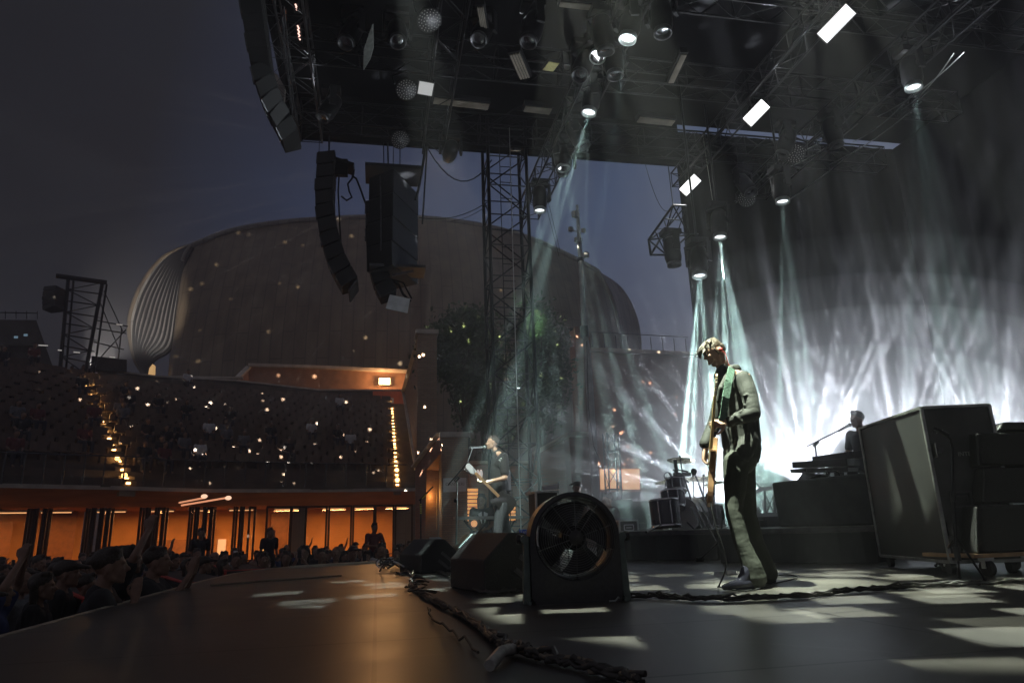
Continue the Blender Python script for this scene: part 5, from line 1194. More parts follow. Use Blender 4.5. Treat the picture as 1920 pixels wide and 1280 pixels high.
m = MB(); m.tube([Y(1553, 892, 8.4), Y(1556, 884, 8.4), Y(1564, 882, 8.4), Y(1572, 885, 8.4), Y(1575, 892, 8.4)], .012, 6); m.tube([Y(1550, 890, 8.4), Y(1549, 882, 8.4), Y(1554, 884, 8.4), Y(1551, 893, 8.4)], .01, 6); solo('cable_hoop', m, RUB, 'small loops of cable standing on the cloth-covered box', 'cable')
# keyboards behind it
t = thing('keyboard_rig', 'two-tier keyboard rig with slanted synthesizer in the bright smoke', 'keyboard', tuple(Vector((Y(1560, 900, 10.4).x, 10.4, RZ))))
KY = 9.9
def slab(p, q, wd, th, nm, mt, par, bev=.006): m = MB(); m.bar(p, q, wd, th); return part(nm, m, mt, par, bev)
slab(Y(1497, 872, KY), Y(1600, 866, KY - .8), .36, .10, 'lower_keyboard', BLK, t); slab(Y(1492, 883, KY + .1), Y(1600, 880, KY - .7), .34, .06, 'shelf', BLK, t)
u_ = slab(Y(1534, 862, KY), Y(1628, 850, KY - .8), .30, .10, 'upper_keyboard', BLK, t)
for k in range(10): m = MB(); c = Y(1541 + k * 6.2, 857 - k * .8, KY - .08 * k); m.cyl(c, c + Vector((0, 0, .035)), .012, n=7); part('knob', m, BLK, u_)
for u in (1510, 1590):
    m = MB(); q = Y(u, 880, KY - .3); m.cyl((q.x, q.y, RZ), q, .02, n=6); part('leg', m, BLKM, t)
t = thing('boom_microphone', 'boom microphone stand slanting up to the seated keyboard player', 'microphone stand', tuple(Vector((Y(1531, 868, KY).x, KY, RZ))))
m = MB(); q = Y(1531, 870, KY); m.cyl((q.x, q.y, RZ), Y(1528, 833, KY), .016, n=7); part('pole', m, BLKM, t)
m = MB(); m.cyl(Y(1512, 837, KY), Y(1580, 803, KY - .3), .011, n=6); m.cyl(Y(1526, 836, KY), Y(1534, 828, KY), .026, n=8); part('boom_arm', m, BLKM, t)
m = MB(); m.cyl(Y(1572, 808, KY - .3), Y(1590, 798, KY - .3), .018, .027, 10); m.ell(Y(1593, 796.5, KY - .3), .032); part('microphone', m, BLK, t)
# pale table rig further behind (1390-1460)
YT = 12.0; t = thing('side_table_rig', 'pale instrument table with angled lid standing deep in the smoke', 'instrument table', tuple(Vector((Y(1425, 990, YT).x, YT, RZ))))
m = MB(); m.ext([Y(1403, 930, YT), Y(1425, 912, YT), Y(1456, 911, YT), Y(1452, 918, YT), Y(1430, 920, YT)], (0, .5, 0)); part('lid', m, mat('pale_lid', (.3, .28, .28), .5), t)
m = MB()
for u in (1434, 1452): m.cyl(Y(u, 920, YT), Y(u + 1, 968, YT), .02, n=6)
m.cyl(Y(1434, 925, YT), Y(1453, 965, YT), .014, n=5); m.cyl(Y(1452, 925, YT), Y(1436, 965, YT), .014, n=5); part('leg', m, ALUD, t)
m = MB(); a, b = Y(1420, 988, YT), Y(1455, 960, YT); m.box(((a.x + b.x) / 2, YT + .2, (a.z + b.z) / 2), (abs(b.x - a.x), .5, abs(b.z - a.z))); part('cabinet', m, CASE, t, .01)
m = MB(); m.tube([Y(1418, 965, YT), Y(1416, 955, YT), Y(1422, 951, YT), Y(1427, 958, YT)], .012, 5); m.cyl(Y(1400, 886, YT), Y(1424, 912, YT), .012, n=5); m.cyl(Y(1402, 888, YT), Y(1412, 884, YT), .03, .02, 6); part('gooseneck', m, ALUD, t)
for (u0, v0, u1, v1, y_, l) in [(1436, 982, 1462, 1002, 10.2, 'small dark effects box on the riser edge under the pale table'), (1428, 988, 1440, 1001, 9.8, 'tiny black box on the riser left of the cloth-covered box')]:
    m = MB(); a, b = Y(u0, v1, y_), Y(u1, v0, y_); m.box(((a.x + b.x) / 2, y_ + .15, RZ + (b.z - a.z) / 2), (b.x - a.x, .3, b.z - a.z)); solo('effects_box', m, BLK, l, 'effects box', bevel=.008)
# low short mic stand on the riser left of the guitarist's leg
m = MB(); m.cyl(Y(1352, 1000, 9.4), Y(1355, 962, 9.4), .013, n=6); m.ell(Y(1355, 965, 9.4), (.03, .03, .07)); m.cyl(Y(1352, 1000, 9.4) + Vector((0, 0, 0)), Y(1352, 1002, 9.4), .06, n=10); solo('kick_microphone', m, BLK, 'short black microphone on a stub stand at the drum riser edge', 'microphone')
m = MB(); p = Z(1312, 1052); m.cyl(p + Vector((0, 0, .02)), Y(1345, 1018, 8.6), .014, n=6); m.cyl(Y(1345, 1018, 8.6), Y(1325, 984, 9.0), .012, n=6); m.cyl(p + Vector((-.05, 0, .03)), p + Vector((.05, 0, .03)), .03, n=8); solo('leaning_stand', m, BLKM, 'folded black stand leg resting at the front of the drum riser', 'stand')

# ------------------------------------------------------------------ drum kit
DY = 11.0
t = thing('drum_kit', 'hazy backlit drum kit with toms, kick drum and cymbals on its riser', 'drum kit', tuple(Vector((Y(1285, 990, DY).x, DY, RZ))))
DSH = mat('drum_shell', (.07, .07, .08), .3, .2, .2, 5); HEAD = mat('drum_head', (.62, .62, .60), .5, 0, .08, 8)
def drum(c, ax, r, L, nm='drum'):
    c = Vector(c); ax = Vector(ax).normalized(); m = MB(); m.lathe([(r, -L / 2), (r, L / 2)], c, ax, 22); d = part(nm, m, DSH, t)
    for s in (-1, 1):
        m = MB(); m.lathe([(r + .008, s * L / 2 - .016), (r + .014, s * L / 2), (r + .008, s * L / 2 + .016)], c, ax, 22); part('hoop', m, CHR, d)
        m = MB(); m.lathe([(r, s * (L / 2 + .002)), (0, s * (L / 2 + .006))], c, ax, 22); part('skin', m, HEAD, d)
    u = ax.orthogonal().normalized(); w2 = ax.cross(u); m = MB()
    for k in range(8): a = 2 * math.pi * k / 8; o_ = (u * math.cos(a) + w2 * math.sin(a)) * (r + .012); m.cyl(c + o_ - ax * L * .42, c + o_ + ax * L * .42, .008, n=5)
    part('lug', m, CHR, d)
def DP_(u, v, y=DY): return Y(u, v, y)
drum(DP_(1290, 965), (-.75, -.65, 0), .29, .42, 'kick_drum')
drum(DP_(1247, 962, DY - .5), (0, .1, 1), .23, .40, 'floor_tom'); drum(DP_(1262, 937, DY - .2), (.1, .25, 1), .19, .26, 'rack_tom')
drum(DP_(1268, 910, DY + .1), (.1, .3, 1), .16, .2, 'rack_tom'); drum(DP_(1318, 945, DY + .3), (-.1, .2, 1), .18, .16, 'snare_drum'); drum(DP_(1333, 968, DY + .2), (0, .1, 1), .21, .34, 'floor_tom')
CYM = mat('bronze_cymbal', (.55, .5, .35), .28, .9, .15, 30, .1)
def cymbal(c, r, tilt, foot):
    c = Vector(c); ax = Vector((tilt, .12, 1)).normalized(); m = MB(); m.lathe([(0, .035), (.04, .03), (.055, .012), (r * .6, .004), (r, -.012), (r * .6, .0)], c, ax, 26); q = part('cymbal', m, CYM, t)
    m = MB(); f = Vector(foot); m.cyl(f, c + Vector((0, 0, .06)), .013, n=6)
    for k in range(3): a = 2.1 * k; m.cyl(f.lerp(c, .25), (f.x + .25 * math.cos(a), f.y + .25 * math.sin(a), RZ + .01), .011, n=5)
    m.cyl(c + Vector((0, 0, .03)), c + Vector((0, 0, .075)), .02, n=6); part('cymbal_stand', m, ALUD, t)
for (u, v, y, r, tl, uf) in [(1276, 862, DY + .1, .23, .12, 1290), (1250, 902, DY + .5, .21, -.05, 1240), (1320, 897, DY + .4, .25, .1, 1318), (1340, 905, DY - .1, .2, -.1, 1338), (1300, 897, DY + .7, .22, .0, 1304)]:
    c = DP_(u, v, y); cymbal(c, r, tl, (DP_(uf, 980, y).x, y, RZ))
for (u0, v0, u1, v1, y) in [(1267, 870, 1270, 895, DY), (1270, 880, 1290, 884, DY), (1301, 884, 1330, 960, DY - .3), (1281, 888, 1310, 985, DY - .2), (1310, 940, 1345, 1010, DY - .8), (1303, 945, 1332, 1006, DY - .7), (1296, 950, 1322, 1000, DY - .5), (1288, 978, 1310, 1000, DY - .7), (1262, 880, 1292, 905, DY)]:
    m = MB(); m.cyl(DP_(u0, v0, y), DP_(u1, v1, y), .014, n=5); part('hardware', m, CHR if u0 > 1290 else ALUD, t)
m = MB(); m.ell(DP_(1301, 884, DY - .3), (.05, .05, .06)); m.box(DP_(1279, 889, DY), (.28, .1, .06)); m.box(DP_(1267, 874, DY), (.05, .04, .22)); part('microphone', m, BLK, t)
m = MB(); m.tube([DP_(1252 + 7 * math.cos(a), 892 + 7 * math.sin(a), DY) for a in [i * .5 for i in range(13)]], .008, 5, True); m.tube([DP_(1254, 886, DY), DP_(1262, 900, DY)], .01, 5); part('tambourine', m, ALUD, t)
m = MB(); a, b = Z(1212, 1001, RZ), Z(1232, 996, RZ); m.cyl(DP_(1240, 982, DY - .8), Vector((a.x, a.y, RZ + .02)), .014, n=5); part('floor_strut', m, BLKM, t)

# ------------------------------------------------------------------ cases left of the riser, small items
def caseobj(u0, v0, u1, v1, y, dp, label, metal=True, name='flight_case', m_=CASE, cat='flight case', z0=None, grp=None):
    a, b = Y(u0, v1, y), Y(u1, v0, y); zb2 = a.z if z0 is None else z0; t = thing(name, label, cat, ((a.x + b.x) / 2, y, zb2), 0, grp)
    cx_, w_2, h_ = (a.x + b.x) / 2, b.x - a.x, b.z - zb2; m = MB(); m.box((cx_, y + dp / 2, zb2 + h_ / 2), (w_2, dp, h_)); part('shell', m, m_, t, .012)
    if metal:
        m = MB()
        for x in (-1, 1):
            m.bar((cx_ + x * w_2 / 2, y, zb2), (cx_ + x * w_2 / 2, y, zb2 + h_), .03, .03, (0, 1, 0))
            m.bar((cx_ + x * w_2 / 2, y, zb2 + h_), (cx_ + x * w_2 / 2, y + dp, zb2 + h_), .03, .03)
        m.bar((cx_ - w_2 / 2, y, zb2 + h_), (cx_ + w_2 / 2, y, zb2 + h_), .03, .03); part('edge_extrusion', m, ALU, t, .004)
        m = MB(); zz_ = zb2 + h_ * .35
        for p, q in (((-.09, -.05), (.09, -.05)), ((.09, -.05), (.09, .05)), ((.09, .05), (-.09, .05)), ((-.09, .05), (-.09, -.05)), ((-.05, 0), (.05, 0))): m.bar((cx_ + p[0], y - .006, zz_ + p[1]), (cx_ + q[0], y - .006, zz_ + q[1]), .018, .018)
        part('handle', m, WHITE, t)
    return t
caseobj(1163, 975, 1195, 1004, 12.6, .5, 'small dark flight case with bright edging left of the drums', z0=RZ - .02)
caseobj(1195, 980, 1212, 1003, 13.0, .4, 'little grey equipment box right of the bright-edged case', False, 'equipment_box', CASE, 'box', RZ)
caseobj(1147, 935, 1186, 976, 14.2, .7, 'dark round-shouldered wardrobe case in the haze behind the fan', False, 'wardrobe_case', CASE, 'case', RZ)
caseobj(1186, 938, 1215, 978, 14.4, .7, 'second dark case with thin pole, in the haze left of the drums', False, 'wardrobe_case', CASE, 'case', RZ)
riser('side_platform', [Z(1120, 1046), Z(1172, 1049), Z(1172, 1049) + dpt * 1.2, Z(1120, 1046) + dpt * 1.2], 'dark platform end between the fan and the drum riser')
# amp head and cabinet with bright corner protectors left of the fan
t = caseobj(1008, 921, 1046, 1010, 9.6, .5, 'dark amplifier with bright metal corners behind the left of the fan', True, 'guitar_amplifier', TOLEX, 'amplifier', 0)
m = MB(); m.bar(Y(1018, 915, 9.5), Y(1046, 913, 9.5), .12, .05); m.cyl(Y(1035, 912, 9.5), Y(1047, 908, 9.5), .02, n=6); m.cyl(Y(1043, 916, 9.5), Y(1048, 903, 9.5), .012, n=5); part('top_rail', m, WHITE, t)
# hanging tag with blue header
A = [Y(974, 993, 8.8), Y(992, 993, 8.8), Y(991, 1045, 8.8), Y(976, 1045, 8.8)]
t = thing('hanging_banner_tag', 'white hanging tag with blue header at the end of the rope', 'tag', tuple(A[3])); 
m = MB(); m.ext([Y(975, 1001, 8.8), Y(991.5, 1001, 8.8), Y(988, 1020, 8.8), Y(987.5, 1044, 8.8), Y(976.5, 1044, 8.8)], (0, .015, 0)); part('sheet', m, WHITE, t)
m = MB(); m.ext([Y(973.5, 992, 8.79), Y(992, 992, 8.79), Y(992, 1001, 8.79), Y(974.5, 1001, 8.79)], (0, .02, 0)); part('header', m, BLUE, t)
c = Y(983, 996.8, 8.775); text('Tank', .055, WHITE, c, Matrix.Rotation(R(90), 3, 'X'), 'header_lettering', t)
INK = mat('black_ink', (.03, .03, .03), .6); c = Y(981.5, 1015, 8.79); text('PULL', .05, INK, c, Matrix.Rotation(R(90), 3, 'X') @ Matrix.Rotation(R(90), 3, 'Z'), 'lettering', t)
m = MB(); c = Y(981, 1034, 8.785); m.ext([c + Vector(q) for q in ((-.03, 0, 0), (-.01, 0, .03), (0, 0, .008), (.028, 0, .02), (.03, 0, -.02), (.005, 0, -.012), (-.005, 0, -.035), (-.018, 0, -.008))], (0, .004, 0)); part('black_mark', m, INK, t)
# grey box on a thin stand in front of far monitor (807,1007)
m = MB(); a, b = Y(806, 1034, 13.2), Y(827, 1006, 13.2); m.box(((a.x + b.x) / 2, 13.25, (a.z + b.z) / 2), (b.x - a.x, .12, b.z - a.z)); solo('grey_board', m, mat('blue_grey_board', (.30, .31, .36), .5, 0, .1, 5), 'blue-grey board standing before the sloping portal', 'board')

# mic stand with boom in front of the bass player
t = thing('microphone_stand', 'boom microphone stand standing before the bass player', 'microphone stand', tuple(Y(857, 1030, 11.4)))
by = 11.4; m = MB(); m.cyl(Y(855, 1036, by), Y(857, 940, by), .016, n=8); m.cyl(Y(857, 945, by), Y(857, 898, by), .011, n=8); part('pole', m, mat('green_grey_metal', (.25, .3, .27), .35, .7), t)
m = MB(); m.cyl(Y(840, 909, by), Y(877, 866, by - .1), .011, n=7); m.cyl(Y(853, 902, by), Y(860, 894, by), .03, n=8); m.cyl(Y(851, 938, by), Y(856, 938, by), .03, n=8); part('boom_arm', m, BLKM, t)
m = MB(); m.cyl(Y(857, 1034, by), Y(857, 1037, by), .13, n=16); part('base', m, BLK, t)
m = MB(); m.cyl(Y(881, 839, 12.0), Y(904, 838, 12.3), .022, .016, 8); m.ell(Y(908, 838, 12.35), .03); m.cyl(Y(877, 866, by - .1), Y(886, 840, 12.0), .008, n=6); part('microphone', m, ALU, t)
# small yellow-striped stand (785,905-960)
t = thing('marked_stand', 'thin dark stand with yellow dashes at the left edge of the portal', 'stand', tuple(Y(789, 965, 15)))
m = MB(); m.cyl(Y(786, 938, 15), Y(812, 912, 15), .018, n=6); m.cyl(Y(789, 1010, 15), Y(789, 935, 15), .016, n=6); part('pole', m, BLKM, t)
YL = mat('yellow_tape', (.7, .62, .1), .5)
for k in range(5): m = MB(); p = Y(789, 944 + k * 4, 15); m.cyl(p, p - Vector((0, 0, .025)), .02, n=6); part('tape_mark', m, YL, t)
for k in range(3): m = MB(); p = Y(791 + k * 3, 934 - k * 3, 15); m.cyl(p, p + Vector((.03, 0, .03)), .022, n=6); part('tape_mark', m, YL, t)
# far keyboard in front of the seated player
t = thing('stage_piano', 'long slim keyboard on a stand before the seated musician, behind the bass player', 'keyboard', tuple(Y(912, 1010, 15)))
ky = 14.6
m = MB(); m.bar(Y(851, 971, ky), Y(977, 969, ky), .36, .06); kb = part('case', m, mat('keyboard_grey', (.3, .3, .3), .4), t, .008)
m = MB(); m.bar(Y(853, 969.5, ky - .05), Y(975, 967.5, ky - .05), .16, .02); part('keys', m, WHITE, kb)
for p, q in (((870, 975), (915, 1035)), ((915, 975), (866, 1035)), ((965, 975), (930, 1035)), ((930, 975), (968, 1035))): m = MB(); m.cyl(Y(*p, ky), Y(*q, ky), .022, n=6); part('leg', m, BLKM, t)
for (u, v, s, l) in [(889, 977 + 4, 1, 'left orange glowing cup under the far keyboard'), (905, 1008, 1.5, 'orange glowing cushion low under the far keyboard')]:
    m = MB(); m.ell(Y(u, v, ky + .4), (.07 * s, .05, .07 * s)); solo('glowing_item', m, emit('amber_glow', (1, .45, .18), .6), l, 'lamp')  # no lamps: orange brightness added as emission on cup and cushion
# ------------------------------------------------------------------ people
def axes(f, up=(0, 0, 1)):
    f = Vector(f).normalized(); u = Vector(up); s = f.cross(u).normalized(); u = s.cross(f); return s, f, u   # right side, forward, up
def head_mb(m, c, f, up, k=1.0):
    """c = centre of the skull"""
    s, f, u = axes(f, up); c = Vector(c); M = Matrix((s, f, u)).transposed()
    def P(x, y, z): return c + (s * x + f * y + u * z) * k
    m.ell(P(0, -.012, .02), (.074 * k, .096 * k, .088 * k), M, 14, 10)       # cranium
    m.ell(P(0, .035, -.035), (.060 * k, .058 * k, .078 * k), M, 12, 8)      # face
    m.cap(P(-.038, .02, -.085), P(0, .072, -.105), .022 * k, .020 * k); m.cap(P(.038, .02, -.085), P(0, .072, -.105), .022 * k, .020 * k)
    m.cap(P(-.048, -.015, -.05), P(-.04, .02, -.088), .024 * k, .022 * k); m.cap(P(.048, -.015, -.05), P(.04, .02, -.088), .024 * k, .022 * k)
    m.cap(P(0, .088, .005), P(0, .112, -.032), .009 * k, .014 * k); m.ell(P(0, .102, -.036), (.019 * k, .013 * k, .010 * k), M)   # nose
    m.cap(P(-.035, .078, .018), P(.035, .078, .018), .012 * k)           # brow
    m.ell(P(-.032, .070, -.022), (.018 * k, .016 * k, .014 * k), M); m.ell(P(.032, .070, -.022), (.018 * k, .016 * k, .014 * k), M)
    m.cap(P(-.02, .086, -.064), P(.02, .086, -.064), .008 * k); m.cap(P(-.018, .085, -.075), P(.018, .085, -.075), .009 * k)
    for q in (-1, 1): m.ell(P(q * .074, -.008, -.02), (.010 * k, .020 * k, .032 * k), M)
    return P, M
def hand_mb(m, w, d, n, curl=.5, k=1.0, side=1, spread=.0):
    """w wrist point, d pointing direction, n palm normal (fingers curl towards n)"""
    w = Vector(w); d = Vector(d).normalized(); n = Vector(n); n = (n - d * n.dot(d)).normalized(); x = d.cross(n) * side
    c = w + d * .05 * k
    for q in (-1.5, -.5, .5, 1.5): m.cap(w + x * q * .012 * k, w + d * .088 * k + x * q * .0195 * k, .015 * k, .0125 * k, 8)
    for i, q in enumerate((-1.5, -.5, .5, 1.5)):
        L = (.062, .075, .08, .070)[i] * k; p = w + d * .09 * k + x * q * .02 * k; a = curl * (.8 + .15 * i); r = .0095 * k
        for s_ in range(3):
            dd = d * math.cos(a) + n * math.sin(a) + x * q * spread * .12; e = p + dd.normalized() * L * (.46, .31, .25)[s_]; m.cap(p, e, r, r * .9, 7); p = e; a += curl * 1.15; r *= .92
    t0 = w + x * .026 * k + d * .022 * k; t1 = t0 + (x * .75 + d * .6 + n * .35).normalized() * .045 * k; t2 = t1 + (x * .2 + d * .7 + n * .7 * max(curl, .3)).normalized() * .032 * k; t3 = t2 + (d * .7 + n * .8 * max(curl, .3) - x * .2).normalized() * .024 * k
    m.chain([(t0, .016 * k), (t1, .012 * k), (t2, .0105 * k), (t3, .009 * k)], 8)
def hair_mb(m, c, f, up, k=1.0, style='short', seed=0):
    s, f, u = axes(f, up); c = Vector(c); M = Matrix((s, f, u)).transposed(); P = lambda x, y, z: c + (s * x + f * y + u * z) * k
    m.ell(P(0, -.024, .032), (.081 * k, .100 * k, .089 * k), M, 14, 10); rd = random.Random(seed)
    if style == 'long':
        for q in (-1, 0, 1): m.cap(P(q * .055, -.05, .02), P(q * .06, -.055, -.17), .045 * k, .03 * k)
    if style == 'bun': m.ell(P(0, -.11, .06), .04 * k)
    if style == 'cap':
        m.ell(P(0, .0, .05), (.083 * k, .1 * k, .065 * k), M); m.cap(P(-.03, .1, .045), P(-.025, .17, .03), .022 * k, .016 * k); m.cap(P(.03, .1, .045), P(.025, .17, .03), .022 * k, .016 * k); m.cap(P(0, .1, .047), P(0, .18, .03), .022 * k, .016 * k)
    if style in ('short', 'long', 'bun'):
        for i in range(12): a = rd.uniform(0, 6.28); m.ell(P(.05 * math.cos(a), -.01 + .06 * math.sin(a), .085 + rd.uniform(-.01, .02)), rd.uniform(.018, .03) * k)

def build_person(J, parts_, label, cat='person', loc=(0, 0, 0), group=None, voxel=.012, skin=SKIN, name='person'):
    """J['body'] is an MB; parts_ = list of (name, MB, material, voxel)"""
    t = thing(name, label, cat, tuple(loc), 0, group)
    o_ = Vector(loc)
    def shift(mb): mb.v = [(a - o_.x, b - o_.y, c - o_.z) for a, b, c in mb.v]; return mb
    def mk(nm, me): o = bpy.data.objects.new(nm, me); COL.objects.link(o); o.parent = t; return o
    body = mk('body', fuse(shift(J), voxel, skin, 1, 'body'))
    for nm, mb, mt, vx in parts_: mk(nm, fuse(shift(mb), vx, mt, 1, nm))
    return t

# ---- the guitarist (near) ------------------------------------------------
g = 5.25
hc = Y(1338, 661, g); hf = Vector((-.70, -.14, -.70)); hu = Vector((-.7, 0, .7))
neck0, neck1 = Y(1352, 682, g + .02), Y(1368, 703, g + .05)
ShL, ShR = Y(1398, 708, g - .14), Y(1364, 712, g + .22)
Ch, Wa, Pe = Y(1381, 742, g + .04), Y(1385, 805, g + .04), Y(1388, 858, g + .04)
ElL, WrL = Y(1412, 775, g - .24), Y(1364, 790, g - .16)
ElR, WrR = Y(1340, 795, g + .30), Y(1322, 843, g + .18)
HipL, HipR = Y(1380, 868, g - .07), Y(1392, 868, g + .13)
KnL, KnR = Y(1376, 962, g - .12), Y(1404, 965, g + .16)
AnL, AnR = Y(1408, 1080, g - .20), Y(1436, 1078, g + .16)
AnL.z = .10; AnR.z = .10
body = MB(); head_mb(body, hc, hf, hu, 1.02)
body.chain([(neck0, .055), (neck1, .062), (Ch, .11)]); body.chain([(Ch, .125), (Wa, .115), (Pe, .12)])
body.chain([(ShL, .05), (ElL, .042), (WrL, .028)]); body.chain([(ShR, .05), (ElR, .042), (WrR, .028)]); body.chain([(neck1, .06), (ShL, .05)]); body.chain([(neck1, .06), (ShR, .05)])
body.chain([(HipL, .08), (KnL, .055), (AnL, .036)]); body.chain([(HipR, .08), (KnR, .055), (AnR, .036)])
body.chain([(AnL, .034), (AnL + Vector((-.11, -.02, -.06)), .02)]); body.chain([(AnR, .034), (AnR + Vector((-.11, 0, -.06)), .02)])
NK0, NK1 = Y(1346, 742, g - .22), Y(1337, 868, g - .10)      # guitar neck line headstock -> body
hand_mb(body, WrL + (WrL - ElL).normalized() * .02, (-.9, 0, -.12), (-.05, .7, -.5), .85, 1.05, 1)
hand_mb(body, WrR, (-.25, -.12, -.95), (.5, -.5, -.2), .75, 1.1, -1)
hair = MB(); s_, f_, u_ = axes(hf, hu); HM = Matrix((s_, f_, u_)).transposed(); HPt = lambda x, y, z: hc + (s_ * x + f_ * y + u_ * z) * 1.02
hair.ell(HPt(0, -.022, .038), (.077, .096, .074), HM, 16, 12); hair.ell(HPt(0, -.055, .0), (.075, .06, .08), HM)
hr = random.Random(5)
for i in range(110):
    a = hr.uniform(-.2, 3.34); x = .07 * math.cos(a) * hr.uniform(.2, 1); y = hr.uniform(-.09, .085); z = .075 + .05 * math.sqrt(max(0, 1 - (x / .08) ** 2 - (y / .13) ** 2)) * hr.uniform(.7, 1.1)
    hair.cap(HPt(x, y, z - .02), HPt(x * 1.1 + hr.uniform(-.01, .01), y + hr.uniform(.02, .05), z + hr.uniform(-.022, -.008)), .009, .005, 6)
for i in range(9): x = hr.uniform(-.05, .05); hair.cap(HPt(x, .075, .085), HPt(x * 1.2, .108, .045 + hr.uniform(-.02, .01)), .010, .004, 6)
for q in (-1, 1): hair.cap(HPt(q * .074, .022, .03), HPt(q * .072, .026, -.03), .008, .005, 6)
# jacket: torso, sleeves, flared skirt, collar and folds
JK = MB()
JK.chain([(neck1 + Vector((.02, 0, -.01)), .085), (Ch, .155), (Wa, .150), (Y(1392, 842, g + .04), .155)], 14)
JK.chain([(Ch + Vector((.0, -.03, .02)), .13), (ShL + Vector((-.01, .02, -.01)), .074), (ShL.lerp(ElL, .5), .068), (ElL, .062), (ElL.lerp(WrL, .6), .052), (WrL + Vector((.02, 0, 0)), .045)], 14)
JK.chain([(Ch + Vector((0, .05, .02)), .13), (ShR, .085), (ElR, .062), (WrR + Vector((.0, 0, .05)), .045)], 14)
JK.chain([(Ch + Vector((.05, 0, -.05)), .12), (Wa + Vector((.07, 0, -.1)), .11), (Y(1410, 852, g + .02), .07), (Y(1417, 862, g + .0), .03)], 12)
JK.chain([(Wa + Vector((.02, -.06, -.1)), .11), (Y(1392, 858, g - .12), .06)], 12)
for i, (a, b, w_) in enumerate([((1394, 742), (1414, 736), .012), ((1396, 760), (1416, 762), .014), ((1388, 772), (1406, 786), .014), ((1378, 780), (1392, 790), .012), ((1404, 745), (1398, 762), .010), ((1398, 752), (1412, 750), .010), ((1392, 768), (1404, 772), .010)]):
    JK.cap(Y(a[0], a[1], g - .235 if i < 7 else g - .11), Y(b[0], b[1], g - .245 if i < 7 else g - .11), w_ * 1.05, w_ * .8, 8)
JK.cap(Y(1351, 728, g - .09), Y(1372, 690, g - .06), .022, .03); JK.cap(Y(1346, 752, g - .08), Y(1351, 728, g - .10), .018, .022)   # lapel
JK.cap(Y(1362, 694, g - .03), Y(1380, 692, g + .02), .03, .045)
SHT = MB(); SHT.chain([(neck1 + Vector((-.03, 0, -.02)), .07), (Ch + Vector((-.085, 0, .02)), .09), (Wa + Vector((-.075, .0, .06)), .085), (Pe + Vector((-.05, 0, .1)), .09)], 12)
SHT.chain([(Y(1354, 690, g - .01), .045), (Y(1350, 705, g + .0), .05)])
TR = MB(); TR.chain([(Pe + Vector((0, 0, .05)), .135), (Pe, .14)], 14)
TR.chain([(HipL, .105), (HipL.lerp(KnL, .5), .088), (KnL, .066), (KnL.lerp(AnL, .5), .062), (AnL + Vector((.02, 0, .06)), .075), (AnL + Vector((.035, 0, -.02)), .086)], 14)
TR.chain([(HipR, .105), (HipR.lerp(KnR, .5), .085), (KnR, .064), (KnR.lerp(AnR, .5), .060), (AnR + Vector((.0, 0, .06)), .072), (AnR + Vector((.02, 0, -.02)), .08)], 14)
SHO = MB()
for A_ in (AnL, AnR):
    SHO.chain([(Vector((A_.x + .05, A_.y, .045)), .04), (Vector((A_.x - .06, A_.y - .01, .045)), .045), (Vector((A_.x - .17, A_.y - .02, .035)), .034), (Vector((A_.x - .24, A_.y - .025, .026)), .022)], 12)
    SHO.cap(Vector((A_.x + .055, A_.y, .018)), Vector((A_.x + .02, A_.y, .018)), .03); SHO.cap(Vector((A_.x - .02, A_.y, .05)), Vector((A_.x, A_.y, .17)), .046, .045); SHO.cap(Vector((A_.x - .09, A_.y - .01, .05)), Vector((A_.x - .02, A_.y, .14)), .040, .050)
def cloth(name, c, st=.38):
    m = mat(name, c, .8, 0, .12, 60, .1); n = m.node_tree; b = n.nodes['Principled BSDF']; t = n.nodes.new('ShaderNodeTexCoord')
    mp = n.nodes.new('ShaderNodeMapping'); mp.inputs['Scale'].default_value = (4, 4, 6); mp.inputs['Rotation'].default_value = (.5, .35, .2); n.links.new(t.outputs['Object'], mp.inputs[0])
    x = n.nodes.new('ShaderNodeTexNoise'); x.inputs['Scale'].default_value = 1.0; x.inputs['Detail'].default_value = 2.5; x.inputs['Distortion'].default_value = .5; n.links.new(mp.outputs[0], x.inputs['Vector'])
    bp = n.nodes.new('ShaderNodeBump'); bp.inputs['Strength'].default_value = st; bp.inputs['Distance'].default_value = .075; n.links.new(x.outputs['Fac'], bp.inputs['Height'])
    old = b.inputs['Normal'].links[0].from_node; n.links.new(bp.outputs[0], old.inputs['Normal']); return m
JKM = cloth('suit_cloth', (.023, .025, .021)); SHM = mat('dark_shirt', (.03, .03, .035), .7, 0, .2, 20)
TRM = cloth('trouser_cloth', (.030, .034, .026)); SHOE = mat('polished_leather', (.03, .03, .045), .16, 0, .2, 10)
guitarist = build_person(body, [('hair', hair, HAIRB, .003), ('jacket', JK, JKM, .0075), ('shirt', SHT, SHM, .009), ('trousers', TR, TRM, .0075), ('shoes', SHO, SHOE, .006)],
    'person in a suit jacket and flared trousers playing guitar, head bowed, centre-right of the stage', loc=(Pe.x, Pe.y, 0), voxel=.006)
# ear monitor and strap are things of their own
ep = HPt(-.084 if s_.dot(FWD) > 0 else .084, -.01, -.012); m = MB(); m.ell(ep, (.018, .018, .018)); m.tube([ep, ep + Vector((.03, -.01, -.03)), Y(1368, 690, g - .08), Y(1385, 700, g - .1)], .004, 5)
solo('ear_monitor', m, RED, 'red in-ear monitor in the ear of the guitarist', 'ear monitor')
m = MB(); sp_ = [Y(1372, 690, g - .11), Y(1366, 715, g - .18), Y(1361, 745, g - .20), Y(1357, 775, g - .17), Y(1352, 800, g - .14)]
for a, b in zip(sp_, sp_[1:]): m.bar(a, b, .062, .008, (0, 1, 0))
strap_m = m
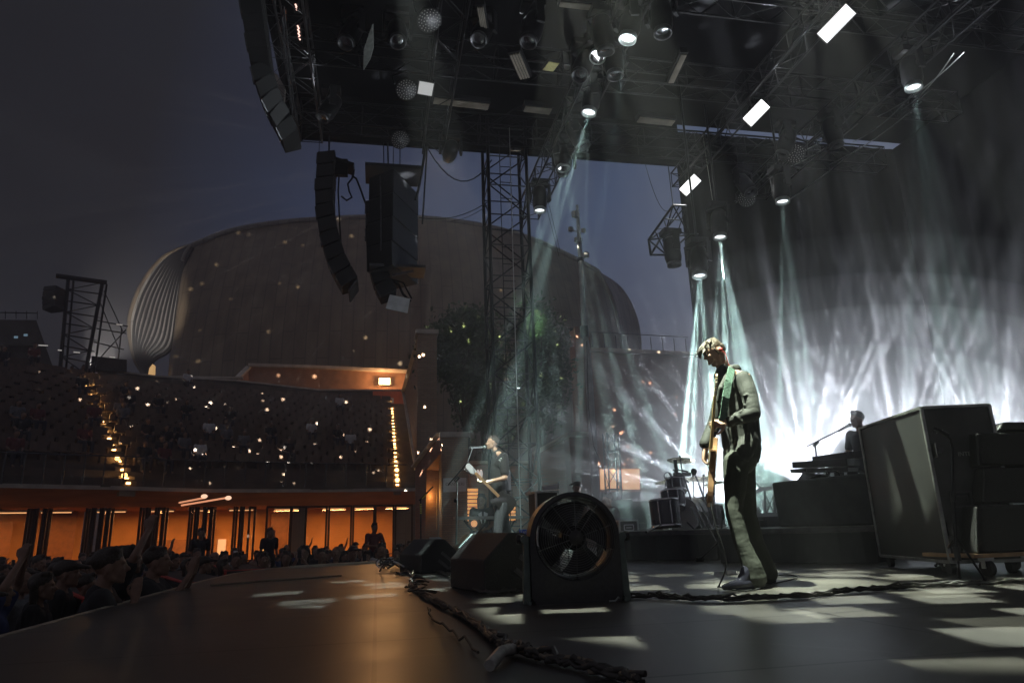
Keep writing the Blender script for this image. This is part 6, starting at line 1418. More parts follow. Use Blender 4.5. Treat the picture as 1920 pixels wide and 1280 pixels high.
# guitar: body seen edge-on, neck pointing up
t = thing('electric_guitar', 'electric guitar held nearly upright by the guitarist, pale maple neck', 'electric guitar', tuple(Y(1341, 900, g - .1)))
gn = (NK0 - NK1).normalized(); gs = Vector((.45, .85, 0)); gs = (gs - gn * gs.dot(gn)).normalized(); gb = gn.cross(gs)  # gs: across the face, gb: face normal
if gb.x > 0: gb = -gb
def GP(a, b, c): return NK1 + gn * a + gs * b + gb * c
out_ = [(.06, .0), (.10, .10), (.16, .14), (.20, .155), (.17, .165), (.08, .16), (.0, .14), (-.06, .115), (-.12, .13), (-.20, .165), (-.28, .16), (-.335, .08), (-.345, 0), (-.335, -.09), (-.28, -.165), (-.20, -.17), (-.11, -.13), (-.04, -.115), (.03, -.145), (.10, -.165), (.12, -.15), (.09, -.10), (.05, -.05)]
m = MB(); m.ext([GP(a, b, -.022) for a, b in bez([(a, b, 0) for a, b in out_ + out_[:1]], 60)[:-1] for a, b in [(a, b)]] if False else [GP(p.x, p.y, -.022) for p in bez([(a, b, 0) for a, b in out_ + out_[:1]], 60)[:-1]], gb * .045)
gbody = part('body', m, mat('sunburst_lacquer', (.30, .17, .09), .18, 0, .4, 4), t, .006)
m = MB(); m.ext([GP(a, b, .024) for a, b in [(.05, -.05), (.09, -.10), (.02, -.12), (-.1, -.1), (-.2, -.13), (-.24, -.05), (-.1, .05), (.02, .06), (.08, .05)]], gb * .003); part('pickguard', m, mat('pickguard_pale', (.7, .68, .6), .3), gbody)
for a in (-.20, -.11, -.03): m = MB(); m.bar(GP(a, -.035, .03), GP(a, .035, .03), .016, .012, tuple(gb)); part('pickup', m, WHITE, gbody)
m = MB(); m.bar(GP(-.26, -.04, .03), GP(-.26, .04, .03), .03, .014, tuple(gb)); part('bridge', m, CHR, gbody)
m = MB(); m.hexa([GP(-.0, -.028, .012), GP(0, .028, .012), GP(0, .028, .038), GP(0, -.028, .038)], [NK0 + gs * -.021 + gb * .012, NK0 + gs * .021 + gb * .012, NK0 + gs * .021 + gb * .034, NK0 + gs * -.021 + gb * .034]); part('neck', m, mat('maple', (.62, .46, .20), .3, 0, .15, 9), t, .004)
m = MB(); hd = [(0, -.022), (.03, -.035), (.10, -.03), (.165, -.02), (.18, .01), (.16, .035), (.12, .03), (.05, .03), (0, .022)]
m.ext([NK0 + gn * a + gs * b * 1.2 + gb * .012 for a, b in hd], gb * .016); hs_ = part('headstock', m, mat('maple_head', (.66, .5, .26), .3, 0, .15, 9), t, .003)
for k in range(6): m = MB(); p = NK0 + gn * (.03 + .024 * k) + gs * -.05 + gb * .02; m.cyl(p, p + gs * .02, .006, n=6); m.ell(p - gs * .006, (.009, .009, .006)); part('tuner', m, CHR, hs_)
part('strap', strap_m, mat('padded_strap', (.10, .17, .13), .6, 0, .3, 60, .4), t)
m = MB()
for k in range(6): m.cyl(GP(-.26, -.02 + .008 * k, .038), NK0 + gs * (-.015 + .006 * k) + gb * .038, .0009, n=4)
part('string', m, ALU, t)
m = MB(); jk = Y(1334, 926, g - .15); pts = [jk + Vector((.03, 0, .0)), jk, Y(1334, 950, g - .2), Y(1342, 985, g - .25), Y(1354, 1020, g - .3), Y(1362, 1050, g - .33), Y(1358, 1075, g - .36), Y(1348, 1098, g - .4)]
q = pts[-1]; ql = Z(1350, 1102); pts += [Vector((ql.x, ql.y, .01)), Z(1400, 1110) + Vector((0, 0, .01)), Z(1450, 1096) + Vector((0, 0, .01)), Z(1485, 1088) + Vector((0, 0, .01)), Z(1495, 1082) + Vector((0, 0, .01)), Z(1470, 1079) + Vector((0, 0, .01)), Z(1440, 1083) + Vector((0, 0, .01)), Z(1400, 1080) + Vector((0, 0, .01))]
m.tube(bez([tuple(p) for p in pts], 60), .0055, 6); solo('guitar_cable', m, RUB, 'black cable dropping from the guitar and looping on the floor', 'cable')
m = MB(); p = Z(1350, 1078); m.lathe([(0, .04), (.05, .035), (.06, 0)], p, (0, 0, 1), 12); m.box(p + Vector((.12, .03, .02)), (.1, .07, .035)); solo('effects_pedal', m, ALU, 'small silver pedal on the floor behind the guitar cable', 'effects pedal')

# ---- the bass player (farther, left) --------------------------------------
b_ = 12.5
def Bp(u, v, dy=0): return Y(u, v, b_ + dy)
hb = Bp(923, 829); body = MB(); head_mb(body, hb, (-.98, -.1, .02), (.0, 0, 1), 1.05)
sL, sR, nk = Bp(944, 857, -.2), Bp(932, 858, .2), Bp(931, 848)
cH, wA, pE = Bp(935, 880), Bp(938, 915), Bp(940, 940)
eL, wL = Bp(947, 895, -.3), Bp(909, 905, -.25); eR, wR = Bp(925, 895, .25), Bp(940, 935, .1)
kL, kR, aL, aR = Bp(934, 990, -.12), Bp(948, 990, .12), Bp(935, 1036, -.14), Bp(953, 1040, .14)
aL.z = aR.z = .1
body.chain([(Bp(927, 842), .055), (nk, .06), (cH, .12), (wA, .12), (pE, .12)]); body.chain([(nk, .06), (sL, .055), (eL, .045), (wL, .03)]); body.chain([(nk, .06), (sR, .055), (eR, .045), (wR, .03)])
body.chain([(pE + Vector((0, -.1, 0)), .09), (kL, .06), (aL, .04), (aL + Vector((-.15, 0, -.06)), .035)]); body.chain([(pE + Vector((0, .1, 0)), .09), (kR, .06), (aR, .04), (aR + Vector((-.15, 0, -.06)), .035)])
hand_mb(body, wL, (-.9, 0, .1), (0, .3, .8), .8, 1.15, 1); hand_mb(body, wR, (-.4, .2, -.8), (0, .5, -.2), .6, 1.1, -1)
hr_ = MB(); hair_mb(hr_, hb + Vector((.01, 0, .01)), (-.98, -.1, .02), (0, 0, 1), 1.03, 'short', 3)
ts = MB(); ts.chain([(nk + Vector((.02, 0, -.03)), .10), (cH, .165), (wA + Vector((-.01, 0, 0)), .165), (pE + Vector((0, 0, .05)), .16)], 14); ts.chain([(cH + Vector((0, -.1, .1)), .11), (sL, .095), (sL.lerp(eL, .75), .085)]); ts.chain([(cH + Vector((0, .1, .1)), .11), (sR, .095), (sR.lerp(eR, .75), .085)])
tj = MB(); tj.chain([(pE, .155), (pE + Vector((0, 0, -.06)), .15)]); tj.chain([(pE + Vector((0, -.08, -.04)), .13), (kL, .088), (aL + Vector((0, 0, -.02)), .07)], 12); tj.chain([(pE + Vector((0, .08, -.04)), .13), (kR, .088), (aR + Vector((0, 0, -.02)), .07)], 12)
sh = MB()
for A_ in (aL, aR): sh.chain([(Vector((A_.x + .06, A_.y, .05)), .05), (Vector((A_.x - .1, A_.y, .05)), .05), (Vector((A_.x - .2, A_.y, .04)), .035)])
gl2 = MB(); gl2.tube([hb + Vector((-.105, -.04, .0)), hb + Vector((-.105, -.075, .0)), hb + Vector((.0, -.085, .0))], .006, 5)
bassist = build_person(body, [('hair', hr_, HAIR, .012), ('t_shirt', ts, mat('black_cotton', (.018, .019, .021), .85, 0, .2, 30, .2), .016), ('jeans', tj, mat('dark_denim', (.045, .052, .06), .85, 0, .3, 40, .2), .016), ('shoes', sh, SHOE, .014)],
    'person in black T-shirt and jeans playing bass at a microphone, before the tower', loc=(pE.x, pE.y, 0), voxel=.011)
m = MB(); m.tube([hb + Vector((-.112, -.05, .0)), hb + Vector((-.10, -.08, .0)), hb + Vector((.0, -.088, .0))], .005, 5)
t = thing('bass_guitar', 'bass guitar with pale headstock held by the person in black', 'bass guitar', tuple(Bp(930, 930, -.25)))
p0, p1 = Bp(891, 886, -.45), Bp(935, 930, -.25); gd = (p1 - p0).normalized(); m = MB(); m.bar(p0, p1, .05, .025, (0, 1, 0)); part('neck', m, mat('rosewood_neck', (.35, .2, .1), .4), t)
m = MB(); gu = gd.cross(Vector((0, 1, 0))).normalized(); m.ext([p0 + gd * a + gu * b for a, b in ((.02, -.03), (-.08, -.06), (-.2, -.05), (-.24, .0), (-.2, .05), (-.05, .045), (.02, .03))], (0, .02, 0)); hh = part('headstock', m, WHITE, t)
for k in range(4): m = MB(); q = p0 - gd * (.03 + .05 * k) - gu * .08; m.ell(q, (.022, .012, .016)); part('tuner', m, CHR, hh)
m = MB(); ob = [(-.05, .04), (.0, .15), (.1, .14), (.2, .17), (.33, .16), (.38, .0), (.33, -.17), (.2, -.18), (.08, -.14), (-.04, -.18), (-.08, -.14), (-.03, -.05)]
m.ext([p1 + gd * p.x + gu * p.y for p in bez([(a, b, 0) for a, b in ob + ob[:1]], 40)[:-1]], (0, .045, 0)); part('body', m, mat('black_lacquer', (.03, .03, .03), .2), t, .006)
m = MB(); m.bar(Bp(938, 860, -.3), Bp(954, 885, -.12), .06, .008, (0, 1, 0)); m.bar(Bp(954, 885, -.12), Bp(956, 925, .05), .06, .008, (0, 1, 0)); part('strap', m, WHITE, t)
m = MB(); m.box(Bp(957, 926, -.1), (.07, .05, .14)); solo('belt_pack', m, ALUD, 'small transmitter pack on the belt of the bass player', 'belt pack')

# ---- generic figures -----------------------------------------------------
def figure(pose, shirt, trousers, hairstyle, seed, H=1.74, skin=SKIN2, vox=.028, shirtless=False):
    """origin at the feet, facing +y; returns dict name -> mesh"""
    k = H / 1.75; v = lambda x, y, z: Vector((x * k, y * k, z * k)); B = MB(); hf_ = Vector((0, 1, .05)); hc_ = v(0, .03, 1.62)
    P_, M_ = head_mb(B, hc_, hf_, (0, 0, 1), 1.12 * k); neck = v(0, -.01, 1.46); ch = v(0, 0, 1.28); wa = v(0, 0, 1.08); pe = v(0, 0, .92)
    B.chain([(hc_ + Vector((0, -.02, -.08)), .06 * k), (neck, .06 * k), (ch, .13 * k), (wa, .12 * k), (pe, .13 * k)], 10)
    for s in (-1, 1): B.chain([(ch + v(s * .08, 0, .02), .10 * k), (v(s * .18, 0, 1.38), .06 * k)])
    AP = {'down': ((.24, -.02, 1.10), (.23, .10, .88), (0, .2, -1)), 'lean': ((.27, .10, 1.12), (.05, .30, 1.10), (-1, .2, 0)), 'phone': ((.24, .20, 1.22), (.06, .34, 1.50), (0, .1, 1)),
          'up': ((.30, .05, 1.62), (.20, .14, 1.88), (0, .1, 1)), 'clap': ((.27, .12, 1.66), (.05, .18, 1.90), (-.1, .1, 1)), 'one': None, 'chin': ((.22, .16, 1.12), (.06, .22, 1.38), (-.2, 0, 1)), 'seated': ((.24, .08, 1.10), (.14, .30, .98), (-.3, 1, 0))}
    arms = []
    for s in (-1, 1):
        a = AP['up'] if (pose == 'one' and s == 1) else (AP['lean'] if pose == 'one' else AP[pose])
        e_, w_, d_ = v(s * a[0][0], a[0][1], a[0][2]), v(s * a[1][0], a[1][1], a[1][2]), Vector((s * a[2][0], a[2][1], a[2][2]))
        sh_ = v(s * .19, 0, 1.39); B.chain([(sh_, .052 * k), (e_, .042 * k), (w_, .028 * k)]); hand_mb(B, w_, d_, (-s, .3, 0), .35, 1.05 * k, s); arms.append((sh_, e_, w_))
    legs = []
    for s in (-1, 1):
        if pose == 'seated': L = [(v(s * .1, 0, .92), .085 * k), (v(s * .14, .42, .90), .06 * k), (v(s * .13, .44, .50), .042 * k), (v(s * .13, .58, .45), .035 * k)]
        else: L = [(v(s * .1, 0, .92), .09 * k), (v(s * .11, .02, .5), .058 * k), (v(s * .11, -.02, .09), .04 * k), (v(s * .12, .13, .04), .035 * k)]
        B.chain(L); legs.append(L)
    S_ = MB(); S_.chain([(neck + v(0, -.02, -.05), .09 * k), (ch, .16 * k), (wa, .145 * k), (pe + v(0, 0, .05), .155 * k)], 12)
    for (a, b, c) in arms: S_.chain([(ch + (a - ch) * .3, .12 * k), (a, .085 * k), (a.lerp(b, .65), .07 * k)])
    T_ = MB(); T_.chain([(pe, .155 * k), (pe + v(0, 0, -.05), .15 * k)])
    for L in legs: T_.chain([(L[0][0], .12 * k), (L[1][0], .082 * k), (L[2][0], .062 * k)])
    Hh = MB()
    if hairstyle != 'bald': hair_mb(Hh, hc_ + v(0, 0, .01), hf_, (0, 0, 1), 1.12 * k, hairstyle, seed)
    out = {'body': fuse(B, vox * .8, skin, 1, 'body')}
    if not shirtless: out['shirt'] = fuse(S_, vox, shirt, 1, 'shirt')
    out['trousers'] = fuse(T_, vox, trousers, 1, 'trousers')
    if hairstyle != 'bald': out['cap' if hairstyle == 'cap' else 'hair'] = fuse(Hh, vox * .75, HAIR, 1, 'hair')
    return out
DKS = [mat('dark_tee', (.022, .022, .025), .85, 0, .2, 20), mat('grey_tee', (.15, .15, .16), .85, 0, .2, 20), mat('navy_tee', (.03, .04, .12), .85, 0, .2, 20), mat('white_tee', (.55, .55, .56), .85, 0, .1, 20), mat('maroon_tee', (.14, .04, .04), .85, 0, .2, 20)]
PNT = mat('dark_trousers', (.04, .04, .05), .85, 0, .2, 20)
def place(meshes, loc, rz, label, group=None, sc_=1.0, name='person'):
    t = thing(name, label, 'person', tuple(loc), rz, group); t.scale = (sc_, sc_, sc_)
    for nm, me in meshes.items(): o = bpy.data.objects.new(nm, me); COL.objects.link(o); o.parent = t
    return t
def variant(fig, shirt):
    f = dict(fig)
    if 'shirt' in f: me = f['shirt'].copy(); me.materials.clear(); me.materials.append(shirt); f['shirt'] = me
    return f
FIG = {}
for i, (ps, hs) in enumerate([('down', 'short'), ('down', 'long'), ('down', 'cap'), ('lean', 'short'), ('phone', 'short'), ('phone', 'long'), ('clap', 'short'), ('one', 'long'), ('chin', 'short'), ('seated', 'short'), ('seated', 'long'), ('down', 'bald')]):
    FIG[(ps, hs)] = figure(ps, DKS[0], PNT, hs, i, vox=.034 if ps == 'seated' else .0145)
FIG['bare'] = figure('lean', DKS[0], PNT, 'short', 40, vox=.013, shirtless=True)
HS = {'short': 'short hair', 'long': 'long hair', 'cap': 'a cap', 'bald': 'a bald head'}
PO = {'down': 'arms down', 'lean': 'arms folded', 'phone': 'phone held up', 'clap': 'both hands raised overhead', 'one': 'one arm raised', 'chin': 'hands by the chin'}
CL = ['dark', 'grey', 'navy', 'white', 'maroon']
VAR = {}
def fig(ps, hs, ci):
    if (ps, hs) not in FIG: hs = 'short'
    if (ps, hs, ci) not in VAR: VAR[(ps, hs, ci)] = variant(FIG[(ps, hs)], DKS[ci])
    return VAR[(ps, hs, ci)]
cr_ = random.Random(21)
PHM = MB(); PHM.box((0, 0, 0), (.075, .010, .15)); PHMe = PHM.mesh('phone_body', BLK); PSM = MB(); PSM.box((0, -.007, 0), (.066, .004, .136)); PSMe = PSM.mesh('screen', emit('phone_screen', (.55, .65, 1), .6))
def phone(at_, rz, lab):
    t = thing('phone', lab, 'phone', at_, rz, 'phones held up in the crowd'); 
    for nm, me in (('phone_body', PHMe), ('screen', PSMe)): o = bpy.data.objects.new(nm, me); COL.objects.link(o); o.parent = t
GZ = -1.5
def toward(x, y, tx=3.5, ty=9): return math.atan2(ty - y, tx - x) - math.pi / 2 + cr_.uniform(-.25, .25)
# a) front row along the left side of the stage (near camera to corner)
seen = {}
def crowd_person(x, y, ps, hs, ci, zone, sc_=1.0, rz=None):
    if (ps, hs) not in FIG: hs = 'short'
    lab = '%s-topped person, %s, %s, %s' % (CL[ci], HS[hs], PO[ps], zone); seen[lab] = seen.get(lab, 0) + 1
    rz_ = toward(x, y) if rz is None else rz
    p = place(fig(ps, hs, ci), (x, y, GZ), rz_, lab, lab if True else None, sc_)
    if ps == 'phone':
        q = Vector((x, y, GZ)) + Matrix.Rotation(rz_, 3, 'Z') @ Vector((0, .40 * sc_, 1.60 * sc_)); phone(tuple(q), rz_, 'phone held up by the ' + lab.replace(', phone held up', ''))
PSL = ['down', 'down', 'lean', 'phone', 'down', 'chin', 'one', 'down', 'phone', 'clap', 'down']
def zone_name(x, y):
    if y < 8: return 'near left front row'
    if y < 13 and x < -2: return 'left of the stage corner'
    return None
yy = 6.3
while yy < 13.6:
    off_ = 0 if yy < 11 else (yy - 11) * .28
    ps = cr_.choice(['down', 'lean', 'chin', 'phone', 'down', 'one', 'clap']); hs = cr_.choice(['short', 'long', 'short', 'cap']); ps2 = ps if (ps, hs) in FIG else 'down'
    if (ps2, hs) not in FIG: hs = 'short'
    crowd_person(-3.35 + off_ + cr_.uniform(-.08, .08), yy, ps2, hs, cr_.choice([0, 0, 0, 1, 2]), 'at left barrier', cr_.uniform(.94, 1.05), -1.35)
    yy += cr_.uniform(.5, .66)
# the front row facing the camera beyond the corner
def bline(f): return Vector((-2.55, 13.6, 0)).lerp(Vector((.95, 15.25, 0)), f)
place(FIG['bare'], (bline(.13).x, bline(.13).y + .45, GZ), math.pi + .2, 'bare-shouldered person leaning with crossed arms on the barrier beyond the stage', None, .98)
spec = [(.0, 'chin', 'short', 0), (.24, 'down', 'long', 0), (.33, 'phone', 'long', 0), (.42, 'chin', 'short', 1), (.50, 'down', 'bald', 0), (.59, 'down', 'cap', 0), (.67, 'phone', 'short', 0), (.76, 'chin', 'short', 3), (.85, 'down', 'short', 0), (.95, 'one', 'long', 0)]
for f, ps, hs, ci in spec:
    p = bline(f); crowd_person(p.x, p.y + .45, ps, hs if (ps, hs) in FIG else 'short', ci, 'far front row, number %d from left' % (spec.index((f, ps, hs, ci)) + 2), cr_.uniform(.92, 1.04), math.pi + cr_.uniform(-.2, .5))
# b) rows behind
n_b = 0
for row in range(1, 20):
    if row < 6:
        yy = 5.2 + row * .35
        while yy < 13.5 + row * .5:
            if cr_.random() < .90:
                ps, hs = cr_.choice([k for k in FIG if isinstance(k, tuple) and k[0] in ('down', 'phone', 'chin', 'one', 'clap') and not (k[0] in ('clap', 'one') and cr_.random() < .5)])
                crowd_person(-3.4 - row * .62 + cr_.uniform(-.15, .15), yy, ps, hs, cr_.choice([0, 0, 0, 0, 1, 2, 4]), 'in dark left crowd', cr_.uniform(.9, 1.04)); n_b += 1
            yy += cr_.uniform(.62, .85)
    dxx = -5.6 - row * .35
    if row < 13:
        while dxx < 2.4:
            f = (dxx + 2.55) / 3.5; p = bline(f); y_ = p.y + .45 + row * .85 + cr_.uniform(-.2, .2)
            if cr_.random() < (.8 if row < 5 else .5) and y_ > 13.6:
                ps, hs = cr_.choice([k for k in FIG if isinstance(k, tuple) and k[0] in ('down', 'phone', 'chin', 'one') and not (k[0] in ('one', 'phone') and cr_.random() < .5)])
                crowd_person(dxx, y_, ps, hs, cr_.choice([0, 0, 0, 1, 2, 3, 4]), 'before the orange hall', cr_.uniform(.88, 1.02)); n_b += 1
            dxx += cr_.uniform(.6, .9)
# people raised above the crowd
for (u, v, dd, ps, hs, ci, l) in [(379, 912, 24, 'down', 'short', 0, 'person in black standing above the crowd before the pale inner doorway'), (405 + 0, 925, 23, 'down', 'long', 0, 'person in dark clothes raised above the crowd by the door cluster'), (502, 925, 24, 'down', 'bald', 0, 'person in dark clothes raised above the crowd before the pale curtain'), (702, 920 + 56, 22, 'lean', 'short', 4, 'person in reddish top sitting up above the crowd before the slatted blinds')]:
    pass
RA = [(378, 985, 21, 'down', 'short', 0, 'person in black standing high above the crowd before the orange hall wall'), (507, 985, 22, 'down', 'short', 0, 'person in dark top standing raised before the pale curtain panel'), (702, 976, 21, 'lean', 'short', 4, 'person in reddish top raised above the crowd before the slatted blinds')]
for (u, v, dd, ps, hs, ci, l) in RA:
    hp_ = D(u, v, dd); q = Vector((hp_.x, hp_.y, hp_.z - 1.80)); place(fig(ps, hs, ci), q, toward(q.x, q.y), l, None)
    if q.z > GZ + .05:
        m = MB(); m.box((q.x, q.y, (q.z + GZ) / 2 - .01), (.5, .5, q.z - GZ - .02)); solo('standing_box', m, BLK, 'box under the ' + l.split(' before')[0], 'box')
# two hands-overhead person and near big silhouettes
for (u, v, dd, ps, hs, ci, l) in [(240, 1012, 9.0, 'clap', 'short', 0, 'person clapping hands high overhead in the left crowd'), (290, 1040, 8.4, 'phone', 'short', 0, 'person with curly hair holding a phone at the left barrier'), (200, 1045, 7.0, 'chin', 'long', 0, 'person with long hair and hand at the chin at the near left barrier')]:
    hp_ = D(u, v + 10, dd); place(fig(ps, hs, ci), (hp_.x, hp_.y, GZ), toward(hp_.x, hp_.y), l, None, min(1.12, (hp_.z - GZ) / 1.62))
# security / crowd barrier
t0 = None
BR = mat('barrier_steel', (.26, .25, .23), .4, .7, .3, 6, .1); BRP = mat('barrier_panel', (.06, .055, .05), .5, .3, .3, 4)
def barrier(p, q, label):
    p = Vector((*p, 0)); q = Vector((*q, 0)); t = thing('crowd_barrier', label, 'crowd barrier', ((p.x + q.x) / 2, (p.y + q.y) / 2, GZ), 0, 'crowd barrier sections'); h = 1.22
    m = MB(); m.tube([p + Vector((0, 0, GZ + h)), q + Vector((0, 0, GZ + h))], .035, 8); part('top_rail', m, BR, t)
    m = MB(); m.bar(p.lerp(q, .02) + Vector((0, 0, GZ + h * .5)), p.lerp(q, .98) + Vector((0, 0, GZ + h * .5)), .02, h * .86); part('panel', m, BRP, t)
    for e in (p, q): m = MB(); m.cyl(e + Vector((0, 0, GZ)), e + Vector((0, 0, GZ + h)), .03, n=6); part('post', m, BR, t)
ys = [5.0 + 1.15 * k for k in range(8)]
for k, (a, b) in enumerate(zip(ys, ys[1:])): barrier((-2.95, a + .03), (-2.95, b - .03), 'crowd barrier section %s along the left stage edge' % ['one', 'two', 'three', 'four', 'five', 'six', 'seven'][k])
c_pts = [(-2.95, 13.05), (-2.6, 13.55), (-1.7, 14.05), (-.6, 14.55), (.4, 15.0), (1.3, 15.35)]
for k, (a, b) in enumerate(zip(c_pts, c_pts[1:])): barrier(a, b, 'crowd barrier section curving round the stage corner, %s of five' % ['first', 'second', 'third', 'fourth', 'fifth'][k])
# bright lit top rail plank in front of the far row, red straps over cloth-covered bins
m = MB(); a, b = Z(545, 1061, .03), Z(738, 1050, .03); m.bar(a + Vector((0, 0, -.02)), b + Vector((0, 0, -.02)), .10, .05); solo('rail_plank', m, mat('pale_plank', (.5, .47, .38), .6, 0, .2, 6, .1), 'pale rail plank the far front row leans on', 'rail')
def bin_(u0, v0, u1, v1, zt, label):
    a, b = Z(u0, v0, zt), Z(u1, v1, zt); d = (b - a).normalized(); n_ = Vector((-d.y, d.x, 0)); t = thing('covered_bin', label, 'covered bin', ((a.x + b.x) / 2, (a.y + b.y) / 2, GZ), 0, 'black covered bins in the pit')
    m = MB(); m.hexa([Vector((p.x, p.y, GZ)) for p in (a, b, b + n_ * .7, a + n_ * .7)], [p for p in (a, b, b + n_ * .7, a + n_ * .7)]); part('cover', m, TOLEX, t, .03)
    m = MB(); m.bar(a + Vector((0, 0, .01)), b + Vector((0, 0, .01)), .045, .012); m.bar(a + n_ * .1 + Vector((0, 0, .014)), b + Vector((0, 0, .014)), .04, .012); m.bar(b + Vector((0, 0, .012)), b + n_ * .68 + Vector((0, 0, .012)), .04, .012); m.bar(b - n_ * .012, b - n_ * .012 - Vector((0, 0, .12)), .04, .012, (0, 1, 0)); part('red_strap', m, RED, t)
bin_(268, 1072, 348, 1094, -.06, 'black covered bin with bright red straps at the stage edge'); bin_(400, 1060, 424, 1071, -.05, 'farther black covered bin with a red strap'); bin_(85, 1098, 160, 1125, -.08, 'nearest black covered bin with a dull red strap in the left corner')
# small yellow can, cup etc on the barrier
m = MB(); p = Z(441, 1044, .02); m.cyl(p, p + Vector((0, 0, .16)), .05, n=12); solo('cup', m, WHITE, 'white cup standing on the stage edge before the left crowd', 'cup')
# seated audience
st = random.Random(9); cnt = 0
for k in range(1, NR - 2):
    for i, (wL_, wR_) in {1: (0, 1), 2: (0, 1), 3: (0, 1), 4: (0, 1), 6: (0, 1), 7: (0, 1), 8: (0, 1)}.items():
        a, b = seatpt(i, (k + .45) / NR), seatpt(i + 1, (k + .45) / NR); L = (b - a).length; zt = seatpt(i, (k + 1) / NR).z
        for s in range(int(L / .62)):
            f = (s + .5) / int(L / .62); dens = .20 if (i == 6 and k < 12) else (.10 if i in (2, 3, 4) else (.05 if i == 7 else .03))
            if k > 13: dens *= .5
            if st.random() < dens and cnt < 150:
                q = a.lerp(b, f); q.z = zt - .45; hs = st.choice(['short', 'long']); ci = st.choice([0, 0, 0, 1, 3, 4]); cnt += 1
                side = 'left of the slanting stairway' if i < 5 else 'right of the slanting stairway'
                lab = 'seated person in %s top with %s in the stand %s' % (CL[ci], HS[hs], side)
                place(fig('seated', hs, ci), (q.x, q.y - .05, q.z), toward(q.x, q.y), lab, lab)
for (u, v, dd, ps, l) in [(135, 702, 45.5, 'down', 'left of two dark people standing atop the slanting stairway'), (156, 700, 45.5, 'down', 'right of two dark people standing atop the slanting stairway')]:
    hp_ = D(u, v - 12, dd); place(fig('down', 'short', 0), (hp_.x, hp_.y, hp_.z - 1.62), toward(hp_.x, hp_.y), l)
# stage hand and others behind the fan
for (u, v, yy_, ps, hs, ci, l) in [(1084, 912, 11.0, 'down', 'cap', 0, 'person in a black cap looking left above the stage fan'), (1141, 938, 13.3, 'down', 'short', 1, 'person in grey top standing beside the dark cases')]:
    c = Y(u, v, yy_); place(fig(ps, hs, ci), (c.x, c.y, 0 if c.z > 1 else c.z - 1.6), math.pi / 2 + .3, l, None, (c.z) / 1.62 if c.z > 1 else 1.0)
# seated keyboard player far behind the bass player
c = Y(903, 938, 15.2); f_ = figure('seated', DKS[0], PNT, 'long', 77, vox=.016); f_ = variant(f_, mat('black_jacket', (.05, .05, .05), .7, 0, .2, 30)); place(f_, (c.x, c.y, c.z - 1.60), math.pi - .3, 'seated person in dark jacket playing the long keyboard behind the bass player', None)
m = MB(); sp2 = Vector((c.x, c.y, c.z)); m.hexa([(sp2.x - .2, sp2.y - .15, 0.0), (sp2.x + .2, sp2.y - .15, 0.0), (sp2.x + .2, sp2.y + .2, 0.0), (sp2.x - .2, sp2.y + .2, 0.0)], [(sp2.x - .2, sp2.y - .15, max(.2, c.z - .86)), (sp2.x + .2, sp2.y - .15, max(.2, c.z - .86)), (sp2.x + .2, sp2.y + .2, max(.2, c.z - .86)), (sp2.x - .2, sp2.y + .2, max(.2, c.z - .86))]); solo('piano_stool', m, BLK, 'black stool under the musician at the long keyboard', 'stool')
m = MB()
for q in ((-.07, 0), (.07, 0)): m.ext([c + Vector((q[0] * .3, -.155, -.24)), c + Vector((q[0] * 1.6, -.165, -.28)), c + Vector((q[0] * .4, -.175, -.5))], (0, .01, 0))
solo('white_collar', m, WHITE, 'white open collar of the musician at the long keyboard', 'collar')
# keyboard player in the smoke
c = Y(1609, 785, 9.6); place(figure('seated', DKS[0], PNT, 'short', 78, vox=.018), (c.x, c.y, c.z - 1.62), math.pi / 2 + .15, 'dark silhouetted person playing keyboards in the bright smoke', None)
m = MB(); m.cyl((c.x, c.y, RZ), (c.x, c.y, c.z - .86), .17, n=12); solo('drum_stool', m, BLK, 'stool under the keyboard player in the smoke', 'stool')
# ------------------------------------------------------------------ stage light on performers, back light, mirror-ball dots, smoke
# up-firing floor lamps at the back, pointing to the audience
FL = [((1400, 965), 12.4, -.6, .75, 16000, 'first'), ((1525, 945), 12.0, -.1, 1, 22000, 'second'), ((1690, 935), 11.4, .05, 1, 20000, 'third'), ((1860, 925), 10.8, .35, .9, 18000, 'fourth')]
BEAMS = []
for i, ((u, v), y, da, db, en, nth) in enumerate(FL):
    p = Y(u, v, y); p.z = max(p.z, .5); d = (Vector((.81, -.58, 0)) * da + Vector((0, 0, db)) - Vector((.58, .81, 0)) * .8).normalized()
    moving_head(p, p + d * 5, 'floor lamp firing white rays upward behind the keyboards, %s from the left' % nth, 'floor lamps firing up through the smoke', True, (.86, .92, 1.0), en * BACK, 20 + i, spot=(80 if i == 0 else 88), flip=-1, gobo=('ray', 8, .24, i * .77 + .3, 1.0))
# front wash lamps in the roof near the camera: light the guitarist and draw bright patches on the deck
wash = [((2.4, 8.2, 9.3), (3.1, 4.7, 0), 5200, 30, ('rect', 15, .34, .35), (.88, .95, .78), 'roof wash lamp over the front of the stage, aimed at the guitarist'),
        ((6.0, 7.2, 9.3), (4.5, 4.3, 0), 5200, 30, ('rect', 15, .34, 1.35), (.86, .93, .78), 'roof wash lamp over the right of the stage'),
        ((4.0, 10.5, 9.3), (.9, 7.2, 0), 3600, 22, ('rect', 15, .28, 2.2), (.80, .95, .88), 'roof wash lamp over the floor monitors')]
for i, (p, a, en, sp3, gb_, c3, l) in enumerate(wash):
    moving_head(p, a, l, 'wash lamps drawing patches on the deck', True, c3, en * WASH, i, spot=sp3, gobo=(gb_[0], gb_[1], gb_[2], gb_[3], 1.0))
moving_head((1.3, 4.7, 9.4), (2.95, 5.15, 1.45), 'roof key lamp aimed at the guitarist', None, True, (.86, .96, .76), 5200 * KEY, 0, spot=10, gobo=('dot', 1.0, 60, 0, 1.0))
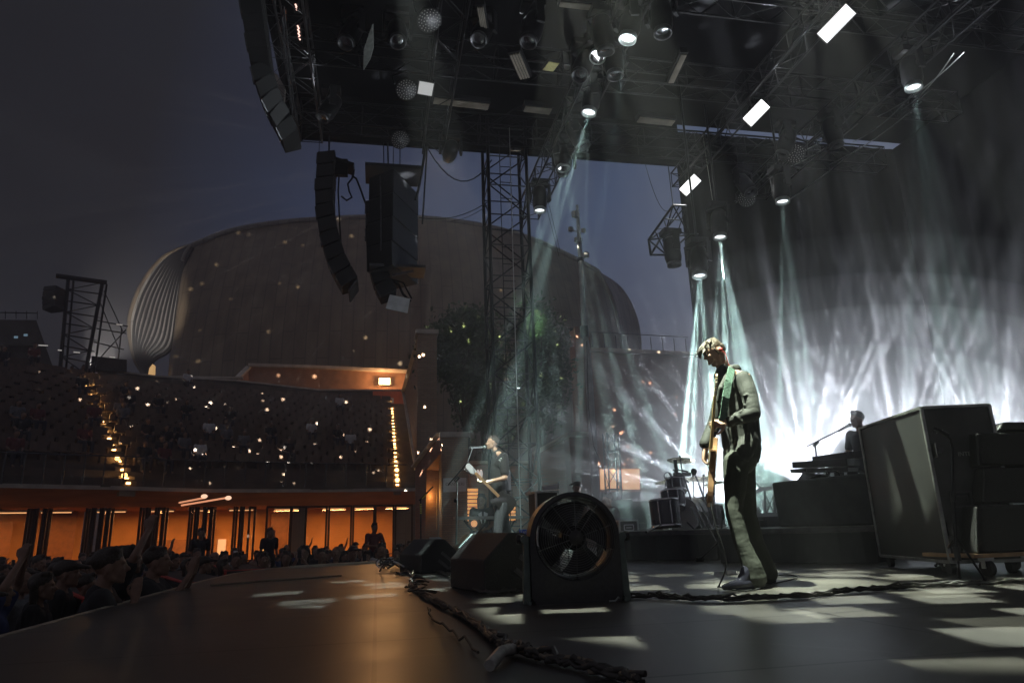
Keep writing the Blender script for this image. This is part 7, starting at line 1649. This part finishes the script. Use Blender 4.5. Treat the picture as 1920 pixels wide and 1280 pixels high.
moving_head((-.2, 6.5, 9.0), (2.3, 12.5, .9), 'roof key lamp aimed at the bass player', None, True, (.86, .96, .84), 1500 * KEY, 0, spot=14, gobo=('ray', 1.0, 30, 0, 1.0))
# mirror-ball spot: dots over shell, trees and piers
moving_head((1.6, 14.9, 9.5), (0.5, 60, 13), 'roof lamp scattering small dots over the concert hall', None, True, (1.0, .86, .68), 90000 * DOTS, 0, spot=86, gobo=('dot', 24, .15, 5.1, 1.0))
# pale green patch thrown on the tree and tower
moving_head((4.2, 14.0, 8.8), tuple(Y(1006, 600, 30)), 'roof lamp throwing the pale green patch behind the tower', None, True, (.62, .95, .84), 60000, 3, spot=13, gobo=('ray', 9, .45, 1.9, 1.0))
# ------------------------------------------------------------------ haze and smoke
def vol(name, mb, dens, col, an, lab=None):
    m = bpy.data.materials.new(name); m.use_nodes = True; n = m.node_tree; n.nodes.clear(); o = n.nodes.new('ShaderNodeOutputMaterial'); v = n.nodes.new('ShaderNodeVolumePrincipled')
    v.inputs['Density'].default_value = dens; v.inputs['Color'].default_value = (*col, 1); v.inputs['Anisotropy'].default_value = an; n.links.new(v.outputs[0], o.inputs['Volume'])
    o_ = part(name, mb, m); o_['kind'] = 'stuff'; return o_
hz = MB(); hz.box((0, 60, 19.5), (240, 150, 44)); vol('haze', hz, HAZE, (.86, .86, .9), .1)
def shells(name, c, r, dens, an):
    """soft-edged smoke: nested closed bodies of even density that add up towards the middle"""
    def mk(dn):
        m = bpy.data.materials.new(name); m.use_nodes = True; n = m.node_tree; n.nodes.clear(); o = n.nodes.new('ShaderNodeOutputMaterial'); v = n.nodes.new('ShaderNodeVolumePrincipled')
        v.inputs['Color'].default_value = (.95, .97, 1.0, 1); v.inputs['Anisotropy'].default_value = an; v.inputs['Density'].default_value = dn; n.links.new(v.outputs[0], o.inputs['Volume']); m.cycles.volume_sampling = 'EQUIANGULAR'; return m
    rd = random.Random(3)
    for f, wt in ((1.0, .02), (.88, .05), (.76, .10), (.64, .17), (.52, .24), (.38, .42)):
        b = MB(); b.ell((0, 0, 0), (r[0] * f, r[1] * f, r[2] * f), None, 36, 22)
        q = part(name, b, mk(dens * wt)); q.location = (c[0] + rd.uniform(-.4, .4) * f, c[1] + rd.uniform(-.3, .3) * f, c[2]); q['kind'] = 'stuff'
shells('stage_smoke', (9.6, 12.6, .5), (8.4, 6.8, 5.4), SMOKE, .2)
bpy.data.materials['haze'].cycles.volume_sampling = 'EQUIANGULAR'
